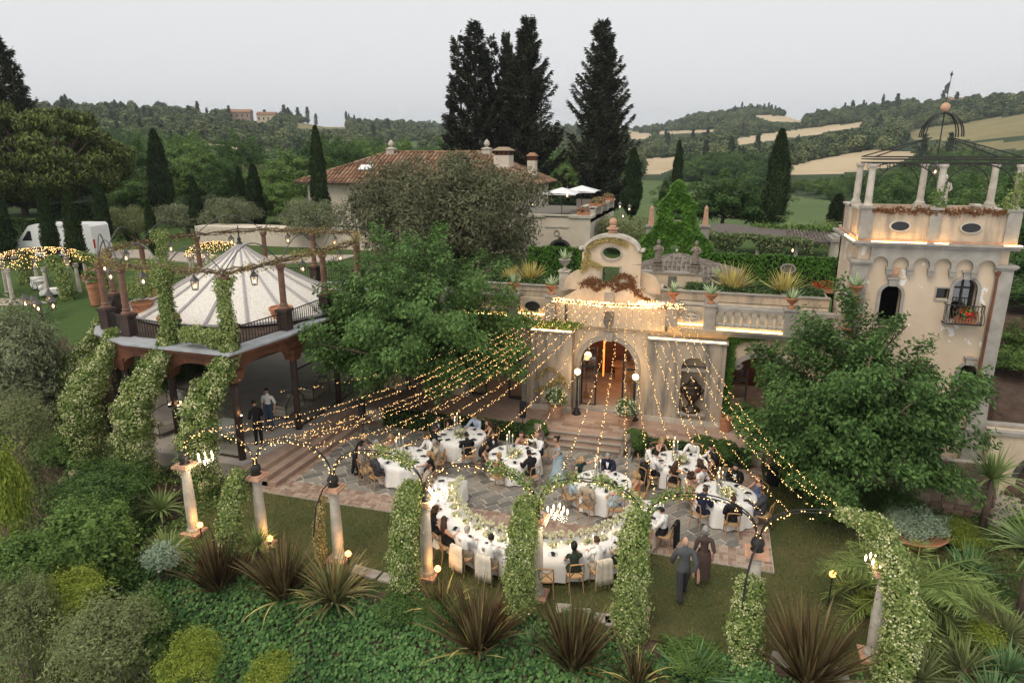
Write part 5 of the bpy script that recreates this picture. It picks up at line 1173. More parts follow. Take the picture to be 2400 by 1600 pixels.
# date palm
def palm_meshes():
    g = np.random.default_rng(31); mb = MB(); parts = []
    for i in range(30):
        a = i * 2.399; el = g.uniform(.15, 1.15); ln = g.uniform(1.8, 2.5); d = np.array([math.cos(a), math.sin(a), 0]); p = np.array([0, 0, .9]); pts = []; ang_ = el; nseg = 12
        for k in range(nseg + 1):
            pts.append(p.copy()); p = p + (d * math.cos(ang_) + np.array([0, 0, math.sin(ang_)])) * ln / nseg; ang_ -= (1.0 + .5 * (1 - el)) / nseg * 1.25
        mb.tube([tuple(q) for q in pts], [.022 * (1 - .8 * k / nseg) + .004 for k in range(nseg + 1)], 4); B = np.array(pts)
        for sd in (-1, 1):
            s = np.linspace(.14, .99, 46); C = np.column_stack([np.interp(s, np.linspace(0, 1, nseg + 1), B[:, q]) for q in range(3)]); side = np.array([-d[1], d[0], 0]) * sd
            T = np.tile(side * .85 + d * .6 + np.array([0, 0, .1]), (46, 1)); N = np.tile([0, 0, 1.0], (46, 1)) + .25 * g.normal(size=(46, 3)); L = .42 * np.sin(np.pi * (.12 + .82 * s)) + .05
            parts.append(leaf_arrays(C, unit(N), L, .07, g, along=T * 3, droop=.22))
    V, F = cat_arrays(parts); tr = MB(); tr.lathe([(.3, -.2), (.26, .2), (.24, .6), (.3, .85), (.1, 1.0)], n=10)
    return np_mesh('palm_leaflets', V, F, 'leaf_palm'), mk_mesh('frond_ribs', mb.v, mb.f, 'leaf_palm'), mk_mesh('palm_trunk', tr.v, tr.f, 'bark')
PAL = palm_meshes(); place('date_palm', 'feathery date palm at the end of the lawn', 'palm', PAL, (5.25, 16.6, -.06), 0, 1.05, None, ('leaflets', 'frond_ribs', 'trunk'))
place('date_palm', 'small palm seen beyond the vine pergola near the tower', 'palm', PAL, (7.0, 58, 3.6), 1, 1.4, None, ('leaflets', 'frond_ribs', 'trunk'))
# ---------------------------------------------------------------- the two big trees
TL = limbtree('mulberry_a', 51, 8.2, 4.5, .6, 42, 9, 430, .165, 'leaf_mulberry', .24)
place('mulberry_tree', 'large leafy green tree between the pavilion and the arched door', 'tree', TL, (-11.6, 25.6, .3), .6)
TR = limbtree('mulberry_b', 53, 7.0, 3.4, .3, 40, 9, 430, .15, 'leaf_mulberry', .2, (.38, .7))
place('mulberry_tree', 'large leafy green tree in front of the tower', 'tree', TR, (4.7, 22.9, -.1), 2.2)
# ---------------------------------------------------------------- clipped hedges before the terrace
def hedge(label, x0, x1, y0, y1, z0, z1, n, L=.07, mat='leaf_box', lump=.07, cat='hedge', name='hedge'):
    V, F = sheet_leaves(gV, n, box_fn(x0, x1, y0, y1, z0, z1, lump), L, .7); c = ((x0 + x1) / 2, (y0 + y1) / 2, z0); t = thing(name, label, cat, c); V = V - np.array(c)
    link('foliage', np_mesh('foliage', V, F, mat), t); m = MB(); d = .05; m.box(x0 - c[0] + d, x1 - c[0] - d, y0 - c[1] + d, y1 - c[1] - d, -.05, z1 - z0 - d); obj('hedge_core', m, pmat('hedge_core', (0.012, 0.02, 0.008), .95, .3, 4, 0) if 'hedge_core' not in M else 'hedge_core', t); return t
hedge('low clipped box hedge left of the terrace steps', -13.0, -6.4, 24.45, 25.0, 0, .72, 5200); hedge('low clipped box hedge right of the terrace steps', -2.35, 1.9, 24.5, 25.0, 0, .72, 3800)
BALL = bush_mesh('box_ball', 91, 1, 1, 1, 3000, .13, 'leaf_box', .6, .1, 0, .15)
for x, y, r, lab in ((-6.35, 24.75, .5, 'clipped box ball left of the terrace steps'), (-2.35, 24.85, .52, 'clipped box ball right of the terrace steps'), (.2, 24.8, .55, 'clipped box ball in the middle of the right hand hedge'), (.95, 24.85, .5, 'clipped box ball near the end of the right hand hedge')):
    t = thing('box_ball', lab, 'box shrub', (x, y, 0)); o = link('foliage', BALL, t); o.location = (0, 0, r * .9); o.scale = (r, r, r)
# ivy clad walls behind the roof terrace
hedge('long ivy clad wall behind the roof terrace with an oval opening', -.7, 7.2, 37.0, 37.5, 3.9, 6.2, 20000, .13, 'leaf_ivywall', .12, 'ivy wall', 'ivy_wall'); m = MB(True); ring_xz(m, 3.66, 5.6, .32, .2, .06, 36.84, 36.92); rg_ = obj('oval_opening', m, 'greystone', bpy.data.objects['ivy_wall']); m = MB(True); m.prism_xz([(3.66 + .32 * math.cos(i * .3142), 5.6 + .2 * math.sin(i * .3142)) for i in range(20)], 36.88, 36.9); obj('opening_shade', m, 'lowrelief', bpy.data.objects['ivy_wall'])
hedge('ivy clad hedge behind the agave urn left of the gable', -9.6, -5.6, 35.6, 36.2, 4.0, 6.35, 12000, .12, 'leaf_ivywall', .12, 'ivy wall', 'ivy_wall')
# ivy gable
def ivy_gable():
    GX, GY = -2.1, 39.0; half = [(2.05, 4.2), (2.05, 5.6), (1.95, 6.5), (1.55, 6.9), (1.25, 7.25), (1.0, 7.7), (.92, 8.3), (1.0, 8.6), (.7, 8.95), (.42, 9.25), (.28, 9.7), (0, 9.95)]
    wid = lambda z: np.interp(z, [p[1] for p in half], [p[0] for p in half]); g = np.random.default_rng(15)
    z = g.uniform(4.2, 9.95, 30000); x = g.uniform(-2.2, 2.2, 30000); k = np.abs(x) < wid(z); x, z = x[k], z[k]
    op = (np.abs(x - .02) < .3) & (np.abs(z - 8.05) < .36) | (((x - .02) / .36) ** 2 + ((z - 6.3) / .24) ** 2 < 1); x, z = x[~op], z[~op]; n = len(x)
    y = -.22 - .25 * np.array([hnoise(a, b, 1.2, 6) for a, b in zip(x, z)]) - .1 * g.random(n); side = np.abs(x) > wid(z) - .15
    N = np.column_stack([np.where(side, np.sign(x) * .9, 0), np.full(n, -1.0), np.where(side, .4, .25)]) + .45 * g.normal(size=(n, 3)); V, F = leaf_arrays(np.column_stack([x, y, z - 4.2]), unit(N), .2, .8, g, along=np.tile([0, 0, -1.0], (n, 1)))
    t = thing('ivy_gable', 'tall stepped garden gable smothered in bright green ivy', 'ivy wall', (GX, GY, 4.2)); link('foliage', np_mesh('foliage', V, F, 'leaf_ivywall'), t)
    o2 = [(-p[0] * .95, p[1] - 4.2) for p in half] + [(p[0] * .95, p[1] - 4.2) for p in half[::-1]][1:]
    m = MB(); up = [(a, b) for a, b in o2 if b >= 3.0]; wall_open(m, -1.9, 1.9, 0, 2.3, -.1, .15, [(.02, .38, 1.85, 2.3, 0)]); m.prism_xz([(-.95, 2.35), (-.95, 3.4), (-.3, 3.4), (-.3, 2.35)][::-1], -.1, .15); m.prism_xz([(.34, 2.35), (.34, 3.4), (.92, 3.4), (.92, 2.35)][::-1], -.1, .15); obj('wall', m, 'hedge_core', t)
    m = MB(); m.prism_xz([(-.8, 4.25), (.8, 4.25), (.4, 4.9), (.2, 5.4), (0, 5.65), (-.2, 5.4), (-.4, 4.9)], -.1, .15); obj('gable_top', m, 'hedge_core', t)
    m = MB(); m.box(-.34, .38, -.16, -.1, 3.42, 3.5); m.box(-.34, -.28, -.16, -.1, 3.5, 4.2); m.box(.32, .38, -.16, -.1, 3.5, 4.2); obj('window_frame', m, 'palestone', t)
ivy_gable()
# ---------------------------------------------------------------- garden trees and cypresses
CY_A = cypress_meshes('cypress_a', 1, 6.0, .62, 6500, .26); CY_B = cypress_meshes('cypress_b', 2, 10.0, 1.05, 11000, .34)
def cyp(x, y, top, lab, rad=None, z=4.2):
    h = top - z; me, H0, R0 = (CY_B, 10.0, 1.05) if h > 7 else (CY_A, 6.0, .62); s = h / H0; r = (rad / R0 * .82) if rad else s
    place('cypress', lab, 'cypress', me, (x, y, z), rnd.uniform(0, 6), (r, r, s), 'garden cypresses')
for a in [(-45.6, 34.3, 8.9, 'slim cypress at the edge left of the white van', .75), (-41.0, 33.8, 9.1, 'slim cypress in front of the middle of the white van', .62), (-35.3, 30.6, 9.1, 'slim cypress in front of the rear of the white van', .62), (-44.6, 41.3, 9.3, 'cypress between the white van and the lantern ring', .72), (-37.6, 38.7, 8.0, 'short cypress right behind the lantern ring', .5),
          (-55.6, 59.2, 13.3, 'tall broad cypress rising over the olives left of the villa', 1.45), (-42.7, 49.1, 9.2, 'cypress among the silvery olives behind the lantern ring', .72), (-42.3, 54.6, 9.8, 'narrow left cypress of the close pair behind the tent roof', .7), (-38.8, 52.0, 10.1, 'broad right cypress of the close pair behind the tent roof', .95),
          (-33.0, 53.0, 13.2, 'tall dark cypress standing before the villa corner', .95), (-5.6, 99.0, 12.6, 'cypress far behind the ivy gable', 1.0), (5.4, 72.7, 13.2, 'tallest cypress in the green field left of the tower', 1.45), (10.7, 70.3, 7.5, 'small cypress close to the tower edge', 1.0), (-6.1, 84.9, 7.9, 'small cone shaped cypress left of the ivy gable', .9), (-9.2, 78.0, 11.5, 'dark cypress at the foot of the great firs', 1.3)]: cyp(*a)
OAK = [limbtree('oak_a', 61, 8, 4.0, .7, 26, 6, 190, .27, 'leaf_oak', .25, (.6, 1.0)), limbtree('oak_b', 62, 8, 3.6, .6, 26, 6, 190, .27, 'leaf_mid', .25, (.6, 1.0))]
OLV = [broadleaf('olive_a', 64, 4.2, 2.4, .7, 26, 420, .17, 'leaf_olive', (.5, .95), .85, .16, .3), broadleaf('olive_b', 65, 4.0, 2.6, .6, 24, 420, .17, 'leaf_sage', (.5, .95), .85, .16, .3)]
def tree(k, x, y, zc, rx, rz, lab):
    me, H0, R0 = {'oak': (OAK[0], 8, 4.0), 'green': (OAK[1], 8, 3.6), 'olive': (OLV[0], 4.2, 2.4), 'sage': (OLV[1], 4.0, 2.6)}[k]; g = ground_h(x, y); h = max(1.5, zc + rz - g)
    place('garden_tree', lab, 'tree', me, (x, y, g - .1), rnd.uniform(0, 6), (rx / R0, rx / R0, h / H0))
for a in [('oak', -76.2, 76.5, 9.8, 3.9, 3.4, 'pale tree above the umbrella pine edge at the foot of the hill'), ('oak', -65.3, 64.1, 7.2, 3.0, 3.1, 'dark tree right beside the umbrella pine crown'), ('green', -64.9, 74.6, 8.6, 4.2, 3.6, 'leafy green tree left of the tall broad cypress'), ('oak', -57.6, 71.6, 8.5, 2.7, 3.2, 'dark round tree between the cypresses'), ('green', -51.6, 78.6, 8.3, 4.6, 3.6, 'fresh green tree left of the villa roof'),
          ('sage', -64.5, 85.2, 7.1, 4.0, 3.2, 'grey olive at the foot of the vineyard'), ('olive', -44.1, 49.5, 5.6, 2.7, 1.8, 'silvery olive left of the cypress behind the lantern ring'), ('olive', -39.2, 48.9, 6.3, 2.8, 1.8, 'silvery olive before the close pair of cypresses'), ('sage', -44.7, 44.1, 6.1, 2.2, 1.5, 'silvery olive beyond the lantern ring corner'), ('olive', -29.2, 45.6, 6.8, 2.5, 1.6, 'silvery olive beside the dark villa cypress'),
          ('sage', -6.5, 50.2, 5.7, 3.0, 1.5, 'grey olive below the parasol terrace'), ('oak', .7, 78.4, 6.6, 4.2, 3.0, 'dark dense tree right behind the ivy gable'), ('green', -59.2, 60.7, 7.0, 3.6, 2.2, 'green tree below the tall broad cypress'), ('green', -42.4, 60.4, 6.6, 2.6, 1.9, 'small green tree behind the close pair of cypresses'), ('green', -49.0, 68.0, 7.6, 3.2, 2.6, 'green tree between the dark round tree and the villa'),
          ('oak', 15.7, 42.2, 5.3, 2.6, 4.2, 'dark tree behind the tower at the edge'), ('oak', 15.0, 36.0, 2.4, 2.6, 3.6, 'dark tree right of the tower foot'), ('green', 13.2, 33.0, 2.6, 1.6, 1.8, 'bright green tree with white roses right of the tower'), ('oak', 3.9, 80.0, 5.4, 3.6, 2.4, 'low dark tree left of the tallest field cypress'), ('oak', -3.6, 70.0, 6.4, 2.6, 2.4, 'dark tree left behind the ivy gable'), ('oak', 18.0, 48.0, 6.0, 4.0, 4.0, 'wide dark tree far right behind the tower')]: tree(*a)
TAM = broadleaf('tamarisk', 71, 8.6, 6.6, .6, 70, 680, .30, 'leaf_tamarisk', (1.0, 1.9), .85, .35, .26); place('tamarisk_tree', 'huge grey brown feathery tamarisk in front of the villa', 'tree', TAM, (-15.7, 39.4, 3.6), .4, (1, 1, .93))
# umbrella pine
def pine_meshes():
    g = np.random.default_rng(81); rg = random.Random(81); parts = []; cs = []
    while len(cs) < 165:
        d = g.normal(size=3); d /= np.linalg.norm(d); q = g.uniform(.6, 1) ** .5; cs.append(np.array([6.9 * d[0] * q, 6.9 * d[1] * q, 5.0 + (5.0 if d[2] > 0 else 2.0) * d[2] * q]))
    for c in cs: P, N = blob_points(g, [c], [g.uniform(.8, 1.4)], [520], .5, .6); parts.append(leaf_arrays(P, N, .36, .42, g, along=np.column_stack([g.normal(0, .4, 520), g.normal(0, .4, 520), np.ones(520)])))
    V, F = cat_arrays(parts); mb = MB(); tp_ = limb(mb, (0, 0, -.4), (.6, 0, 4.2), .5, .34, .03, 6, rg, 10)
    for c in cs[::2]: limb(mb, (.6, 0, 3.9), tuple(c - np.array([0, 0, .4])), .16, .03, .1, 5, rg, 5)
    return np_mesh('pine_crown', V, F, 'leaf_pine'), mk_mesh('pine_trunk', mb.v, mb.f, pmat('pine_bark', (0.19, 0.12, 0.10), .9, .4, 5, .6, 15), True)
place('umbrella_pine', 'broad umbrella pine with a flat domed crown at the left edge', 'pine tree', pine_meshes(), (-58.2, 47.5, 3.9), .3, (1.08, 1.08, 1.14))
# great firs behind the villa
FA = conifer_meshes('fir_a', 91, 21.5, 4.6, 190, .10, dens=1.15, tops=3); FB = conifer_meshes('fir_b', 92, 21, 4.7, 190, .08, dens=1.1, tops=2)
place('fir_tree', 'left great fir of the close pair behind the villa', 'fir tree', FA, (-27.3, 77.4, 3.6), .5, (.95, .95, .99)); place('fir_tree', 'right great fir of the close pair behind the villa', 'fir tree', FB, (-21.6, 79.2, 3.6), 1.2, (1.02, 1.02, 1.04)); place('fir_tree', 'lone great fir right of the villa roof', 'fir tree', FB, (-13.6, 81.4, 3.4), 3.3, (1.05, 1.05, 1.03))
place('fir_tree', 'fir top rising behind the umbrella pine', 'fir tree', FA, (-72.2, 57.2, 4.0), 2.6, (.95, .95, .86)); place('fir_tree', 'third narrow fir standing inside the close pair', 'fir tree', FB, (-24.6, 80.6, 3.6), 4.4, (.6, .6, .98))
# garden hedges left
hedge('clipped green hedge behind the white van', -62, -46, 44.5, 46, 4.0, 5.6, 9000, .2, 'leaf_mid', .2); hedge('dark garden hedge below the umbrella pine', -60, -53, 50, 51.5, 4.0, 6.6, 5000, .22, 'leaf_box', .25)
# ---------------------------------------------------------------- far woods: one mass of trees on the hills
FAR = [broadleaf('far_a', 101, 7, 4.2, .3, 16, 60, 1.15, 'leaf_far', (1.3, 2.1), .8, .2, .7), broadleaf('far_b', 102, 6, 3.6, .3, 14, 60, 1.05, 'leaf_far', (1.2, 1.9), .8, .2, .7), broadleaf('far_c', 103, 9, 3.6, .3, 18, 60, 1.1, 'leaf_far', (1.2, 1.9), .9, .2, .7)]
CYF = cypress_meshes('far_cypress', 7, 11, 1.3, 420, 1.3, 'leaf_far_dark')
def far_woods():
    g = random.Random(17); pts = []; idx = []; scl = []
    for _ in range(60000):
        phi = R(g.uniform(-47, 47)); d = math.sqrt(g.uniform(105 ** 2, 1250 ** 2)); e, Rr = sky_at(math.degrees(phi))
        if d > Rr * 1.04: continue
        if d > 600 and g.random() < .25: continue
        x, y = site_xy(d * math.sin(phi), d * math.cos(phi)); z = ground_h(x, y)
        sc_ = (.35 + .95 * g.random() ** 1.8) * (1.0 if d < 600 else 1.15)
        if any(field_of(x, y, z, u_ * sc_) for u_ in (0, 2, 4, 6, 8)): continue
        if -21.6 < math.degrees(phi) < -18 and d > Rr - 130: continue
        den = hnoise(x, y, 1 / 55., 11) + .25
        if den < -.12 and g.random() < .85: continue
        if math.degrees(phi) > 7 and d < 235 and pix(x, y, z)[1] > 415 and math.degrees(phi) < 24: continue
        pts.append((x, y, z - .3)); k_ = g.random(); idx.append(3 if k_ < .02 and d > 300 else (4 if k_ < .5 else 5) if d < 330 else g.randrange(3)); scl.append(sc_)
    me = bpy.data.meshes.new('woodland'); me.from_pydata(pts, [], []); a = me.attributes.new('idx', 'INT', 'POINT'); a.data.foreach_set('value', idx); a = me.attributes.new('scl', 'FLOAT', 'POINT'); a.data.foreach_set('value', scl)
    o = link('woodland', me); tag(o, 'distant wood covering the hills around the fields', 'woodland', kind='stuff')
    src = bpy.data.collections.new('wood_sources')
    for i, (c, t_) in enumerate(FAR + [CYF] + OAK): q = bpy.data.objects.new(f'wood_source_{i}', c); src.objects.link(q)
    ng = bpy.data.node_groups.new('scatter_wood', 'GeometryNodeTree'); ng.interface.new_socket('Geometry', in_out='INPUT', socket_type='NodeSocketGeometry'); ng.interface.new_socket('Geometry', in_out='OUTPUT', socket_type='NodeSocketGeometry')
    N = ng.nodes; Lk = ng.links; gi = N.new('NodeGroupInput'); go = N.new('NodeGroupOutput'); ip = N.new('GeometryNodeInstanceOnPoints'); ci = N.new('GeometryNodeCollectionInfo')
    ci.inputs['Collection'].default_value = src; ci.inputs['Separate Children'].default_value = True; ip.inputs['Pick Instance'].default_value = True
    na = N.new('GeometryNodeInputNamedAttribute'); na.data_type = 'INT'; na.inputs['Name'].default_value = 'idx'; nb = N.new('GeometryNodeInputNamedAttribute'); nb.data_type = 'FLOAT'; nb.inputs['Name'].default_value = 'scl'
    rv = N.new('FunctionNodeRandomValue'); rv.data_type = 'FLOAT_VECTOR'; rv.inputs[0].default_value = (0, 0, 0); rv.inputs[1].default_value = (0, 0, 6.283)
    m2p = N.new('GeometryNodeMeshToPoints')
    Lk.new(gi.outputs[0], m2p.inputs[0]); Lk.new(m2p.outputs[0], ip.inputs['Points']); Lk.new(ci.outputs[0], ip.inputs['Instance']); Lk.new(na.outputs[0], ip.inputs['Instance Index']); Lk.new(rv.outputs[0], ip.inputs['Rotation']); Lk.new(nb.outputs[0], ip.inputs['Scale']); Lk.new(ip.outputs[0], go.inputs[0])
    md = o.modifiers.new('scatter', 'NODES'); md.node_group = ng; print('far trees', len(pts))
far_woods()
# single cypresses and firs one can pick out along the ridges
gr = random.Random(23); ridge = [(-24.2, 9), (-23.6, 12), (-23.0, 8), (-21.5, 10), (-20.2, 8), (-19.0, 9), (-17.6, 13), (-17.3, 11), (-16.6, 12), (-15.9, 14), (-15.3, 10), (-13.0, 15), (-12.8, 13), (-12.4, 12), (-9.5, 9), (-8.6, 8), (18.8, 11), (19.3, 12), (19.8, 11), (20.1, 10), (25.3, 13), (26.0, 12), (27.2, 15), (28.1, 14), (30.8, 13), (31.6, 11)]
ordn = ['first', 'second', 'third', 'fourth', 'fifth', 'sixth', 'seventh', 'eighth', 'ninth', 'tenth', 'eleventh', 'twelfth', 'thirteenth', 'fourteenth', 'fifteenth', 'sixteenth']
for i, (phi, h) in enumerate(ridge):
    e, Rr = sky_at(phi); d = Rr * .985; x, y = site_xy(d * math.sin(R(phi)), d * math.cos(R(phi))); lab = f'{ordn[i]} lone dark tree from the left on the ridge left of the firs' if i < 16 else f'{ordn[i - 16]} lone dark tree from the left on the ridge right of the firs'
    place('ridge_cypress', lab, 'cypress', CYF, (x, y, ground_h(x, y) - .5), gr.uniform(0, 6), (gr.uniform(.9, 2.0), gr.uniform(.9, 2.0), h / 11 * 1.15), 'trees on the skyline', ('crown', 'trunk'))
# vine rows on the left vineyard
def vine_rows():
    mb = MB(True)
    for k in range(34):
        c = -30 + k * 1.0
    g = np.random.default_rng(5); P = []
    for k in range(44):
        for s in np.linspace(0, 1, 90):
            phi = -20.2 + 8.5 * s; d = 245 + k * 5.2 + 30 * s; x, y = site_xy(d * math.sin(R(phi)), d * math.cos(R(phi))); z = ground_h(x, y)
            if field_of(x, y, z) == 'vineyard_green': P.append((x, y, z + .7))
    P = np.array(P); n = len(P)
    if n: V, F = leaf_arrays(P, unit(np.column_stack([g.normal(0, .4, n), g.normal(0, .4, n), np.ones(n)])), 2.2, .55, g, along=np.tile([CA, SA, 0.], (n, 1))); o = link('vine_rows', np_mesh('vine_rows', V, F, 'leaf_oak')); tag(o, 'rows of vines on the hillside left of the villa', 'vineyard', kind='stuff')
vine_rows()
# ================================================================ villa behind the garden
vil = thing('villa', 'long cream villa with hipped terracotta tile roof behind the tamarisk', 'house', (-28, 65, 4.1))
m = MB(True); m.box(-39.2, -16.8, 60.8, 69.9, 3.8, 8.4); obj('wall', m, 'stucco_pale', vil)
EV = dict(x0=-40, x1=-16, y0=60, y1=70.7, z=8.45); RL, RR, RY, RZ = -32.4, -21.7, 65.35, 11.25
m = MB(True); m.add([(EV['x0'], EV['y0'], 8.4), (EV['x1'], EV['y0'], 8.4), (EV['x1'], EV['y1'], 8.4), (EV['x0'], EV['y1'], 8.4), (RL, RY, RZ - .06), (RR, RY, RZ - .06)], [(0, 1, 5, 4), (1, 2, 5), (2, 3, 4, 5), (3, 0, 4), (3, 2, 1, 0)]); rf = obj('roof', m, 'rooftile', vil)
def tile_slope(a, b, c, d, sp=.36, tl=.62, name='tiles', mat='rooftile', par=None, amp=.07, seed=0):
    """rows of half round tiles on the quad a-b (eave) to d-c (ridge)"""
    a, b, c, d = map(Vector, (a, b, c, d)); e = (b - a); L = e.length; e.normalize(); nrm = e.cross(((d + c) / 2 - (a + b) / 2)).normalized(); up = nrm.cross(e).normalized()
    if nrm.z < 0: nrm = -nrm
    ud = up if up.z > 0 else -up; Hs = ((d - a).dot(ud)); q = MB(True); rg = random.Random(seed); l0, r0 = (d - a).dot(e), (c - a).dot(e); n = int(L / sp)
    for i in range(n):
        s = (i + .5) * sp; hmax = Hs
        if s < l0: hmax = Hs * s / l0
        elif s > r0: hmax = Hs * (L - s) / max(1e-6, L - r0)
        t = 0; k = 0
        while t < hmax - .15:
            t1 = min(hmax, t + tl); j = rg.uniform(-.025, .025); lift = rg.uniform(0, .02); w = sp * .30; P0 = a + e * (s + j) + ud * t + nrm * (lift + .035); P1 = a + e * (s + j) + ud * t1 + nrm * lift
            v = []
            for P, wd in ((P0, w), (P1, w * .85)): v += [P - e * wd, P - e * wd * .55 + nrm * amp, P + e * wd * .55 + nrm * amp, P + e * wd]
            q.add(v, [(0, 1, 5, 4), (1, 2, 6, 5), (2, 3, 7, 6), (0, 3, 2, 1)]); t += tl
    return tag(obj(name, q, mat, par), kind='stuff')
E_ = EV; tile_slope((E_['x0'], E_['y0'], 8.45), (E_['x1'], E_['y0'], 8.45), (RR, RY, RZ), (RL, RY, RZ), .42, .75, par=rf); tile_slope((E_['x1'], E_['y0'], 8.45), (E_['x1'], E_['y1'], 8.45), (RR, RY + .01, RZ), (RR, RY - .01, RZ), .42, .75, par=rf, seed=3)
for i, (p, q) in enumerate((((RL, RY, RZ + .05), (RR, RY, RZ + .05)), ((E_['x1'], E_['y0'], 8.5), (RR, RY, RZ + .05)), ((E_['x0'], E_['y0'], 8.5), (RL, RY, RZ + .05)))):
    m = MB(True); p, q = Vector(p), Vector(q); n = int((q - p).length / .6)
    for k in range(n): m.tube([p.lerp(q, k / n), p.lerp(q, (k + .9) / n)], [.16, .12], 6)
    tag(obj('ridge_tiles', m, 'rooftile', rf), kind='stuff')
m = MB(True); m.tube([(E_['x0'], E_['y0'] - .05, 8.38), (E_['x1'] + .05, E_['y0'] - .05, 8.38), (E_['x1'] + .05, E_['y1'], 8.38)], .08, 6); obj('gutter', m, 'dark_steel', vil)
def chimney(x, y, z0, z1, w, lab):
    m = MB(True); m.box(x - w, x + w, y - w, y + w, z0, z1); c = obj('chimney', m, 'stucco_pale', rf)
    m = MB(True)
    for s in (-1, -.33, .33, 1):
        for t in (-1, 1): m.box(x + s * w * .85 - .06, x + s * w * .85 + .06, y + t * w * .85 - .06, y + t * w * .85 + .06, z1, z1 + .42)
    m.box(x - w * .6, x + w * .6, y - w * .6, y + w * .6, z1, z1 + .40); obj('chimney_vents', m, 'rust_steel', c)
    m = MB(True); m.box(x - w * 1.25, x + w * 1.25, y - w * 1.25, y + w * 1.25, z1 + .42, z1 + .75, (x - w * .5, x + w * .5, y - w * .5, y + w * .5)); obj('chimney_cap', m, 'rooftile', c)
chimney(-19.6, 63.4, 9.2, 11.0, .75, ''); chimney(-17.4, 65.6, 8.6, 10.5, .4, ''); chimney(-38.7, 62.2, 8.5, 10.0, .42, '')
for x in (RL + .3, RR - .2):
    m = MB(True); m.box(x - .4, x + .4, RY - .4, RY + .4, 10.9, 11.6); m.box(x - .5, x + .5, RY - .5, RY + .5, 11.6, 11.75, (x - .15, x + .15, RY - .15, RY + .15)); m.lathe([(.08, 0), (.3, .25), (.26, .5), (.02, .75)], (x, RY, 11.75), 8); obj('roof_finial', m, 'palestone', rf)
for x, t in ((-24.0, .62), (-33.5, .45)):
    y = E_['y0'] + (RY - E_['y0']) * t; z = 8.45 + (RZ - 8.45) * t; m = MB(True); m.obox((x, y, z + .14), 1.3, .9, .08, mat=Matrix.Rotation(math.atan2(2.8, 5.35), 3, 'X')); o = obj('skylight', m, 'white_paint', rf)
for y in (62.5, 65, 67.5):
    m = MB(True); m.box(-16.79, -16.7, y - .3, y + .3, 7.6, 8.0); wv = obj('window', m, 'glass_dark', vil); m = MB(True); m.box(-16.72, -16.62, y - .7, y + .7, 5.9, 6.0); obj('window_hood', m, 'palestone', vil)
for x in (-38, -34, -30, -19):
    m = MB(True); m.box(x - .5, x + .5, 60.72, 60.8, 5.4, 7.2); wv = obj('window', m, 'glass_dark', vil); m = MB(True); m.box(x - .65, x + .65, 60.68, 60.8, 7.2, 7.35); m.box(x - .65, x + .65, 60.68, 60.8, 5.25, 5.4); obj('window_frame', m, 'palestone', wv)
m = MB(True); m.tube([(-38.6, 60.5, 8.3), (-38.2, 60.7, 8.0), (-38.2, 60.7, 4.2)], .07, 6); obj('downpipe', m, 'dark_steel', vil)
# parasol terrace
pt = thing('parasol_terrace', 'white walled terrace with balustrade beside the villa', 'terrace', (-12.5, 52, 4.2))
m = MB(True); wall_open(m, -17, -8.3, 4.0, 6.9, 47, 47.4, [(-10.4, .62, 4.0, 4.75, .5)]); m.box(-8.7, -8.3, 47.4, 58, 4.0, 6.9); obj('wall', m, 'stucco_pale', pt); m = MB(True); m.box(-17, -8.3, 47.02, 58, 6.6, 6.9); m.box(-17, -8.8, 48.5, 48.7, 4.0, 6.6); obj('floor', m, 'lowrelief', pt)
m = MB(True); m.box(-9.8, -8.2, 46.9, 48, 6.9, 7.08); m.box(-17, -11.5, 46.9, 47.4, 6.9, 7.08); m.box(-11.5, -9.8, 46.95, 47.35, 6.2, 6.32); m.box(-11.5, -9.8, 46.92, 47.38, 7.0, 7.08); m.box(-8.6, -8.2, 48, 58, 7.45, 7.55); obj('coping', m, 'palestone', pt)
for k in range(9): o = link('baluster', BAL, pt); o.location = (-11.35 + k * .19 + 12.5, 47.13 - 52, 2.12); o.scale = (.9, .9, 1.15)
for k in range(14): o = link('baluster', BAL, pt); o.location = (-8.4 + 12.5, 48.3 + k * .7 - 52, 2.7); o.scale = (.9, .9, .95)
for y in (48.2, 51, 54, 57): m = MB(True); m.box(-8.62, -8.18, y - .2, y + .2, 6.9, 7.62); obj('post', m, 'palestone', pt)
m = MB(True); ring_xz(m, -10.65, 5.85, .16, .16, .05, 46.93, 47.0, 16); obj('medallion', m, 'greystone', pt); m = MB(True); aa = arc(-10.4, 4.75, .62, 180, 0, 12, .5); bb = arc(-10.4, 4.75, .8, 180, 0, 12, .68); m.strip_xz(aa, bb, 46.9, 47.1); m.box(-10.5, -10.3, 46.86, 47.0, 5.38, 5.58); obj('arch_surround', m, 'iron_grey', pt)
m = MB(True); m.box(-9.3, -8.9, 48.2, 50.6, 6.92, 7.6); m.box(-10.6, -9.4, 53.5, 53.7, 6.92, 7.75); obj('planter_wall', m, 'stucco_pale', pt)
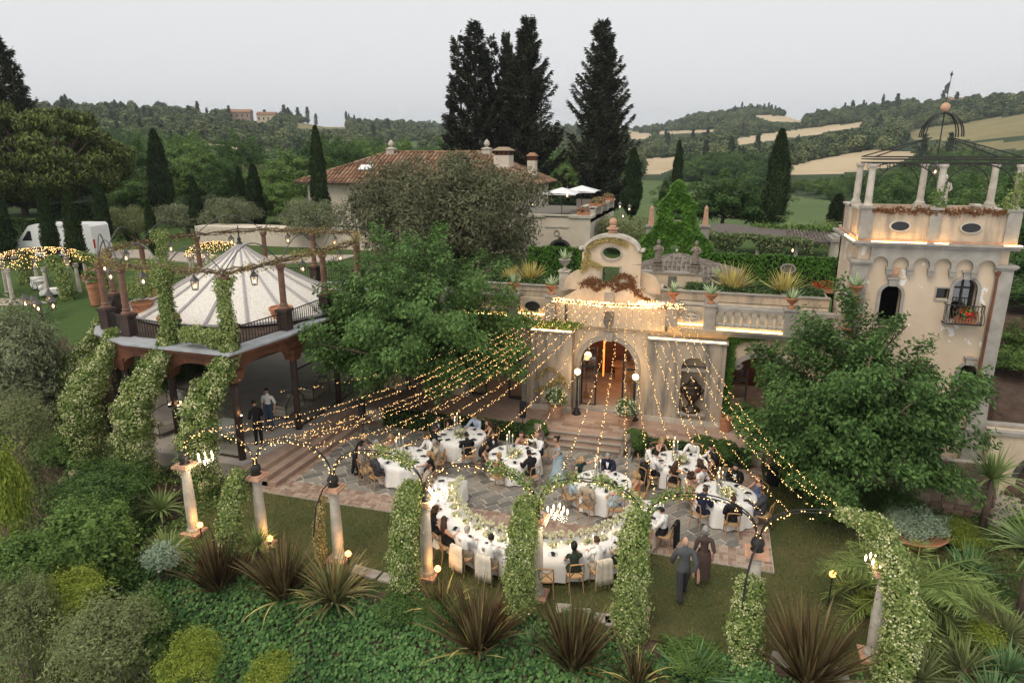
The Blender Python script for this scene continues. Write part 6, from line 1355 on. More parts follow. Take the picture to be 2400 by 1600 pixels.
def parasol(x, y, z, w, lab):
    t = thing('parasol', lab, 'parasol', (x, y, z)); m = MB(); h = 1.55; N_ = 4; v = [(0, 0, h + .42)]
    for a, b in ((-1, -1), (1, -1), (1, 1), (-1, 1)): v.append((a * w, b * w, h))
    for a, b in ((0, -1), (1, 0), (0, 1), (-1, 0)): v.append((a * w, b * w, h + .06))
    m.add(v, [(0, 1, 5), (0, 5, 2), (0, 2, 6), (0, 6, 3), (0, 3, 7), (0, 7, 4), (0, 4, 8), (0, 8, 1)]); m.box(-w, w, -w - .005, -w + .005, h - .06, h + .01); m.box(-w, w, w - .005, w + .005, h - .06, h + .01); obj('canopy', m, 'white_paint', t)
    m = MB(); m.tube([(0, 0, 0), (0, 0, h + .5)], .03, 6); m.box(-.3, .3, -.3, .3, 0, .06); obj('pole', m, 'iron_grey', t)
    m = MB(); [m.tube([(0, 0, h + .3), (a * w * .95, b * w * .95, h + .02)], .012, 4) for a, b in ((-1, -1), (1, -1), (1, 1), (-1, 1))]; tag(obj('ribs', m, 'iron_grey', t), kind='stuff')
parasol(-10.75, 48.9, 6.9, 1.25, 'near white parasol on the villa terrace'); parasol(-9.95, 52.2, 6.9, 1.25, 'far white parasol on the villa terrace')
def flowerbox(name, label, x, y, z, sx, sy, petals, n=260, seed=1, pot='terracotta', cat='flower box'):
    g = np.random.default_rng(seed); t = thing(name, label, cat, (x, y, z)); m = MB(); m.box(-sx, sx, -sy, sy, 0, .22, (-sx * 1.08, sx * 1.08, -sy * 1.08, sy * 1.08)); obj('box', m, pot, t)
    for nm, mt, k, L in (('foliage', 'leaf_mid', n, .11), ('blossoms', petals, n, .09)):
        P, N = ellipsoid_pts(g, k, sx * 1.15, max(sy, .2) * 1.3, .28, .3, .2, .4); V, F = leaf_arrays(P, N, L, .7, g); link(nm, np_mesh(nm, V, F, mt), t)
for i, (x, y, z) in enumerate(((-8.9, 47.5, 7.08), (-8.4, 49.6, 7.55), (-8.4, 51.2, 7.55), (-8.4, 55.5, 7.55))): flowerbox('flower_box', f'pink flower box {["on the near corner of", "second along", "third along", "farthest along"][i]} the parasol terrace parapet', x, y, z, .4, .2, 'pink_petals', 320, i)
# hip roof with grey tiles behind the statues
gr_ = thing('tiled_kiosk', 'low kiosk with weathered grey tile hip roof behind the two statues', 'kiosk', (-1.6, 33.4, 4.3)); m = MB(True); m.box(-3.6, .9, 31.6, 35.2, 4.3, 5.65); obj('wall', m, 'stucco', gr_)
A_ = [(-4.0, 31.2, 5.62), (1.4, 31.2, 5.62), (1.4, 35.6, 5.62), (-4.0, 35.6, 5.62)]; ap = (-1.7, 33.4, 6.7); m = MB(True); m.add(A_ + [ap], [(0, 1, 4), (1, 2, 4), (2, 3, 4), (3, 0, 4), (3, 2, 1, 0)]); rk = obj('roof', m, 'greytile', gr_)
tile_slope(A_[0], A_[1], ap, ap, .2, .38, par=rk, mat='greytile', amp=.035, seed=8); tile_slope(A_[1], A_[2], ap, ap, .2, .38, par=rk, mat='greytile', amp=.035, seed=9); tile_slope(A_[3], A_[0], ap, ap, .2, .38, par=rk, mat='greytile', amp=.035, seed=10)
m = MB(True); m.sphere((-1.7, 33.4, 6.78), .07, 8, 6); obj('roof_finial', m, 'palestone', rk)
# statues
def statue(x, y, z, rz, lab, s=1.0, mat='statue_stone', ped=.38):
    t = thing('statue', lab, 'statue', (x, y, z), rz, None, s); m = MB(); m.box(-.2, .2, -.2, .2, 0, ped); m.box(-.24, .24, -.24, .24, ped - .06, ped); obj('pedestal', m, mat, t)
    m = MB(); m.lathe([(.17, ped), (.19, ped + .08), (.15, ped + .35), (.14, ped + .5), (.17, ped + .66), (.185, ped + .8), (.1, ped + .86), (.055, ped + .88), (.055, ped + .92)], n=12, sy=.75)
    for k in range(7): a = k * .9; m.tube([(.15 * math.cos(a), .11 * math.sin(a), ped + .03), (.13 * math.cos(a + .2), .1 * math.sin(a + .2), ped + .6)], .025, 5)
    m.sphere((0, -.01, ped + 1.0), .085, 10, 7, 1, 1.05, 1.25); m.sphere((0, -.09, ped + .99), .02, 6, 4); m.sphere((0, .03, ped + 1.05), .09, 8, 6)
    m.tube([(.17, 0, ped + .8), (.24, -.02, ped + .6), (.12, -.16, ped + .52)], [.05, .045, .035], 6); m.tube([(-.17, 0, ped + .8), (-.22, -.05, ped + .62), (-.08, -.17, ped + .7)], [.05, .045, .035], 6); obj('figure', m, mat, t, True)
statue(-2.37, 30.88, 6.18, .2, 'left weathered statue with lowered arm on the terrace parapet', .92); statue(-.75, 30.88, 6.18, -.3, 'right weathered draped statue on the terrace parapet', .92); statue(-5.05, 30.2, 6.25, 1.2, 'small stone figure peeking behind the left shoulder of the gable', .75); statue(7.65, 28.1, 9.0, .1, 'pale statue between the tower roof columns', .95, 'palestone', .5)
for x, y, lab in ((-3.62, 40.65, 'left slender stone obelisk beside the ivy gable'), (-.6, 41.5, 'right slender stone obelisk beside the ivy gable')):
    t = thing('obelisk', lab, 'obelisk', (x, y, 4.2)); m = MB(); m.box(-.24, .24, -.24, .24, 0, 2.9); m.box(-.3, .3, -.3, .3, 2.9, 3.0); obj('pedestal', m, 'greystone', t); m = MB(); m.box(-.17, .17, -.17, .17, 3.0, 4.0, (-.1, .1, -.1, .1)); m.box(-.1, .1, -.1, .1, 4.0, 4.15, (-.01, .01, -.01, .01)); obj('needle', m, 'pale_terracotta', t)
# vine pergola with slate roof, right
vp = thing('vine_pergola', 'long vine draped pergola with grey slate roof beyond the ivy wall', 'pergola', (4, 51, 4)); m = MB(True)
m.add([(-.4, 50.2, 5.75), (8.0, 50.2, 5.35), (8.2, 53.6, 5.8), (-.2, 53.6, 6.2), (-.4, 50.2, 5.68), (8.0, 50.2, 5.28), (8.2, 53.6, 5.7), (-.2, 53.6, 6.1)], [(0, 1, 2, 3), (7, 6, 5, 4), (0, 4, 5, 1), (1, 5, 6, 2), (2, 6, 7, 3), (3, 7, 4, 0)]); rk = obj('roof', m, 'greytile', vp); tile_slope((4.6, 50.15, 5.52), (8.05, 50.15, 5.36), (8.2, 53.6, 5.82), (4.8, 53.6, 6.0), .22, .45, par=rk, mat='greytile', amp=.04, seed=12)
for x in (.4, 2.9, 5.4, 7.6): m = MB(True); m.lathe([(.2, 0), (.15, .15), (.14, 1.55), (.2, 1.7)], (x, 50.4, 4.0), 10); obj('column', m, 'palestone', vp)
for nm, mt, n in (('foliage', 'leaf_olive', 5200), ('foliage', 'leaf_mid', 2200)):
    x = gV.uniform(-.6, 6.3, n); dz = np.abs(gV.normal(0, .42, n)) * (1 + .9 * np.sin(x * 2.1)); P = np.column_stack([x - 4, gV.normal(50.1, .22, n) - 51, 1.85 - .045 * x - dz]); V, F = leaf_arrays(P, unit(gV.normal(size=(n, 3)) + [0, -.8, .4]), .2, .5, gV); link(nm, np_mesh(nm, V, F, mt), vp)
x = gV.uniform(2.5, 8.4, 2200); P = np.column_stack([x - 4, gV.normal(53.7, .3, 2200) - 51, 2.05 - .02 * x + gV.normal(0, .12, 2200)]); V, F = leaf_arrays(P, unit(gV.normal(size=(2200, 3)) + [0, 0, .8]), .22, .5, gV); link('roof_vine', np_mesh('roof_vine', V, F, 'leaf_mid'), vp)
gh_ = thing('garden_pavilion', 'small cream pavilion with dark roof edge between vine pergola and tower', 'pavilion', (8.6, 48.6, 4)); m = MB(True); m.box(7.45, 10, 48, 50, 4, 5.75); obj('wall', m, 'stucco_pale', gh_); m = MB(True); m.box(7.2, 10.2, 47.8, 50.2, 5.75, 5.95); m.box(7.4, 10, 48, 50, 5.95, 6.1); obj('roof', m, 'greystone', gh_); m = MB(True); m.box(7.46, 7.56, 47.9, 48.0, 4, 5.6); m.box(9.4, 9.5, 47.9, 48.0, 4, 5.6); obj('pilaster', m, 'palestone', gh_)
m = MB(True); m.lathe([(.18, 0), (.18, .06), (.08, .12), (.1, .2), (.28, .45), (.32, .62), (.36, .66), (.3, .68)], (7.9, 48.5, 6.1), 14); tag(obj('stone_urn', m, 'palestone', None, True), 'pale stone urn on the roof of the small pavilion near the tower', 'urn')
# ---------------------------------------------------------------- lit gazebo, left
def trellis(x, y, z, r, h, lab, nb):
    t = thing('light_gazebo', lab, 'gazebo', (x, y, z)); 
    for k in range(8):
        a = k * math.pi / 4 + .2; m = MB(); m.lathe([(.17, 0), (.17, .1), (.11, .16), (.09, h - .25), (.14, h - .15), (.14, h)], (r * math.cos(a), r * math.sin(a), 0), 10); obj('column', m, 'palestone', t)
    m = MB()
    for k in range(16): a = k * math.pi / 8; m.tube([(r * 1.15 * math.cos(a) * math.cos(R(q)), r * 1.15 * math.sin(a) * math.cos(R(q)), h + .75 * math.sin(R(q))) for q in range(0, 91, 15)], .02, 4)
    for q in (0, 25, 50, 70): m.tube([(r * 1.15 * math.cos(R(q)) * math.cos(a * math.pi / 12), r * 1.15 * math.cos(R(q)) * math.sin(a * math.pi / 12), h + .75 * math.sin(R(q))) for a in range(25)], .02, 4)
    obj('dome_frame', m, 'iron', t); m = MB(); rg = random.Random(nb)
    for k in range(nb):
        a = rg.random() * 6.283; q = math.asin(rg.random() ** .8); m.sphere((r * 1.15 * math.cos(a) * math.cos(q), r * 1.15 * math.sin(a) * math.cos(q), h + .77 * math.sin(q)), rg.uniform(.011, .018), 4, 2)
    tag(obj('bulbs', m, 'fairy_bulb', t), kind='stuff'); return t
tg = trellis(-34.6, 27.6, 3.85, 2.1, 1.75, 'garden gazebo whose dome is covered in fairy lights', 620); trellis(-29.6, 35.2, 4.1, 1.5, 1.1, 'second lit trellis dome behind the white tent roof', 420)
for a, n in ((-.35, 2600), (.5, 1800), (2.7, 1800), (-2.4, 2200)):
    bx_, by_ = 2.35 * math.cos(a), 2.35 * math.sin(a); vine(tg, 'jasmine_arch', gV, [(bx_ * .75, by_ * .75, 2.1), (bx_ * .98, by_ * .98, 2.0), (bx_ * 1.2, by_ * 1.2, 1.5), (bx_ * 1.28, by_ * 1.28, .7), (bx_ * 1.28, by_ * 1.28, 0)], [.28, .34, .36, .36, .34], n, .13, flowers=300)
m = MB(True); m.lathe([(2.9, 0), (2.9, .06), (.01, .07)], (-34.6, 27.6, 3.86), 28); obj('paved_floor', m, 'pebble_path', tg)
def sofa(x, y, z, rz, lab, w=1.5, mat='white_cloth'):
    t = thing('iron_sofa', lab, 'sofa', (x, y, z), rz); m = MB(); m.box(-w / 2, w / 2, -.38, .38, .18, .30); obj('base', m, mat, t); m = MB(); m.box(-w / 2 + .04, w / 2 - .04, -.36, .36, .30, .46, (-w / 2 + .07, w / 2 - .07, -.33, .33)); obj('cushion', m, mat, t)
    for s in (-1, 1): m = MB(); m.tube([(s * (w / 2 - .1), -.33, .56), (s * (w / 2 - .1), .33, .56)], .1, 8); obj('bolster', m, mat, t, True); m = MB(); m.tube([(s * w / 2, -.38, 0), (s * w / 2, -.38, .62), (s * (w / 2 + .06), 0, .72), (s * w / 2, .38, .62), (s * w / 2, .38, 0)], .018, 5); obj('frame', m, 'iron', t)
    m = MB(); m.tube([(-w / 2, .38, .6), (-w / 4, .4, .9), (0, .4, 1.0), (w / 4, .4, .9), (w / 2, .38, .6)], .018, 5); obj('back_rail', m, 'iron', t)
pmat('ticking', (0.50, 0.45, 0.38), .9, .15, 20, .1, 20)
sofa(-33.2, 27.2, 3.92, .8, 'white curved seat inside the lit gazebo', 1.5); sofa(-35.8, 28.4, 3.92, -.6, 'second white seat at the back of the lit gazebo', 1.4)
sofa(-20.3, 20.6, .55, 1.35, 'near striped iron daybed inside the pavilion', 1.7, 'ticking'); sofa(-21.9, 23.4, .55, 1.0, 'far striped iron daybed inside the pavilion', 1.7, 'ticking'); sofa(-16.9, 23.4, .55, -1.5, 'striped iron daybed behind the man in white T-shirt', 1.5, 'ticking'); sofa(-17.0, 25.6, .55, -1.5, 'striped iron daybed deepest in the pavilion', 1.5, 'ticking')
# white van behind the cypresses
van = thing('white_van', 'white delivery van parked behind the slim cypresses', 'van', (-43.3, 36.6, 4.1), R(14)); m = MB()
side = [(-2.9, .35), (2.75, .35), (2.85, .5), (2.8, 2.35), (2.65, 2.52), (-1.1, 2.5), (-1.5, 2.4), (-2.35, 1.45), (-2.95, 1.15), (-3.05, .7)]; n = len(side)
m.prism_xz(side, -.98, .98); obj('body', m, 'white_paint', van)
for s in (-1, 1): m = MB(); y = s * .985; m.prism_xz([(-2.1, 1.4), (-1.4, 1.4), (-1.4, 2.05), (-1.6, 2.05)][::1], y - .005, y + .005); obj('side_window', m, 'glass_dark', van)
m = MB(); m.add([(-2.30, -.85, 1.52), (-2.30, .85, 1.52), (-1.55, .8, 2.38), (-1.55, -.8, 2.38)], [(0, 1, 2, 3)]); obj('windscreen', m, 'glass_dark', van)
for x in (-2.0, 1.8):
    for s in (-1, 1): m = MB(); m.tube([(x, s * .99, .36), (x, s * .78, .36)], .36, 16); wv = obj('wheel', m, 'iron', van); m = MB(); m.tube([(x, s * 1.0, .36), (x, s * .97, .36)], .2, 12); obj('rim', m, 'iron_grey', wv)
m = MB(); m.box(.35, .39, -.995, -.975, .5, 2.4); m.box(1.55, 1.59, -.995, -.975, .5, 2.4); m.box(.35, 1.59, -.995, -.976, 2.3, 2.34); obj('sliding_door', m, 'iron_grey', van)
m = MB(); m.box(2.81, 2.86, -.95, -.8, .9, 1.5); obj('tail_light', m, 'red_petals', van); m = MB(); m.box(-3.02, -2.9, -.95, -.7, .85, 1.1); obj('headlight', m, 'clear_glass', van)
m = MB(True); m.prism([(-52, 33), (-38, 37.5), (-30, 36.5), (-24, 40), (-24, 43), (-33, 40), (-40, 41), (-53, 37)], 3.9, 4.32); struct('gravel_drive', m, 'pebble_path')
m = MB(True); m.prism([(-40, 45.6), (-17, 45.6), (-17, 48), (-40, 48)], 4.0, 5.6); tag(obj('garden_wall', m, 'stucco_pale'), 'pale garden wall behind the lantern ring', 'wall')
# farmhouses on the ridges
for i, (x, y, w, d, h, lab, mt) in enumerate([(-413, 545, 18, 10, 8, 'left reddish farmhouse on the far left ridge', 'brick_floor'), (-394, 556, 16, 10, 9, 'right cream farmhouse on the far left ridge', 'stucco'), (213, 780, 22, 10, 6, 'small red roofed farmhouse on the right ridge', 'brick_floor')]):
    g = ground_h(x, y); t = thing('farmhouse', lab, 'house', (x, y, g - 1), R(20)); m = MB(); m.box(-w / 2, w / 2, -d / 2, d / 2, 0, h); obj('wall', m, mt, t); m = MB(); m.add([(-w / 2 - .6, -d / 2 - .6, h), (w / 2 + .6, -d / 2 - .6, h), (w / 2 + .6, d / 2 + .6, h), (-w / 2 - .6, d / 2 + .6, h), (-w / 2 - .6, 0, h + 2.6), (w / 2 + .6, 0, h + 2.6)], [(0, 1, 5, 4), (2, 3, 4, 5), (1, 2, 5), (3, 0, 4), (3, 2, 1, 0)]); obj('roof', m, 'rooftile', t)
    for k in range(4): m = MB(); xx = -w / 2 + w * (k + .5) / 4; m.box(xx - .6, xx + .6, -d / 2 - .06, -d / 2 + .02, h * .5, h * .75); obj('window', m, 'glass_dark', t)
# ================================================================ people
def cloth(c, rough=.85):
    key = 'cloth_%02x%02x%02x' % tuple(int(min(255, x * 255)) for x in c)
    if key not in M: pmat(key, c, rough, .14, 7, .12, 18)
    return M[key]
for nm, c in (('skin_light', (.60, .36, .26)), ('skin_tan', (.47, .27, .18)), ('skin_dark', (.22, .11, .07))): pmat(nm, c, .55, .06, 6, 0)
HAIRC = {'black': (.012, .010, .009), 'brown': (.055, .028, .015), 'blond': (.38, .25, .11), 'grey': (.30, .29, .28), 'red': (.20, .075, .03), 'white': (.6, .58, .55)}
for k, c in HAIRC.items(): pmat('hair_' + k, c, .6, .3, 25, .3, 60)
def seated(arms, lean=0.0, sex='m', twist=0.0):
    w = .185 if sex == 'm' else .16; h = 1.0 if sex == 'm' else .95
    J = {'pel': (0, 0, .53), 'spi': (0, .01 + lean * .4, .74 * h), 'che': (twist * .1, .0 + lean * .9, .94 * h), 'nec': (twist * .12, .02 + lean * 1.15, 1.10 * h), 'hed': (twist * .14, .05 + lean * 1.3, 1.17 * h)}
    for s, n in ((-1, 'L'), (1, 'R')):
        J['sh' + n] = (s * w + twist * .1, lean * 1.0 + s * twist * .05, 1.035 * h); e, wr = arms[n] if isinstance(arms, dict) else arms
        J['el' + n] = (s * e[0] + twist * .08, e[1] + lean * .6, e[2] * h); J['wr' + n] = (s * wr[0], wr[1] + lean * .3, wr[2] * h)
        J['hi' + n] = (s * .095, .02, .52); J['kn' + n] = (s * .13, .44, .50); J['an' + n] = (s * .13, .46, .09); J['to' + n] = (s * .14, .62, .035)
    return J
def standing(arms, stride=0.0, sex='m', lean=0.0):
    w = .19 if sex == 'm' else .165; h = 1.0 if sex == 'm' else .94
    J = {'pel': (0, 0, .95), 'spi': (0, lean * .3, 1.14), 'che': (0, lean * .75, 1.34), 'nec': (0, .0 + lean * 1.05, 1.50), 'hed': (0, .02 + lean * 1.2, 1.57)}
    for s, n in ((-1, 'L'), (1, 'R')):
        J['sh' + n] = (s * w, lean * .9, 1.42); e, wr = arms[n] if isinstance(arms, dict) else arms
        J['el' + n] = (s * e[0], e[1] + lean * .6, e[2]); J['wr' + n] = (s * wr[0], wr[1] + lean * .4, wr[2])
        d = stride * s; J['hi' + n] = (s * .10, 0, .92); J['kn' + n] = (s * .10, d * .55 + .03 * abs(stride), .50); J['an' + n] = (s * .10, d if d > 0 else d * 1.05, .09 if d >= 0 else .13); J['to' + n] = (s * .12, (d if d > 0 else d * 1.05) + .16, .035 if d >= 0 else .045)
    return {k: (x, y, z * h) for k, (x, y, z) in J.items()}
RAD = {'pel': (.155, .125), 'spi': (.130, .10), 'che': (.155, .108), 'nec': (.058, .058), 'hed': (.05, .05), 'sh': (.068, .065), 'el': (.046, .046), 'wr': (.031, .031), 'hi': (.098, .098), 'kn': (.064, .064), 'an': (.044, .044), 'to': (.04, .03)}
BONES = [('pel', 'spi', 'hipz'), ('spi', 'che', 'torso'), ('che', 'nec', 'torso'), ('nec', 'hed', 'neck')] + [x for n in 'LR' for x in (('che', 'sh' + n, 'torso'), ('sh' + n, 'el' + n, 'armU'), ('el' + n, 'wr' + n, 'armL'), ('pel', 'hi' + n, 'hipz'), ('hi' + n, 'kn' + n, 'thigh'), ('kn' + n, 'an' + n, 'shin'), ('an' + n, 'to' + n, 'foot'))]
def hand_mb(mb, el, wr, side):
    d = (Vector(wr) - Vector(el)).normalized(); s = d.cross(Vector((0, 0, 1)))
    s = (s if s.length > .05 else Vector((1, 0, 0))).normalized(); u = s.cross(d); w = Vector(wr); m3 = Matrix((s, d, u)).transposed()
    mb.obox(w + d * .045, .075, .09, .028, mat=m3)
    for k, (off, ln) in enumerate(((-.029, .062), (-.010, .075), (.010, .07), (.028, .055))):
        b = w + d * .088 + s * off; mb.tube([b, b + d * ln * .5 - u * .008, b + d * ln * .9 - u * .03], [.0095, .009, .007], 5)
    b = w + d * .03 - s * .036 * side; mb.tube([b, b - s * .03 * side + d * .03, b - s * .028 * side + d * .062 - u * .008], [.012, .011, .008], 5)
def head_arrays(c, yaw, pitch, sex, grow=0.0):
    n, m = 14, 11; V = []; rot = Matrix.Rotation(yaw, 3, 'Z') @ Matrix.Rotation(pitch, 3, 'X'); loc = []
    for i in range(m + 1):
        th = math.pi * i / m; z = -math.cos(th); r = math.sin(th)
        for k in range(n):
            a = 2 * math.pi * k / n; x, y = r * math.cos(a), r * math.sin(a); jaw = 1 - .30 * max(0, -z - .1); px_, py_, pz_ = x * .077 * jaw, y * .096 * (1 - .18 * max(0, -z)) + .012, z * .122
            if y > .8 and -.25 < z < .15: py_ += .012
            q = Vector((px_, py_, pz_)); q += q.normalized() * grow; loc.append((x, y, z)); V.append(Vector(c) + rot @ q)
    F = [(i * n + k, i * n + (k + 1) % n, (i + 1) * n + (k + 1) % n, (i + 1) * n + k) for i in range(m) for k in range(n)]
    return V, F, loc, rot
PT = {}
def person_meshes(key, J, sex, yaw=0.0, pitch=0.0):
    if key in PT: return PT[key]
    names = list(J); idx = {k: i for i, k in enumerate(names)}; me = bpy.data.meshes.new('skel'); me.from_pydata([J[k] for k in names], [(idx[a], idx[b]) for a, b, _ in BONES], []); o = bpy.data.objects.new('skel', me); COL.objects.link(o)
    md = o.modifiers.new('s', 'SKIN'); md.use_smooth_shade = True; md.branch_smoothing = .6; sub = o.modifiers.new('u', 'SUBSURF'); sub.levels = 1
    f = .9 if sex == 'f' else 1.0
    for k, i in idx.items():
        r = RAD[k if k in RAD else k[:2]]; ff = f * (.86 if k == 'spi' and sex == 'f' else 1.06 if k == 'pel' and sex == 'f' else 1); me.skin_vertices[0].data[i].radius = (r[0] * ff, r[1] * ff); me.skin_vertices[0].data[i].use_root = (k == 'pel')
    dg = bpy.context.evaluated_depsgraph_get(); dg.update(); ev = o.evaluated_get(dg); bm_ = bpy.data.meshes.new_from_object(ev); nv = len(bm_.vertices)
    co = np.empty(nv * 3); bm_.vertices.foreach_get('co', co); co = co.reshape(-1, 3); no = np.empty(nv * 3); bm_.vertices.foreach_get('normal', no); no = no.reshape(-1, 3); faces = [tuple(p.vertices) for p in bm_.polygons]
    bpy.data.objects.remove(o); bpy.data.meshes.remove(bm_)
    best = np.full(nv, 9e9); lab = np.empty(nv, dtype=object)
    for a, b, l in BONES:
        A, B = np.array(J[a]), np.array(J[b]); d = B - A; t = np.clip(((co - A) @ d) / (d @ d), 0, 1); dist = np.linalg.norm(co - (A + t[:, None] * d), axis=1) / (RAD.get(a, RAD.get(a[:2]))[0]); q = dist < best; best[q] = dist[q]; lab[q] = l
    mb = MB(); mb.add(co.tolist(), faces); nb = len(mb.f); hc = Vector(J['hed']) + Vector((0, .015, .085)); HV, HF, HL, rot = head_arrays(hc, yaw, pitch, sex); mb.add(HV, HF)
    mb.add([hc + rot @ Vector(p) for p in ((-.014, .108, -.03), (.014, .108, -.03), (0, .132, -.034), (0, .108, .02))], [(0, 1, 2), (1, 3, 2), (3, 0, 2)])
    for s in (-1, 1): e = hc + rot @ Vector((s * .079, .01, -.01)); mb.sphere(e, .026, 6, 4, .4, .8, 1.2)
    for n, s in (('L', -1), ('R', 1)): hand_mb(mb, J['el' + n], J['wr' + n], s)
    n0 = len(mb.f)
    for s in (-1, 1): mb.sphere(hc + rot @ Vector((s * .030, .098, .012)), .011, 6, 4)
    n1 = len(mb.f); mb.add([hc + rot @ Vector(p) for p in ((-.022, .107, -.062), (0, .113, -.066), (.022, .107, -.062), (0, .110, -.074))], [(0, 3, 2, 1)])
    body = mk_mesh('body', mb.v, mb.f, 'skin_light', True); body.materials.append(M['hair_black']); body.materials.append(M['cloth_lip'] if 'cloth_lip' in M else pmat('cloth_lip', (.35, .11, .09), .5, .05, 5, 0)); mi = [0] * n0 + [1] * (n1 - n0) + [2]; body.polygons.foreach_set('material_index', mi)
    out = {'body': body}
    def shell(name, regs, push, zcut=None, neck=False):
        ok = np.isin(lab, list(regs)); F2 = [f_ for f_ in faces if all(ok[i] for i in f_) and (zcut is None or min(co[i, 2] for i in f_) > zcut)]
        used = sorted({i for f_ in F2 for i in f_}); mp = {i: j for j, i in enumerate(used)}; V2 = [tuple(co[i] + no[i] * push) for i in used]
        if not F2: return None
        return mk_mesh(name, V2, [tuple(mp[i] for i in f_) for f_ in F2], 'white_cloth', True)
    out['long'] = shell('shirt', {'torso', 'hipz', 'armU', 'armL'}, .013); out['short'] = shell('shirt', {'torso', 'hipz', 'armU'}, .013); out['top'] = shell('dress', {'torso', 'hipz'}, .010, None); out['jacket'] = shell('jacket', {'torso', 'hipz', 'armU', 'armL'}, .026)
    out['trousers'] = shell('trousers', {'hipz', 'thigh', 'shin'}, .018); out['shoes'] = shell('shoes', {'foot'}, .014); out['strap'] = shell('dress', {'torso', 'hipz'}, .010, None)
    # bare shouldered dress: cut below the collar
    zc = J['che'][2] + .02; ok = np.isin(lab, ['torso', 'hipz']) & (co[:, 2] < zc + .05); F2 = [f_ for f_ in faces if all(ok[i] for i in f_)]; used = sorted({i for f_ in F2 for i in f_}); mp = {i: j for j, i in enumerate(used)}; out['bare'] = mk_mesh('dress', [tuple(co[i] + no[i] * .011) for i in used], [tuple(mp[i] for i in f_) for f_ in F2], 'white_cloth', True)
    # skirt
    sk = MB(); g = random.Random(len(PT))
    if J['pel'][2] < .7: ringz = [((0, -.02, .60), .17, .14), ((0, .12, .60), .21, .2), ((0, .30, .585), .23, .14), ((0, .46, .50), .22, .10), ((0, .50, .32), .22, .12), ((0, .52, .12), .24, .14)]; ringz = None
    if J['pel'][2] < .7:
        n = 14; prof = [(-.02, .50, .20, .17, .10), (.14, .52, .21, .13, .09), (.32, .52, .215, .12, .09), (.47, .47, .21, .10, .10)]
        rows = []
        for (y, z, wx, up_, dn) in prof: rows.append([(wx * math.cos(2 * math.pi * k / n), y, z + (up_ if math.sin(2 * math.pi * k / n) > 0 else dn) * math.sin(2 * math.pi * k / n)) for k in range(n)])
        for (z, r, y) in ((.30, .22, .50), (.12, .25, .53)): rows.append([(r * math.cos(2 * math.pi * k / n) * (1 + .06 * math.sin(5 * k)), y + .12 * math.sin(2 * math.pi * k / n) + (.0 if k else 0), z) for k in range(n)])
        for i, rw in enumerate(rows): sk.v += rw
        sk.f += [(i * n + k, i * n + (k + 1) % n, (i + 1) * n + (k + 1) % n, (i + 1) * n + k) for i in range(len(rows) - 1) for k in range(n)]
    else:
        n = 20; rows = []; H_ = J['pel'][2]
        for z, r in (((H_ + .12, .145), (H_, .19), (H_ - .3, .23), (H_ - .6, .28), (.05, .38)) if 'walk' not in key else ((H_ + .12, .145), (H_, .19), (H_ - .2, .20), (H_ - .4, .19), (.22, .20))): rows.append([(r * math.cos(2 * math.pi * k / n) * (1 + .07 * math.sin(3.1 * k) * (H_ + .1 - z)), (r * .85) * math.sin(2 * math.pi * k / n) * (1 + .07 * math.cos(2.3 * k) * (H_ + .1 - z)), z) for k in range(n)])
        for rw in rows: sk.v += rw
        sk.f += [(i * n + (k + 1) % n, i * n + k, (i + 1) * n + k, (i + 1) * n + (k + 1) % n) for i in range(len(rows) - 1) for k in range(n)]
    out['skirt'] = mk_mesh('skirt', sk.v, sk.f, 'white_cloth', True)
    # hair
    def hair(kind):
        gv, gf, gl, _ = head_arrays(hc, yaw, pitch, sex, .013 if kind == 'short' else .02); lim = lambda l: (l[2] > .30 or (l[1] < .1 and l[2] > -.35)) if kind == 'short' else (l[2] > .42 or l[1] < .15)
        h = MB(); F2 = [f_ for f_ in gf if all(lim(gl[i]) for i in f_)]; h.add(gv, F2); bk = lambda x, y, z: tuple(hc + rot @ Vector((x, y, z)))
        if kind == 'long': h.tube([bk(0, -.05, .05), bk(0, -.095, -.06), bk(0, -.115, -.18), bk(0, -.11, -.32), bk(0, -.10, -.42)], [.075, .095, .105, .085, .03], 9)
        if kind == 'bob':
            for s in (-1, 1): h.tube([bk(s * .05, -.02, .03), bk(s * .085, -.02, -.06), bk(s * .075, -.03, -.14)], [.05, .05, .02], 7)
            h.tube([bk(0, -.06, .0), bk(0, -.09, -.1), bk(0, -.08, -.16)], [.08, .085, .05], 8)
        if kind == 'bun': h.sphere(bk(0, -.12, .05), .055, 9, 6)
        if kind == 'curly':
            h.tube([bk(0, -.05, .02), bk(0, -.08, -.1)], .08, 8); gg = random.Random(3)
            for _ in range(34): a = gg.uniform(0, 6.28); z = gg.uniform(-.13, .12); r = .105 * (1 - (z / .2) ** 2); y = r * math.sin(a); h.sphere(bk(r * math.cos(a), min(y, .02) - .02, z + .02), gg.uniform(.03, .045), 6, 4)
        return mk_mesh('hair', h.v, h.f, 'hair_brown', True)
    for k in ('short', 'long', 'bob', 'bun', 'curly'): out['hair_' + k] = hair(k)
    fr_ = MB(); c0 = Vector(J['che']); n0_ = Vector(J['nec']); y_ = .125 if sex == 'm' else .115
    fr_.add([n0_ + Vector((-.05, .05, .0)), n0_ + Vector((.05, .05, .0)), c0 + Vector((.045, y_ + .012, .0)), c0 + Vector((0, y_ + .014, -.16)), c0 + Vector((-.045, y_ + .012, .0))], [(0, 4, 3, 2, 1)]); out['front'] = mk_mesh('shirt_front', fr_.v, fr_.f, 'white_cloth')
    PT[key] = out; return out
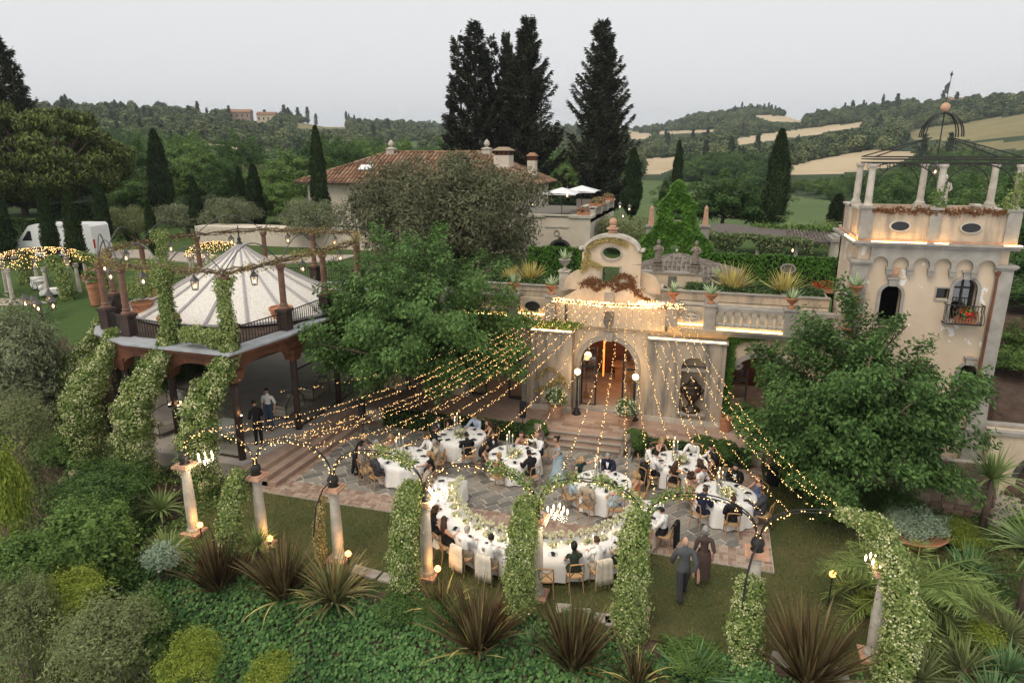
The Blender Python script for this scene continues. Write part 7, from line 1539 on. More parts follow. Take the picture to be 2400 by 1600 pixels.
aT = ((.25, .14, .80), (.13, .40, .80)); aL = ((.24, -.02, .79), (.08, .26, .66)); aF = ((.23, .26, .83), (.07, .20, 1.10)); aO = ((.34, .12, .90), (.56, .22, .95)); aR = ((.24, .28, .86), (.16, .56, .86)); aU = ((.36, .10, 1.06), (.52, .28, 1.25))
POSE = {}
for sx in 'mf':
    POSE['table_' + sx] = (seated(aT, .06, sx), sx, 0, -.25); POSE['lap_' + sx] = (seated(aL, -.03, sx), sx, .5, -.05); POSE['face_' + sx] = (seated({'L': aT, 'R': aF}, .08, sx), sx, -.3, -.2); POSE['over_' + sx] = (seated({'L': aT, 'R': aO}, .02, sx, .6), sx, -.7, -.1); POSE['reach_' + sx] = (seated({'L': aT, 'R': aR}, .14, sx), sx, .3, -.3); POSE['turn_' + sx] = (seated({'L': aO, 'R': aT}, .0, sx, -.6), sx, .8, -.05)
POSE['raise_f'] = (seated({'L': aU, 'R': aT}, .02, 'f'), 'f', .7, 0)
sA = ((.27, -.06, 1.14), (.27, .06, .88)); POSE['stand_m'] = (standing(sA, 0, 'm'), 'm', .5, -.15); POSE['walk_m'] = (standing({'L': ((.27, .1, 1.14), (.25, .25, .92)), 'R': ((.27, -.12, 1.14), (.24, -.10, .88))}, .26, 'm'), 'm', .1, -.1); POSE['walk_f'] = (standing({'L': ((.24, -.06, 1.14), (.23, .08, .9)), 'R': ((.24, -.1, 1.14), (.22, -.02, .88))}, .18, 'f'), 'f', 0, -.1)
POSE['serve_m'] = (standing({'L': ((.26, .0, 1.14), (.20, .24, 1.05)), 'R': ((.26, .04, 1.14), (.14, .28, 1.06))}, 0, 'm', .06), 'm', 0, -.5); POSE['lean_f'] = (standing({'L': ((.26, .22, 1.22), (.22, .5, 1.08)), 'R': ((.24, .05, 1.12), (.22, .12, .9))}, .14, 'f', .26), 'f', 0, -.3); POSE['stand_f'] = (standing({'L': ((.23, .02, 1.16), (.18, .2, 1.04)), 'R': ((.25, .0, 1.14), (.24, .1, .92))}, 0, 'f', .05), 'f', .2, -.15)
C_ = dict(white=(.76, .75, .74), black=(.012, .012, .014), navy=(.014, .020, .05), beige=(.40, .34, .26), grey=(.095, .10, .108), dgrey=(.05, .052, .06), lblue=(.36, .46, .52), blue=(.14, .22, .42), sky=(.45, .52, .66), teal=(.02, .055, .055), green=(.020, .032, .020), pink=(.62, .16, .24), rust=(.28, .10, .07), orange=(.50, .20, .11), tan=(.38, .24, .15), brown=(.085, .058, .05), cream=(.62, .56, .47), jeans=(.05, .075, .13), coral=(.55, .22, .16))
def person(pose, loc, rz, top, tk, bottom, hairc, hairk, label, skin='skin_light', scale=1.0, front=None, group=None, extra=None):
    J, sx, yaw, pit = POSE[pose]; me = person_meshes(pose, J, sx, yaw, pit); o = link('person', me['body']); o.location = loc; o.rotation_euler = (0, 0, rz); o.scale = (scale,) * 3; tag(o, label, 'person', group)
    o.material_slots[0].link = 'OBJECT'; o.material_slots[0].material = M[skin]
    def part(nm, key, mat):
        if me.get(key) is None: return
        c = link(nm, me[key], o); c.material_slots[0].link = 'OBJECT'; c.material_slots[0].material = mat
    dress = tk in ('bare', 'top', 'shortdress')
    if tk == 'suit': part('shirt', 'long', cloth(C_['white'])); part('jacket', 'jacket', cloth(C_[top])); part('shirt_front', 'front', cloth(C_['white'] if front is None else C_[front]))
    elif tk in ('bare', 'top'): part('dress', tk, cloth(C_[top]))
    else: part('shirt', tk, cloth(C_[top]))
    if bottom == 'skirt': part('skirt', 'skirt', cloth(C_[top]))
    else: part('trousers', 'trousers', cloth(C_[bottom]))
    part('shoes', 'shoes', M['hair_black'])
    if hairk != 'bald': part('hair', 'hair_' + hairk, M['hair_' + hairc])
    return o
# ---------------------------------------------------------------- chairs
def build_chair():
    t = thing('crossback_chair', '', 'chair'); m = MB(); n = 14; pts = [(.21 * math.copysign(abs(math.cos(2 * math.pi * k / n)) ** .6, math.cos(2 * math.pi * k / n)), .20 * math.copysign(abs(math.sin(2 * math.pi * k / n)) ** .6, math.sin(2 * math.pi * k / n))) for k in range(n)]
    m.prism(pts, .445, .475); obj('seat', m, 'cane', t); m = MB(); m.tube([(x * 1.02, y * 1.02, .455) for x, y in pts + pts[:1]], .018, 5); obj('seat_frame', m, 'wood_chair', t)
    for s in (-1, 1):
        m = MB(); m.tube([(s * .17, .16, .45), (s * .195, .19, 0)], [.019, .014], 6); obj('leg', m, 'wood_chair', t)
        m = MB(); m.tube([(s * .20, -.25, 0), (s * .185, -.19, .3), (s * .185, -.19, .47), (s * .19, -.24, .75), (s * .175, -.26, .88)], [.014, .018, .02, .018, .017], 6); obj('leg', m, 'wood_chair', t)
    m = MB(); m.tube([(.185 * math.cos(math.pi * k / 8), -.255 - .03 * math.sin(math.pi * k / 8), .875 + .035 * math.sin(math.pi * k / 8)) for k in range(9)], .021, 6); obj('top_rail', m, 'wood_chair', t)
    for s in (-1, 1): m = MB(); m.tube([(s * .175, -.20, .50), (s * .05, -.235 - .006 * s, .66), (-s * .17, -.255, .86)], .009, 5); obj('cross_strap', m, 'iron', t)
    for s in (-1, 1): m = MB(); m.tube([(s * .19, .18, .2), (s * .1, .1, .36), (0, 0, .42)], .010, 5); obj('brace', m, 'wood_chair', t)
    return t
CH0 = build_chair(); chair_used = [False]
def chair(x, y, rz, label, group):
    if not chair_used[0]: chair_used[0] = True; CH0.location = (x, y, 0); CH0.rotation_euler = (0, 0, rz); CH0['label'] = label; CH0['group'] = group; return CH0
    return dup(CH0, (x, y, 0), rz, label, None, group)
def jacket_on_chair(x, y, rz, col, label):
    m = MB(); n = 8; rows = []
    for z, w, y0_ in ((.92, .22, -.30), (.80, .24, -.31), (.6, .25, -.315), (.4, .255, -.32), (.2, .25, -.33)): rows.append([(w * (-1 + 2 * k / n), y0_ + .02 * math.sin(k * 2.2) - .01 * math.cos(3 * k), z + .02 * math.sin(k * 1.7)) for k in range(n + 1)])
    rows.insert(0, [(.20 * (-1 + 2 * k / n), -.22, .80) for k in range(n + 1)]); rows.insert(1, [(.21 * (-1 + 2 * k / n), -.25, .925) for k in range(n + 1)])
    for r in rows: m.v += r
    m.f += [(i * (n + 1) + k, i * (n + 1) + k + 1, (i + 1) * (n + 1) + k + 1, (i + 1) * (n + 1) + k) for i in range(len(rows) - 1) for k in range(n)]
    o = obj('draped_jacket', m, cloth(C_[col]), None, True); o.location = (x, y, 0); o.rotation_euler = (0, 0, rz); tag(o, label, 'jacket'); md = o.modifiers.new('thick', 'SOLIDIFY'); md.thickness = .02
# ---------------------------------------------------------------- tables
def img_dir(al): a = R(al); return (math.cos(a) * CA - math.sin(a) * SA, math.cos(a) * SA + math.sin(a) * CA)
def round_cloth():
    m = MB(); n = 60; rows = []; rows.append([(0, 0, .76)] * n)
    for r in (.5, .9): rows.append([(r * math.cos(2 * math.pi * k / n), r * math.sin(2 * math.pi * k / n), .76) for k in range(n)])
    for r, z, a in ((.95, .745, 0), (.965, .6, .012), (.985, .35, .03), (1.01, .04, .05)): rows.append([((r + a * math.sin(k * 2 * math.pi / n * 15)) * math.cos(2 * math.pi * k / n), (r + a * math.sin(k * 2 * math.pi / n * 15)) * math.sin(2 * math.pi * k / n), z) for k in range(n)])
    for r in rows: m.v += r
    m.f += [(i * n + k, i * n + (k + 1) % n, (i + 1) * n + (k + 1) % n, (i + 1) * n + k) for i in range(len(rows) - 1) for k in range(n)]; m.f = [f_[::-1] for f_ in m.f]
    return mk_mesh('cloth', m.v, m.f, 'white_cloth', True)
RC_ = round_cloth(); tm = MB(); tm.lathe([(.92, .70), (.92, .73)], n=24); tm.tube([(0, 0, 0), (0, 0, .7)], .05, 8); tm.lathe([(.3, 0), (.3, .03), (.05, .08)], n=12); TBM = mk_mesh('table_frame', tm.v, tm.f, 'wood_chair')
m_ = MB(); m_.lathe([(.001, 0), (.08, 0), (.125, .012), (.13, .016), (.08, .008), (.001, .008)], n=16, caps=False); PLATE = mk_mesh('plate', m_.v, m_.f, 'white_paint', True)
m_ = MB(); m_.obox((0, 0, .012), .20, .09, .012, .2); m_.obox((.02, .01, .022), .14, .08, .012, -.3); NAP = mk_mesh('napkin', m_.v, m_.f, cloth((.02, .022, .028)))
m_ = MB(); m_.lathe([(.03, 0), (.006, .01), (.006, .08), (.035, .11), (.04, .16), (.032, .19)], n=8, caps=False); GLASS = mk_mesh('wine_glass', m_.v, m_.f, 'clear_glass', True)
def flowers_mesh(seed, r, h, nf, petals='white_petals', nl=300):
    g = np.random.default_rng(seed); P, N = ellipsoid_pts(g, nl, r, r, h, h * .5, .25, .5); V, F = leaf_arrays(P, N, .07, .4, g); fo = np_mesh('foliage', V, F, 'leaf_sage'); parts = []
    for k in range(nf):
        d = unit(g.normal(size=(1, 3)) + np.array([[0, 0, .7]]))[0]; c = d * np.array([r, r, h]) * g.uniform(.7, 1.1) + [0, 0, h * .5]; n = 22; D = unit(g.normal(size=(n, 3)) + d * .8); parts.append(leaf_arrays(c + D * .012, D, .055, .9, g, fold=.3))
    V, F = cat_arrays(parts); return fo, np_mesh('blossoms', V, F, petals)
FLW = [flowers_mesh(1, .26, .17, 34), flowers_mesh(2, .26, .18, 34)]
def candle_mesh(h):
    b = MB(); b.lathe([(.04, 0), (.045, .02), (.012, .04), (.012, h * .35), (.02, h * .36), (.02, h * .40)], n=8); g = MB(); g.lathe([(.045, .02), (.045, h * .9)], n=10, caps=False); w = MB(); w.tube([(0, 0, h * .38), (0, 0, h * .92)], .013, 6); f = MB(); f.lathe([(.001, 0), (.013, .02), (.009, .045), (.001, .075)], (0, 0, h * .93), 6)
    return [mk_mesh('holder', b.v, b.f, 'palestone'), mk_mesh('glass_tube', g.v, g.f, 'clear_glass', True), mk_mesh('taper', w.v, w.f, 'white_cloth'), mk_mesh('candle_flame', f.v, f.f, 'flame')]
CAN = [candle_mesh(.62), candle_mesh(.8), candle_mesh(.7)]
def candle(x, y, z, k, label, group):
    t = thing('taper_candle', label, 'candle', (x, y, z), 0, group)
    for me, nm in zip(CAN[k], ('holder', 'glass_tube', 'taper', 'candle_flame')): link(nm, me, t)
TN = ['the pavilion side table', 'the table under the tree', 'the table by the steps', 'the middle round table', 'the hedge side table', 'the court corner table']
TC = [(-10.1, 20.46), (-8.81, 22.89), (-6.36, 21.77), (-2.95, 20.59), (-.57, 22.92), (.96, 20.87)]
def pl(desc, i): return f'{desc} at {TN[i]}'
SEATS = [
 [(170, 'table_m', 'beige', 'suit', 'beige', 'grey', 'short', 'man in beige suit below the leaning woman'), (125, 'face_f', 'cream', 'bare', 'skirt', 'blond', 'bob', 'blond woman in pale dress with hand to face'), (45, 'table_m', 'white', 'long', 'grey', 'brown', 'short', 'man in white shirt facing us across the table'), (225, 'lap_m', 'dgrey', 'suit', 'dgrey', 'brown', 'short', 'man in charcoal suit seen from behind'), (335, 'turn_f', 'black', 'top', 'skirt', 'blond', 'long', 'blond woman in black dress turned aside'), (10, 'over_m', 'beige', 'suit', 'cream', 'grey', 'short', 'man in cream suit beside the blond woman in black'), (198, None)],
 [(200, 'table_m', 'black', 'suit', 'black', 'brown', 'short', 'bearded man in black suit in profile'), (150, 'lap_m', 'dgrey', 'suit', 'black', 'black', 'short', 'man in dark suit half hidden by lights'), (115, 'table_f', 'black', 'top', 'skirt', 'brown', 'bob', 'woman in black dress on the hedge side'), (60, 'reach_m', 'sky', 'long', 'navy', 'brown', 'short', 'man in pale blue shirt reaching over the table'), (15, 'table_f', 'tan', 'top', 'skirt', 'brown', 'long', 'woman in tan dress with long brown hair'), (285, 'table_m', 'black', 'suit', 'black', 'black', 'short', 'man in black suit with his back to us'), (238, None)],
 [(190, 'table_f', 'brown', 'bare', 'skirt', 'black', 'long', 'woman with long black hair in dark dress'), (135, 'lap_m', 'black', 'suit', 'black', 'brown', 'short', 'man in black suit and white shirt facing us'), (75, 'face_f', 'tan', 'bare', 'skirt', 'brown', 'long', 'woman in tan dress resting her chin on her hand'), (35, 'over_m', 'white', 'long', 'navy', 'grey', 'bald', 'bald man in white shirt beside the woman in tan'), (240, 'table_f', 'pink', 'bare', 'skirt', 'blond', 'bun', 'blond woman in bright pink dress'), (300, 'table_m', 'black', 'suit', 'black', 'black', 'short', 'man in black suit beside the pale blue gown')],
 [(125, 'raise_f', 'teal', 'top', 'skirt', 'blond', 'bob', 'blond woman in teal dress, arm raised'), (75, 'table_m', 'navy', 'suit', 'navy', 'grey', 'short', 'man in navy suit and tie facing us'), (200, 'table_m', 'lblue', 'short', 'beige', 'brown', 'short', 'child in pale blue shirt'), (238, 'lap_m', 'beige', 'suit', 'beige', 'white', 'short', 'old man in beige jacket seen from behind'), (283, 'table_f', 'lblue', 'bare', 'skirt', 'black', 'bun', 'woman in pale blue dress seen from behind'), (345, 'table_f', 'orange', 'bare', 'skirt', 'blond', 'bob', 'blond woman in orange dress'), (25, None), (315, None)],
 [(172, 'table_m', 'white', 'long', 'black', 'black', 'short', 'man in white shirt at the left beside the blond woman'), (203, 'table_m', 'white', 'long', 'black', 'black', 'short', 'man in white shirt with a black jacket over his chair'), (118, 'face_f', 'black', 'bare', 'skirt', 'blond', 'long', 'blond woman in black dress facing us'), (52, 'reach_m', 'white', 'long', 'black', 'black', 'short', 'broad man in open white shirt leaning on the table'), (14, 'turn_m', 'white', 'long', 'navy', 'black', 'short', 'man in white shirt and navy waistcoat at the right'), (335, 'table_f', 'brown', 'bare', 'skirt', 'black', 'long', 'black haired woman in dark dress at the right front'), (246, 'over_f', 'black', 'bare', 'skirt', 'brown', 'long', 'woman with long brown hair in black seen from behind'), (292, 'table_f', 'rust', 'top', 'skirt', 'brown', 'bob', 'woman in rust coloured dress seen from behind')],
 [(160, 'turn_f', 'coral', 'bare', 'skirt', 'brown', 'curly', 'woman with curly brown hair in coral dress'), (118, 'table_m', 'white', 'short', 'beige', 'black', 'short', 'man in white patterned short sleeves'), (60, 'lap_m', 'black', 'suit', 'black', 'black', 'short', 'man in black dinner jacket and bow tie'), (18, 'turn_f', 'blue', 'bare', 'skirt', 'red', 'long', 'red haired woman in blue dress'), (215, 'table_m', 'navy', 'suit', 'navy', 'brown', 'short', 'man in navy suit at the front left'), (262, 'lap_m', 'black', 'suit', 'black', 'brown', 'short', 'man in black suit in the front chair'), (322, 'over_m', 'dgrey', 'suit', 'dgrey', 'brown', 'short', 'man in dark grey suit at the front right')]]
rp = random.Random(8)
for i, ((cx, cyy), seats) in enumerate(zip(TC, SEATS)):
    t = thing('round_table', ['round table with white cloth nearest the pavilion', 'round table with white cloth deepest under the left tree', 'round table with white cloth before the terrace steps', 'round table with white cloth in the middle of the court', 'round table with white cloth before the right hedge', 'round table with white cloth at the right court corner'][i], 'table', (cx, cyy, .012), rp.uniform(0, 1), 'round dinner tables'); link('frame', TBM, t); link('cloth', RC_, t)
    for st in seats:
        al = st[0]; dx, dy = img_dir(al); rz = math.atan2(-dy, -dx) - math.pi / 2; d = 1.19; px_, py_ = cx + dx * d, cyy + dy * d
        if st[1] is None: chair(cx + dx * 1.35, cyy + dy * 1.35, rz + rp.uniform(-.4, .4), pl(f'empty crossback chair {"on the right" if al < 90 else "in front" if al > 250 else "on the left"}', i), f'chairs at {TN[i]}'); continue
        _, po, top, tk, bo, hc_, hk, lab = st; kid = 'child' in lab; p = person(po, (px_, py_, -.02 if not kid else -.0), rz + rp.uniform(-.12, .12), top, tk, bo, hc_, hk, pl(lab, i), 'skin_tan' if rp.random() < .35 else 'skin_light', .80 if kid else rp.uniform(.96, 1.02), None, f'guests at {TN[i]}')
        chair(px_ + dx * .02, py_ + dy * .02, rz, f'chair of the {lab}', f'chairs at {TN[i]}')
        if 'jacket over his chair' in lab: jacket_on_chair(px_ + dx * .02, py_ + dy * .02, rz, 'black', 'black jacket hung over a chair back at ' + TN[i])
    for k in range(8):
        a = k * math.pi / 4 + .3; q = .70
        for nm, me, off, dz in (('plate', PLATE, 0, .764), ('napkin', NAP, .0, .778), ('wine_glass', GLASS, .16, .764)):
            o = link(nm, me); rr = q - (off and .14); o.location = (cx + rr * math.cos(a + off * 1.4), cyy + rr * math.sin(a + off * 1.4), dz + .012); o.rotation_euler = (0, 0, a + rp.uniform(-.5, .5)); tag(o, f'{ {"plate": "white plate", "napkin": "folded dark napkin", "wine_glass": "clear wine glass"}[nm]} set on {TN[i]}', nm.replace('_', ' '), f'{nm.replace("_", " ")}s on {TN[i]}')
    t = thing('flower_centrepiece', f'white flower centrepiece on {TN[i]}', 'flowers', (cx + .05, cyy - .12, .775), rp.uniform(0, 6), 'table centrepieces'); fo, bl = FLW[i % 2]; link('foliage', fo, t); link('blossoms', bl, t)
    m = MB(); m.lathe([(.1, 0), (.12, .06), (.1, .1)], n=12); obj('bowl', m, 'palestone', t)
    for k in range(4): a = 2.0 + k * .55; candle(cx + .24 * math.cos(a) - .05, cyy + .24 * math.sin(a) + .06, .773, k % 3, f'tall taper candle in a glass tube on {TN[i]}', f'tall candles on {TN[i]}')
# standing figures at the tables
dx, dy = img_dir(182); person('lean_f', (TC[0][0] + dx * 1.75, TC[0][1] + dy * 1.75, 0), math.atan2(-dy, -dx) - math.pi / 2, 'black', 'top', 'black', 'blond', 'bun', 'woman in black trousers leaning over the man in beige suit')
dx, dy = img_dir(345); person('stand_f', (TC[2][0] + dx * 1.62, TC[2][1] + dy * 1.62, 0), math.atan2(-dy, -dx) - math.pi / 2 + .5, 'lblue', 'bare', 'skirt', 'black', 'bun', 'standing woman in long pale blue gown with her back to us', 'skin_tan')
# ---------------------------------------------------------------- crescent head table
KX, KY, KI, KO = -4.6, 19.35, 2.72, 3.72
t = thing('crescent_table', 'long crescent shaped head table under white cloth covered in candles and flowers', 'table', (KX, KY, 0)); m = MB(); n = 72; A0, A1 = R(178), R(368); rows = [[] for _ in range(6)]
for k in range(n + 1):
    a = A0 + (A1 - A0) * k / n; c, s = math.cos(a), math.sin(a); wv = .025 * math.sin(k * 2.1) + .015 * math.sin(k * 3.7)
    for j, (r, z) in enumerate(((KI - .04 + wv, .05), (KI - .01 + wv * .4, .5), (KI, .755), (KO, .755), (KO + .01 + wv * .4, .5), (KO + .05 + wv, .05))): rows[j].append((r * c, r * s, z))
for r in rows: m.v += r
m.f += [(i * (n + 1) + k, i * (n + 1) + k + 1, (i + 1) * (n + 1) + k + 1, (i + 1) * (n + 1) + k) for i in range(5) for k in range(n)]; m.f += [tuple(j * (n + 1) for j in range(6)), tuple(j * (n + 1) + n for j in range(5, -1, -1))]
obj('cloth', m, 'white_cloth', t, True).data.polygons.foreach_set('use_smooth', [True] * (5 * n) + [False] * 2)
m = MB(); [m.box(KX * 0 + 3.2 * math.cos(R(q)) - .3, 3.2 * math.cos(R(q)) + .3, 3.2 * math.sin(R(q)) - .3, 3.2 * math.sin(R(q)) + .3, .02, .7) for q in range(190, 365, 18)]; tag(obj('frame', m, 'wood_chair', t), kind='stuff')
CG = [(184, 'lap_m', 'beige', 'suit', 'cream', 'brown', 'short', 'man in blush jacket at the left end', None), (200, 'table_f', 'sky', 'bare', 'skirt', 'brown', 'bob', 'woman in pale blue dress beside the fourth lawn column', None), (213, 'table_m', 'white', 'long', 'beige', 'grey', 'bald', 'bald man in white shirt', 'beige'), (226, 'table_f', 'black', 'top', 'skirt', 'brown', 'curly', 'woman with curly brown hair in black', None), (237, 'turn_f', 'black', 'bare', 'skirt', 'brown', 'long', 'bare backed woman in black with a cream bag', None),
      (249, 'table_m', 'white', 'long', 'beige', 'grey', 'short', 'grey haired man in white shirt with draped beige jacket', 'cream'), (261, 'table_m', 'white', 'long', 'beige', 'black', 'short', 'black haired man in white shirt with draped beige jacket', 'cream'), (272, None), (284, None), (295, 'face_f', 'green', 'top', 'skirt', 'black', 'bun', 'woman in dark green open backed dress', None), (305, 'table_m', 'white', 'long', 'beige', 'brown', 'short', 'brown haired man in white shirt with draped beige jacket', 'cream'), (315, 'over_f', 'black', 'bare', 'skirt', 'black', 'long', 'woman with long black hair in bare shouldered black dress', None), (325, 'table_m', 'black', 'suit', 'black', 'brown', 'short', 'man in black suit behind the sixth jasmine column', None), (346, 'table_m', 'white', 'long', 'black', 'black', 'short', 'man in white shirt with draped black jacket', 'black')]
for g_ in CG:
    be = R(g_[0]); dx, dy = math.cos(be), math.sin(be); rz = math.atan2(-dy, -dx) - math.pi / 2; d = KO + .24; px_, py_ = KX + dx * d, KY + dy * d
    if g_[1] is None: chair(KX + dx * (KO + .42), KY + dy * (KO + .42), rz + rp.uniform(-.3, .3), f'empty crossback chair {"left" if g_[0] < 280 else "right"} of the fifth lawn column at the crescent table', 'chairs at the crescent table'); continue
    _, po, top, tk, bo, hc_, hk, lab, jk = g_; person(po, (px_, py_, -.02), rz + rp.uniform(-.1, .1), top, tk, bo, hc_, hk, lab + ' at the crescent table', 'skin_tan' if rp.random() < .3 else 'skin_light', rp.uniform(.97, 1.02), None, 'guests at the crescent table')
    chair(px_ + dx * .02, py_ + dy * .02, rz, f'chair of the {lab}', 'chairs at the crescent table')
    if jk: jacket_on_chair(px_ + dx * .02, py_ + dy * .02, rz, jk, f'{"black" if jk == "black" else "beige"} jacket on the chair of the {lab.split(" with")[0]}')
be = R(237); bx_, by_ = KX + math.cos(be) * (KO + .55), KY + math.sin(be) * (KO + .55); t = thing('handbag', 'cream handbag hanging on a chair back at the crescent table', 'bag', (bx_, by_, .52), be); m = MB(); m.box(-.05, .05, -.13, .13, 0, .2, (-.02, .02, -.09, .09)); obj('pouch', m, cloth((.70, .66, .58)), t); m = MB(); m.tube([(0, -.09, .18), (0, -.06, .36), (0, .06, .36), (0, .09, .18)], .009, 5); obj('strap', m, cloth((.70, .66, .58)), t)
for k in range(18):
    be = R(184 + k * 10.3); 
    for nm, me, r, dz in (('plate', PLATE, KO - .2, .759), ('napkin', NAP, KO - .2, .773), ('wine_glass', GLASS, KO - .42, .759)):
        o = link(nm, me); o.location = (KX + r * math.cos(be), KY + r * math.sin(be), dz); o.rotation_euler = (0, 0, be + rp.uniform(-.5, .5)); tag(o, f'{ {"plate": "white plate", "napkin": "folded dark napkin", "wine_glass": "clear wine glass"}[nm]} set along the outer edge of the crescent table', nm.replace('_', ' '), f'{nm.replace("_", " ")}s on the crescent table')
m_ = MB(); m_.lathe([(.035, 0), (.04, .06), (.036, .08)], n=8, caps=False); VOT = mk_mesh('votive_glass', m_.v, m_.f, 'clear_glass', True); m_ = MB(); m_.lathe([(.001, .02), (.016, .03), (.012, .055), (.001, .08)], n=6); VFL = mk_mesh('votive_flame', m_.v, m_.f, 'flame')
for k in range(70):
    be = R(181 + 185 * (k + rp.random()) / 70); r = rp.uniform(KI + .12, KO - .5); t = thing('votive_candle', 'small glowing votive candle among the flowers of the crescent table', 'candle', (KX + r * math.cos(be), KY + r * math.sin(be), .758), 0, 'votive candles on the crescent table'); link('glass', VOT, t); link('candle_flame', VFL, t)
SPRAY = [flowers_mesh(11 + k, .12, .06, 14, nl=60) for k in range(3)]; TALL = []
for k in range(2):
    g = np.random.default_rng(50 + k); parts = []; sm = MB()
    for q in range(9):
        a, r, h = g.uniform(0, 6.28), g.uniform(.02, .12), g.uniform(.16, .34); c = np.array([r * math.cos(a), r * math.sin(a), h]); sm.tube([(0, 0, 0), tuple(c * [.6, .6, .6]), tuple(c)], .004, 4); D = unit(g.normal(size=(16, 3))); parts.append(leaf_arrays(c + D * .012, D, .05, .9, g))
    V, F = cat_arrays(parts); TALL.append((mk_mesh('stems', sm.v, sm.f, 'leaf_mid'), np_mesh('blossoms', V, F, 'white_petals')))
for k in range(34):
    be = R(182 + 184 * (k + .5) / 34); r = KI + .10 + .05 * rp.random(); t = thing('flower_spray', 'loose white flower spray along the inner edge of the crescent table', 'flowers', (KX + r * math.cos(be), KY + r * math.sin(be), .757), rp.uniform(0, 6), 'flower sprays on the crescent table')
    for nm, me in zip(('stems', 'blossoms'), TALL[k % 2]): link(nm, me, t)
for k in range(20):
    be = R(183 + 182 * (k + .5) / 20); r = (KI + KO) / 2 - .12 + rp.uniform(-.1, .1); t = thing('flower_arrangement', 'low white flower arrangement along the middle of the crescent table', 'flowers', (KX + r * math.cos(be), KY + r * math.sin(be), .757), rp.uniform(0, 6), 'low flower arrangements on the crescent table')
    for nm, me in zip(('foliage', 'blossoms'), SPRAY[k % 3]): link(nm, me, t)
# couple walking up the lawn, staff in the pavilion
dirw = R(16) ; person('walk_m', (4.46 * CA - 15.49 * SA, 4.46 * SA + 15.49 * CA, -.03), R(14), 'grey', 'suit', 'dgrey', 'grey', 'bald', 'bald man in grey suit walking up the lawn with a woman', scale=1.02)
q_ = (4.46 * CA - 15.49 * SA, 4.46 * SA + 15.49 * CA); person('walk_f', (q_[0] + .48, q_[1] + .85, -.03), R(4), 'brown', 'short', 'skirt', 'grey', 'bun', 'grey haired woman in brown patterned dress walking beside the man in grey suit', scale=1.03)
person('serve_m', (-16.05, 20.3, .55), R(60), 'black', 'long', 'black', 'black', 'short', 'waiter in black holding a white cloth in the pavilion', 'skin_tan'); person('stand_m', (-16.55, 21.7, .55), R(185), 'white', 'short', 'jeans', 'black', 'short', 'man in white T-shirt and jeans standing in the pavilion', 'skin_tan')
t = thing('side_table', 'small side table with white cloth inside the pavilion', 'table', (-17.5, 20.35, .55)); m = MB(); m.box(-.45, .45, -.4, .4, .35, .76, (-.4, .4, -.35, .35)); obj('cloth', m, 'white_cloth', t); [obj('leg', MB().box(a * .34 - .02, a * .34 + .02, b * .3 - .02, b * .3 + .02, 0, .4), 'iron', t) for a in (-1, 1) for b in (-1, 1)]
# ================================================================ lights
def catenary(a, b, sag, n=26): a, b = Vector(a), Vector(b); return [(a.lerp(b, k / n)) - Vector((0, 0, sag * 4 * (k / n) * (1 - k / n))) for k in range(n + 1)]
gl = random.Random(3)
def strand(a, b, sag, per, label, jit=.035):
    c = ((a[0] + b[0]) / 2, (a[1] + b[1]) / 2, min(a[2], b[2])); t = thing('fairy_light_strand', label, 'string lights', c, 0, 'fairy light strands over the court'); pts = catenary(a, b, sag); m = MB(True); m.tube(pts, .006, 3, False); obj('cable', m, 'iron', t)
    m = MB(True)
    for p, q in zip(pts, pts[1:]):
        k = (q - p).length * per; k = int(k) + (1 if gl.random() < k % 1 else 0)
        for _ in range(k):
            s = p.lerp(q, gl.random()); m.sphere((s.x + gl.gauss(0, jit), s.y + gl.gauss(0, jit), s.z - abs(gl.gauss(0, jit))), gl.uniform(.006, .010), 4, 2)
    tag(obj('bulbs', m, 'fairy_bulb', t), kind='stuff')
def on_bow(i, f): p = bow_pts(CX[i], CX[i + 1]); return p[int(f * 20)]
BARX = lambda f: (-6.25 + 5.3 * f, 27.0, 5.38 - .10 * math.sin(math.pi * f) + .06 * f)
targets = [(0, .42), (0, .62), (0, .8), (1, .3), (1, .5), (1, .72), (2, .3), (2, .55), (3, .3), (3, .6), (4, .25), (4, .5), (4, .75), (5, .2), (5, .45), (5, .7), (5, .9), (6, .15), (6, .3), (6, .45), (6, .55), (6, .65)]
for k, (i, f) in enumerate(targets):
    s = k / (len(targets) - 1); b = on_bow(i, f); L = math.dist(BARX(s), b); strand(BARX(s), b, .35 + .045 * L, 17 if i < 3 else 11.0, f'{ordn[k] if k < 16 else ["seventeenth", "eighteenth", "nineteenth", "twentieth", "twenty-first", "twenty-second"][k - 16]} fairy light strand from the left end of the facade light bar', .03 if i < 3 else .02)
def extra(a, b, sag, n, lab): strand(a, b, sag, n, lab)
extra(BARX(.02), on_bow(0, .5), 1.5, 8, 'lowest slack fairy light strand reaching the first lawn bow'); extra(BARX(.05), on_bow(1, .6), 1.55, 8, 'slack fairy light strand reaching the second lawn bow'); extra(BARX(.0), (-14.0, 19.0, 3.4), .7, 7, 'fairy light strand ending at the pavilion corner')
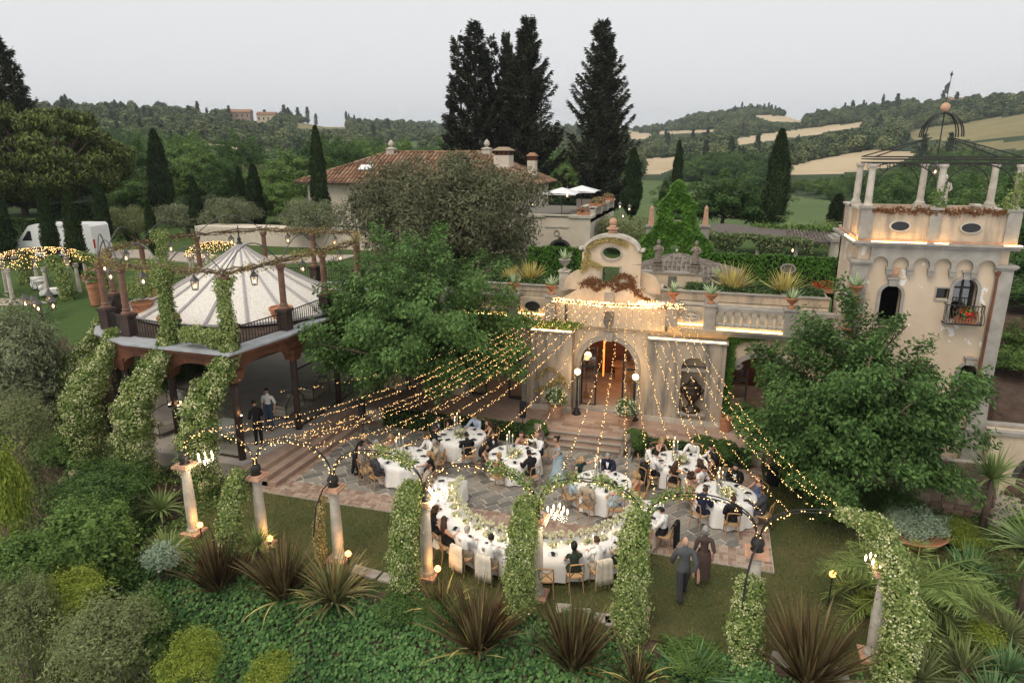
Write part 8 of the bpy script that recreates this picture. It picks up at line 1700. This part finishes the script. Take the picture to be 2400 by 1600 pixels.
# globe lamps at the column feet
def spot(parent, loc, energy, col, r=.08): d = bpy.data.lights.new('lamp_light', 'POINT'); d.energy = energy; d.color = col; d.shadow_soft_size = r; o = bpy.data.objects.new('lamp_light', d); COL.objects.link(o); o.location = loc; o.parent = parent; return o
for x, y, lab, e in ((-14.35, 15.05, 'first', 1), (-11.85, 15.0, 'second', 1), (-9.25, 14.95, 'third', 1), (-6.55, 15.0, 'fourth', 1), (3.55, 17.0, 'far', 1)):
    t = thing('globe_lamp', (f'glowing globe lamp on the ground beside the {lab} lawn column' if lab != 'far' else 'glowing globe lamp under the last jasmine arch'), 'lamp', (x, y, -.03), 0, 'globe lamps in the lawn'); h = .42 if lab != 'far' else .9
    m = MB(); m.tube([(0, 0, 0), (0, 0, h - .08)], .02, 6); m.lathe([(.06, 0), (.06, .03), (.02, .05)], n=8); obj('stake', m, 'iron', t); m = MB(); m.sphere((0, 0, h), .085, 14, 9); obj('globe', m, 'globe_warm', t, True); spot(t, (0, -.02, h + .12), 9, (1, .52, .18))
# lamp posts by the door
for x, lab in ((-5.12, 'left'), (-2.70, 'right')):
    t = thing('lamp_post', f'black lamp post with round globe {lab} of the arched door', 'lamp post', (x, 27.0, .5), 0, 'lamp posts at the door'); m = MB(); m.lathe([(.2, 0), (.2, .06), (.12, .12), (.14, .22), (.06, .3), (.05, .5), (.07, .55), (.04, .62), (.035, 1.6), (.06, 1.66), (.09, 1.72), (.05, 1.76)], n=10); obj('post', m, 'iron', t, True); m = MB(); m.sphere((0, 0, 1.90), .135, 14, 9); obj('globe', m, 'globe_soft', t, True); spot(t, (0, -.25, 1.95), 14, (1, .68, .36), .15)
# lanterns
def lantern_parts():
    f = MB()
    for k in range(6): a = k * math.pi / 3; f.tube([(.10 * math.cos(a), .10 * math.sin(a), 0), (.14 * math.cos(a), .14 * math.sin(a), .30)], .009, 4)
    f.lathe([(.10, -.02), (.11, 0), (.02, .005)], n=6); f.lathe([(.17, .30), (.10, .40), (.04, .46), (.03, .5), (.001, .52)], n=6); f.tube([(0, 0, .5), (0, 0, .66)], .008, 4); g = MB(); g.lathe([(.095, .01), (.135, .295)], n=6, caps=False); b = MB(); b.lathe([(.001, .05), (.035, .09), (.03, .15), (.001, .19)], n=8)
    return mk_mesh('lantern_frame', f.v, f.f, 'iron_grey'), mk_mesh('lantern_glass', g.v, g.f, 'lamp_glass'), mk_mesh('lantern_bulb', b.v, b.f, 'candle_bulb', True)
LP = lantern_parts()
def lantern(x, y, z, lab, s=1.0, grp=None, e=0):
    t = thing('lantern', lab, 'lantern', (x, y, z), 0, grp, s)
    for nm, me in zip(('frame', 'glass', 'bulb'), LP): link(nm, me, t)
    if e: spot(t, (0, 0, .12), e, (1, .72, .4), .05)
for k in range(len(RC)):
    (xa, ya), (xb, yb) = RC[k], RC[(k + 1) % len(RC)]; lantern((xa + xb) / 2, (ya + yb) / 2, 6.72, f'hanging lantern of the pavilion ring, {(ordn + ["x"])[k]} counting from the front corner towards the villa', 1.0, 'lanterns on the pavilion ring')
for x, y, z, lab, s in ((3.4, 21.6, 2.05, 'lit lantern hanging from the tree beside the clipped shrub', 1.1), (-33.3, 52.7, 7.0, 'amber lantern at the left end of the villa', 1.6), (-12.8, 48.3, 7.5, 'amber lantern hanging beside the tamarisk near the parasols', 1.3), (-12.5, 58.9, 7.5, 'amber lantern behind the parasols', 1.8), (7.05, 27.2, 10.55, 'lantern hanging inside the iron crown of the tower', .9), (6.2, 44.0, 4.6, 'lit lantern before the small pavilion near the tower', 1.4), (5.2, 50.6, 4.6, 'lit lantern under the vine pergola', 1.4), (-8.1, 60.2, 6.6, 'left garden lamp glowing under the great firs', 1.2), (-7.3, 60.4, 6.4, 'right garden lamp glowing under the great firs', 1.2), (-7.8, 60.2, 5.8, 'lower garden lamp glowing under the great firs', 1.2)): lantern(x, y, z, lab, s, 'garden lanterns')
t = thing('five_arm_lamp', 'garden lamp post carrying five glowing lanterns before the gazebo', 'lamp post', (-29.8, 23.5, 3.2)); m = MB(); m.tube([(0, 0, -.2), (0, 0, 1.3)], .04, 8); obj('post', m, 'iron', t)
for k in range(5):
    a = k * 1.2566 + .4; m = MB(); m.tube([(0, 0, .8), (.25 * math.cos(a), .25 * math.sin(a), .85), (.55 * math.cos(a), .55 * math.sin(a), 1.05 + .2 * (k % 2))], .018, 5); ar = obj('arm', m, 'iron', t)
    for nm, me in zip(('lantern_frame', 'lantern_glass', 'lantern_bulb'), LP): o = link(nm, me, t); o.location = (.55 * math.cos(a), .55 * math.sin(a), 1.05 + .2 * (k % 2)); o.scale = (1.25,) * 3
# wall lamps on the pavilion posts
for (x, y), z in (((-15.85, 19.05), 2.25), ((-18.62, 19.12), 2.3), ((-20.95, 19.35), 2.4)):
    for s in ((1, -1) if x < -16 else (1,)):
        t = thing('wall_lamp', f'small brass uplight {"right" if s > 0 else "left"} on the pavilion post {"at the front corner" if x > -16 else "behind the second jasmine buttress" if x > -19 else "behind the third jasmine buttress"}', 'lamp', (x + s * .2, y - .06, z)); m = MB(); m.lathe([(.03, -.08), (.06, 0), (.07, .05)], n=8, caps=False); m.tube([(-s * .08, .05, -.05), (0, 0, -.06)], .015, 5); obj('cup', m, 'bronze', t); m = MB(); m.sphere((0, 0, .04), .035, 8, 6); obj('bulb', m, 'candle_bulb', t); spot(t, (-s * .02, -.03, .13), 1.6, (1, .6, .25), .03)
# chandeliers under the bows
def chandelier(x, z, lab):
    t = thing('chandelier', lab, 'chandelier', (x, CY, z), 0, 'chandeliers under the bows', .85); m = MB(); m.tube([(0, 0, -.02), (0, 0, .65)], .008, 5); m.lathe([(.001, -.06), (.04, -.02), (.02, .04), (.05, .12), (.015, .2)], n=8); obj('stem', m, 'palestone', t)
    for k in range(8):
        a = k * math.pi / 4; r = .30 if k % 2 == 0 else .22; m = MB(); m.tube([(0, 0, .04), (r * .5 * math.cos(a), r * .5 * math.sin(a), -.05), (r * .9 * math.cos(a), r * .9 * math.sin(a), -.02), (r * math.cos(a), r * math.sin(a), .05)], .008, 4); obj('arm', m, 'palestone', t)
        m = MB(); m.lathe([(.012, .05), (.018, .07), (.018, .09), (.03, .13), (.022, .19), (.001, .24)], (r * math.cos(a), r * math.sin(a), 0), 8); obj('bulb', m, 'candle_bulb', t)
    m = MB(); rg = random.Random(4)
    for k in range(60): a = rg.random() * 6.28; r = rg.uniform(.05, .3); m.lathe([(.001, 0), (.012, .015), (.001, .04)], (r * math.cos(a), r * math.sin(a), -.1 - .12 * rg.random() * (1 - r)), 4)
    tag(obj('crystals', m, 'clear_glass', t), kind='stuff'); spot(t, (0, 0, -.12), 45, (1, .8, .56), .15)
for x, z, lab in ((-13.95, 2.52, 'lit crystal chandelier under the first lawn bow'), (-6.55, 2.52, 'lit crystal chandelier beside the fourth jasmine column over the crescent table'), (-3.3, 2.45, 'lit crystal chandelier right of the fifth jasmine column'), (4.05, 2.4, 'lit crystal chandelier behind the last jasmine arch')): chandelier(x, z, lab)
# uplights hidden in the planting
for x, y, z, e in ((-14.6, 15.5, .3, 0),): pass
# ================================================================ pots, urns and small things
def pot(x, y, z, r, h, lab, mat='terracotta', plant='leaf_jasmine', pr=1.0, n=1600, cat='pot', flowers=None, seed=1, L=.1):
    t = thing('potted_plant', lab, 'potted plant', (x, y, z)); m = MB(); m.lathe([(r * .7, 0), (r * .75, h * .05), (r * .95, h * .8), (r * 1.05, h * .82), (r * 1.05, h), (r * .9, h), (r * .85, h * .9), (.01, h * .9)], n=18); obj('pot', m, mat, t, False)
    if plant: o = link('foliage', bush_mesh('foliage', seed, r * 1.3 * pr, r * 1.3 * pr, r * 1.3 * pr, n, L, plant, .5, .3, 0), t); o.location = (0, 0, h + r * pr * .9)
    if flowers:
        g = np.random.default_rng(seed); P, N = ellipsoid_pts(g, 200, r * 1.3 * pr, r * 1.3 * pr, r * 1.3 * pr, h + r * pr * .9, .2, .12); V, F = leaf_arrays(P, N, .08, .9, g); link('blossoms', np_mesh('blossoms', V, F, flowers), t)
    return t
for i, (x, y, r, h, pr) in enumerate(((-22.6, 22.2, .42, .6, 1.1), (-23.4, 24.0, .5, .75, 1.3), (-19.6, 20.4, .4, .6, .0), (-16.4, 22.9, .45, .62, 0), (-16.3, 26.2, .45, .62, 0), (-23.0, 27.6, .4, .6, 1.3))): pot(x, y, 4.73, r, h, f'big terracotta pot on the pavilion roof, {["behind the left railing", "larger, under the jasmine column", "between the two front jasmine columns", "second bay of the right railing", "third bay of the right railing", "at the back left"][i]}', plant='leaf_jasmine' if pr else None, pr=pr or 1, seed=20 + i)
def agave_pot(x, y, z, lab, k=0):
    t = thing('agave_pot', lab, 'potted plant', (x, y, z)); m = MB(); m.lathe([(.14, 0), (.14, .05), (.06, .1), (.07, .16), (.15, .22), (.24, .36), (.27, .38), (.24, .4), (.2, .36)], n=16); obj('pot', m, 'terracotta', t, True); o = link('blades', RO[3], t); o.location = (0, 0, .36); o.rotation_euler = (0, 0, k)
for i, (x, z) in enumerate(((-8.05, 5.545), (-6.42, 5.545), (-1.42, 5.545), (.04, 5.545), (3.0, 5.545))): agave_pot(x, 27.5, z, f'agave in a terracotta bowl on the {["second", "third", "fourth", "fifth", "last"][i]} post of the facade balustrade', i)
for i, (x, y, z) in enumerate(((4.75, 25.5, 5.0), (4.75, 25.45, 5.5), (4.75, 25.5, 6.0), (4.78, 25.5, 6.5))):
    agave_pot(x, y, z, f'agave pot on the tower corner, {["lowest", "second", "third", "top"][i]} of four', i); m = MB(True); m.box(x - .16, x + .16, y - .14, 25.86, z - .05, z - .002); obj('shelf', m, 'greystone', tower)
def stone_urn(x, y, z, lab, ped=.62, s=1.0):
    t = thing('stone_urn', lab, 'urn', (x, y, z), 0, None, s); m = MB(); m.box(-.2, .2, -.2, .2, 0, ped); m.box(-.25, .25, -.25, .25, ped, ped + .06); obj('pedestal', m, 'palestone', t); m = MB(); m.lathe([(.14, 0), (.14, .04), (.06, .1), (.06, .16), (.18, .28), (.25, .42), (.29, .46), (.25, .47)], (0, 0, ped + .06), 16); obj('bowl', m, 'greystone', t, True); o = link('blades', RO[3], t); o.location = (0, 0, ped + .5)
stone_urn(-6.1, 28.6, 5.55, 'grey urn of blue agave on a pedestal left of the gable', .8); stone_urn(.2, 31.6, 5.2, 'low stone bowl with agave right of the statues', .35, .9)
# planting on the roof terrace
hedge('low green planting in the right roof planter', -1.0, 4.4, 29.25, 30.5, 5.5, 5.85, 3600, .11, 'leaf_box', .12); hedge('low green planting in the left roof planter', -10.5, -6.6, 29.25, 30.5, 5.4, 5.75, 2600, .11, 'leaf_box', .12)
GF = phorm('flax_gold', 9, 'leaf_phormium_gold', 130, 1.15, .05, 1.05, .5)
for x, y, lab, s in ((.9, 29.9, 'larger golden flax clump on the roof terrace', 1.15), (2.9, 29.8, 'smaller golden flax clump on the roof terrace near the tower', 1.0), (-7.9, 29.8, 'golden flax clump on the roof terrace left of the gable', .9), (-8.9, 29.9, 'low golden flax tuft at the left end of the roof planter', .65)): t = thing('flax_clump', lab, 'flax', (x, y, 5.6), rnd.uniform(0, 6), None, s); link('blades', GF, t)
flowerbox('flower_box', 'terracotta box of red and white geraniums against the ivy wall', 5.5, 36.6, 4.55, .75, .25, 'red_petals', 420, 9)
flowerbox('flower_box', 'red geraniums in the tower balcony', 8.3, 25.78, 5.72, .3, .08, 'red_petals', 160, 10)
# red virginia creeper on the gable
def creeper(name, label, pts, n, r, mat, L=.07):
    g = np.random.default_rng(n); P = np.array(pts, float); i = g.integers(0, len(P), n); Q = P[i] + np.column_stack([g.normal(0, r, n), g.uniform(-.05, .01, n), g.normal(0, r * .8, n)]); V, F = leaf_arrays(Q, unit(np.column_stack([g.normal(0, .4, n), -np.ones(n), g.normal(.2, .4, n)])), L, .8, g); c = P.mean(0); V -= c; o = link(name, np_mesh(name, V, F, mat)); o.location = c; tag(o, label, 'creeper')
creeper('red_creeper', 'rust red creeper across the foot of the gable window', [(-5.15 + .12 * k, 27.56, 5.98 + .12 * math.sin(k * .9)) for k in range(21)] + [(-3.4 + .35 * math.cos(a * .5), 27.56, 6.25 + .22 * math.sin(a * .5)) for a in range(13)] + [(-4.9 + .1 * k, 27.52, 6.2) for k in range(6)], 1500, .07, 'leaf_rust'); creeper('red_creeper', 'olive and rust creeper curving up the left side of the gable', [(-5.1 + .02 * k, 27.58, 6.6 + .09 * k) for k in range(9)] + [(-4.95 + .09 * k, 27.55, 7.55 + .35 * math.sin(k * .16)) for k in range(18)] + [(-5.0 + .07 * k, 27.58, 7.0 - .03 * k) for k in range(9)], 1300, .06, 'leaf_dryvine')
creeper('red_creeper', 'thin red creeper trailing right of the gable foot', [(-2.9 + .12 * k, 27.5, 5.75 - .05 * k) for k in range(11)], 260, .04, 'leaf_rust')
creeper('ivy_strand', 'ivy climbing the wall corner right of the stained buttress', [(.95 + .03 * math.sin(k), 27.66, 1.0 + .15 * k) for k in range(21)] + [(.95 + .12 * k, 27.66, 4.05 + .03 * k) for k in range(12)], 1900, .08, 'leaf_ivywall', .08); creeper('ivy_strand', 'ivy along the cornice left of the door', [(-7.4 + .15 * k, 27.3, 4.3 + .05 * math.sin(k)) for k in range(16)] + [(-8.9 + .12 * k, 27.3, 4.35) for k in range(12)], 1500, .10, 'leaf_mid', .08); creeper('ivy_strand', 'thin brown vine trained over the left buttress', [(-6.9 + .12 * k, 27.1, 1.9 + .5 * math.sin(k * .33)) for k in range(13)] + [(-6.9 + .1 * k, 27.1, 1.35 + .06 * k) for k in range(12)], 420, .06, 'leaf_dryvine', .07)
creeper('red_creeper', 'red creeper spilling over the tower parapet', [(5.1 + .13 * k, 25.9, 9.42 + .03 * math.sin(k * 1.3)) for k in range(30)], 900, .05, 'leaf_rust'); t = thing('climbing_vine', 'green vine on the middle roof column of the tower', 'vine', (7.05, 26.2, 9.45)); vine(t, 'foliage', gV, [(.05, -.1, 0), (-.1, -.1, .4), (0, 0, .9)], [.25, .18, .12], 700, .1, 'leaf_mid'); t = thing('climbing_vine', 'green vine on the right front roof column of the tower', 'vine', (9.25, 26.1, 9.5)); vine(t, 'foliage', gV, [(-.3, 0, 0), (0, -.05, .5), (0, 0, 1.2)], [.25, .25, .15], 900, .1, 'leaf_jasmine')
# flowering bushes in pots by the door
pot(-5.9, 26.35, .5, .3, .55, 'white flowering shrub in a jar left of the door', 'pale_terracotta', 'leaf_box', 1.25, 1700, flowers='white_petals', seed=41, L=.07); pot(-2.95, 26.3, .5, .3, .4, 'white flowering shrub in a pot right of the door', 'pale_terracotta', 'leaf_box', 1.2, 1700, flowers='white_petals', seed=42, L=.07); pot(.98, 26.9, .5, .26, .62, 'tall square terracotta pot at the wall corner', 'terracotta', None)
pot(-29.3, 26.0, 3.95, .3, 1.1, 'tall terracotta urn full of pink flowers beside the gazebo', 'terracotta', 'leaf_mid', 1.15, 700, flowers='pink_petals', seed=43)
m = MB(True); m.lathe([(.16, 0), (.14, .05), (.05, .1), (.05, .72), (.18, .8), (.26, .86), (.26, .9), (.2, .9)], (2.55, 24.35, 0), 14); tag(obj('stone_basin', m, 'pale_terracotta', None, True), 'round stone basin on a stem beside the loudspeaker', 'basin')
t = thing('loudspeaker', 'black loudspeaker drum at the right back corner of the court', 'loudspeaker', (2.65, 23.7, 0)); m = MB(); m.lathe([(.24, 0), (.26, .02), (.26, .62), (.22, .66)], n=18); obj('cabinet', m, cloth((.012, .012, .013)), t); m = MB(); m.lathe([(.2, .66), (.2, .68), (.02, .70)], n=16); obj('grille', m, 'iron', t)
for x, y, lab in ((-6.75, 24.3, 'black loudspeaker on a pole left of the steps'), (-12.9, 22.6, 'black loudspeaker on a pole beside the pavilion steps')):
    t = thing('loudspeaker', lab, 'loudspeaker', (x, y, 0)); m = MB(); m.tube([(0, 0, 0), (0, 0, 1.2)], .02, 6); [m.tube([(0, 0, .35), (.35 * math.cos(a), .35 * math.sin(a), 0)], .014, 4) for a in (0, 2.1, 4.2)]; obj('stand', m, 'iron', t); m = MB(); m.box(-.11, .11, -.11, .11, 1.2, 1.85); obj('cabinet', m, cloth((.012, .012, .013)), t)
# stone lions at the steps
for x, lab in ((-6.05, 'left'), (-2.62, 'right')):
    t = thing('stone_lion', f'seated stone lion {lab} of the terrace steps', 'statue', (x, 24.15, 0)); m = MB(); m.box(-.24, .24, -.3, .3, 0, .22); obj('plinth', m, 'greystone', t); m = MB(); m.sphere((0, .08, .5), .24, 12, 8, .85, 1.1, 1.25); m.sphere((0, -.08, .62), .19, 12, 8, .95, .9, 1.3); m.sphere((0, -.15, .95), .17, 12, 8, 1, .95, 1.05); m.sphere((0, -.3, .9), .075, 8, 6)
    for s in (-1, 1): m.tube([(s * .12, -.12, .6), (s * .13, -.22, .25), (s * .13, -.3, .22)], [.08, .06, .06], 7); m.sphere((s * .19, .12, .34), .13, 8, 6, .8, 1.3, 1); m.sphere((s * .11, -.13, 1.09), .04, 6, 4)
    obj('figure', m, 'statue_stone', t, True)
# stepping stones in the lawn edge, pushchair
for i, (x, y) in enumerate(((-13.4, 14.9), (-12.9, 14.75), (-8.9, 14.85), (-8.45, 14.8), (-7.95, 14.75), (-7.6, 14.7), (-3.0, 14.85), (-2.5, 14.8), (-2.0, 14.75), (-1.7, 14.7), (2.2, 14.5), (3.4, 14.4), (3.7, 14.0))):
    m = MB(True); c = rnd.uniform(-.3, .3); m.obox((x, y, -.015), .42, .36, .06, c); tag(obj('stepping_stone', m, 'greystone'), f'flat grey stepping stone in the lawn edge, {(ordn)[i]} from the left', 'paving stone', 'stepping stones along the colonnade')
t = thing('pushchair', 'black pushchair parked beside the table under the left tree', 'pushchair', (-7.35, 22.35, 0), .6); m = MB(); m.tube([(-.22, -.3, .15), (-.24, .1, .55), (-.24, .38, .95), (.24, .38, .95), (.24, .1, .55), (.22, -.3, .15)], .016, 5); obj('frame', m, 'iron', t); m = MB(); m.box(-.22, .22, -.28, .2, .35, .5, (-.2, .2, -.2, .3)); m.lathe([(.3, .55), (.28, .75), (.16, .88), (.02, .92)], (0, .1, 0), 12, True, .8, .9); obj('hood', m, cloth((.015, .015, .018)), t, True)
for x in (-.24, .24):
    for y in (-.3, .3): m = MB(); m.tube([(x - .015, y, .11), (x + .015, y, .11)], .11, 12); obj('wheel', m, 'iron', t)
# ================================================================ evening air: one thin even haze around everything
hz = MB(True); hz.box(-2600, 2600, -60, 3300, -95, 190)
m_, nt_, b_, o_ = _nodes('haze'); nt_.nodes.remove(b_); pv = nt_.nodes.new('ShaderNodeVolumePrincipled'); pv.inputs['Density'].default_value = 0.0002; pv.inputs['Color'].default_value = (0.80, 0.88, 0.95, 1); pv.inputs['Anisotropy'].default_value = 0.2
nt_.links.new(pv.outputs[0], o_.inputs['Volume']); M['haze'] = m_; tag(obj('haze', hz, 'haze'), 'thin pale evening haze', 'haze', kind='stuff')
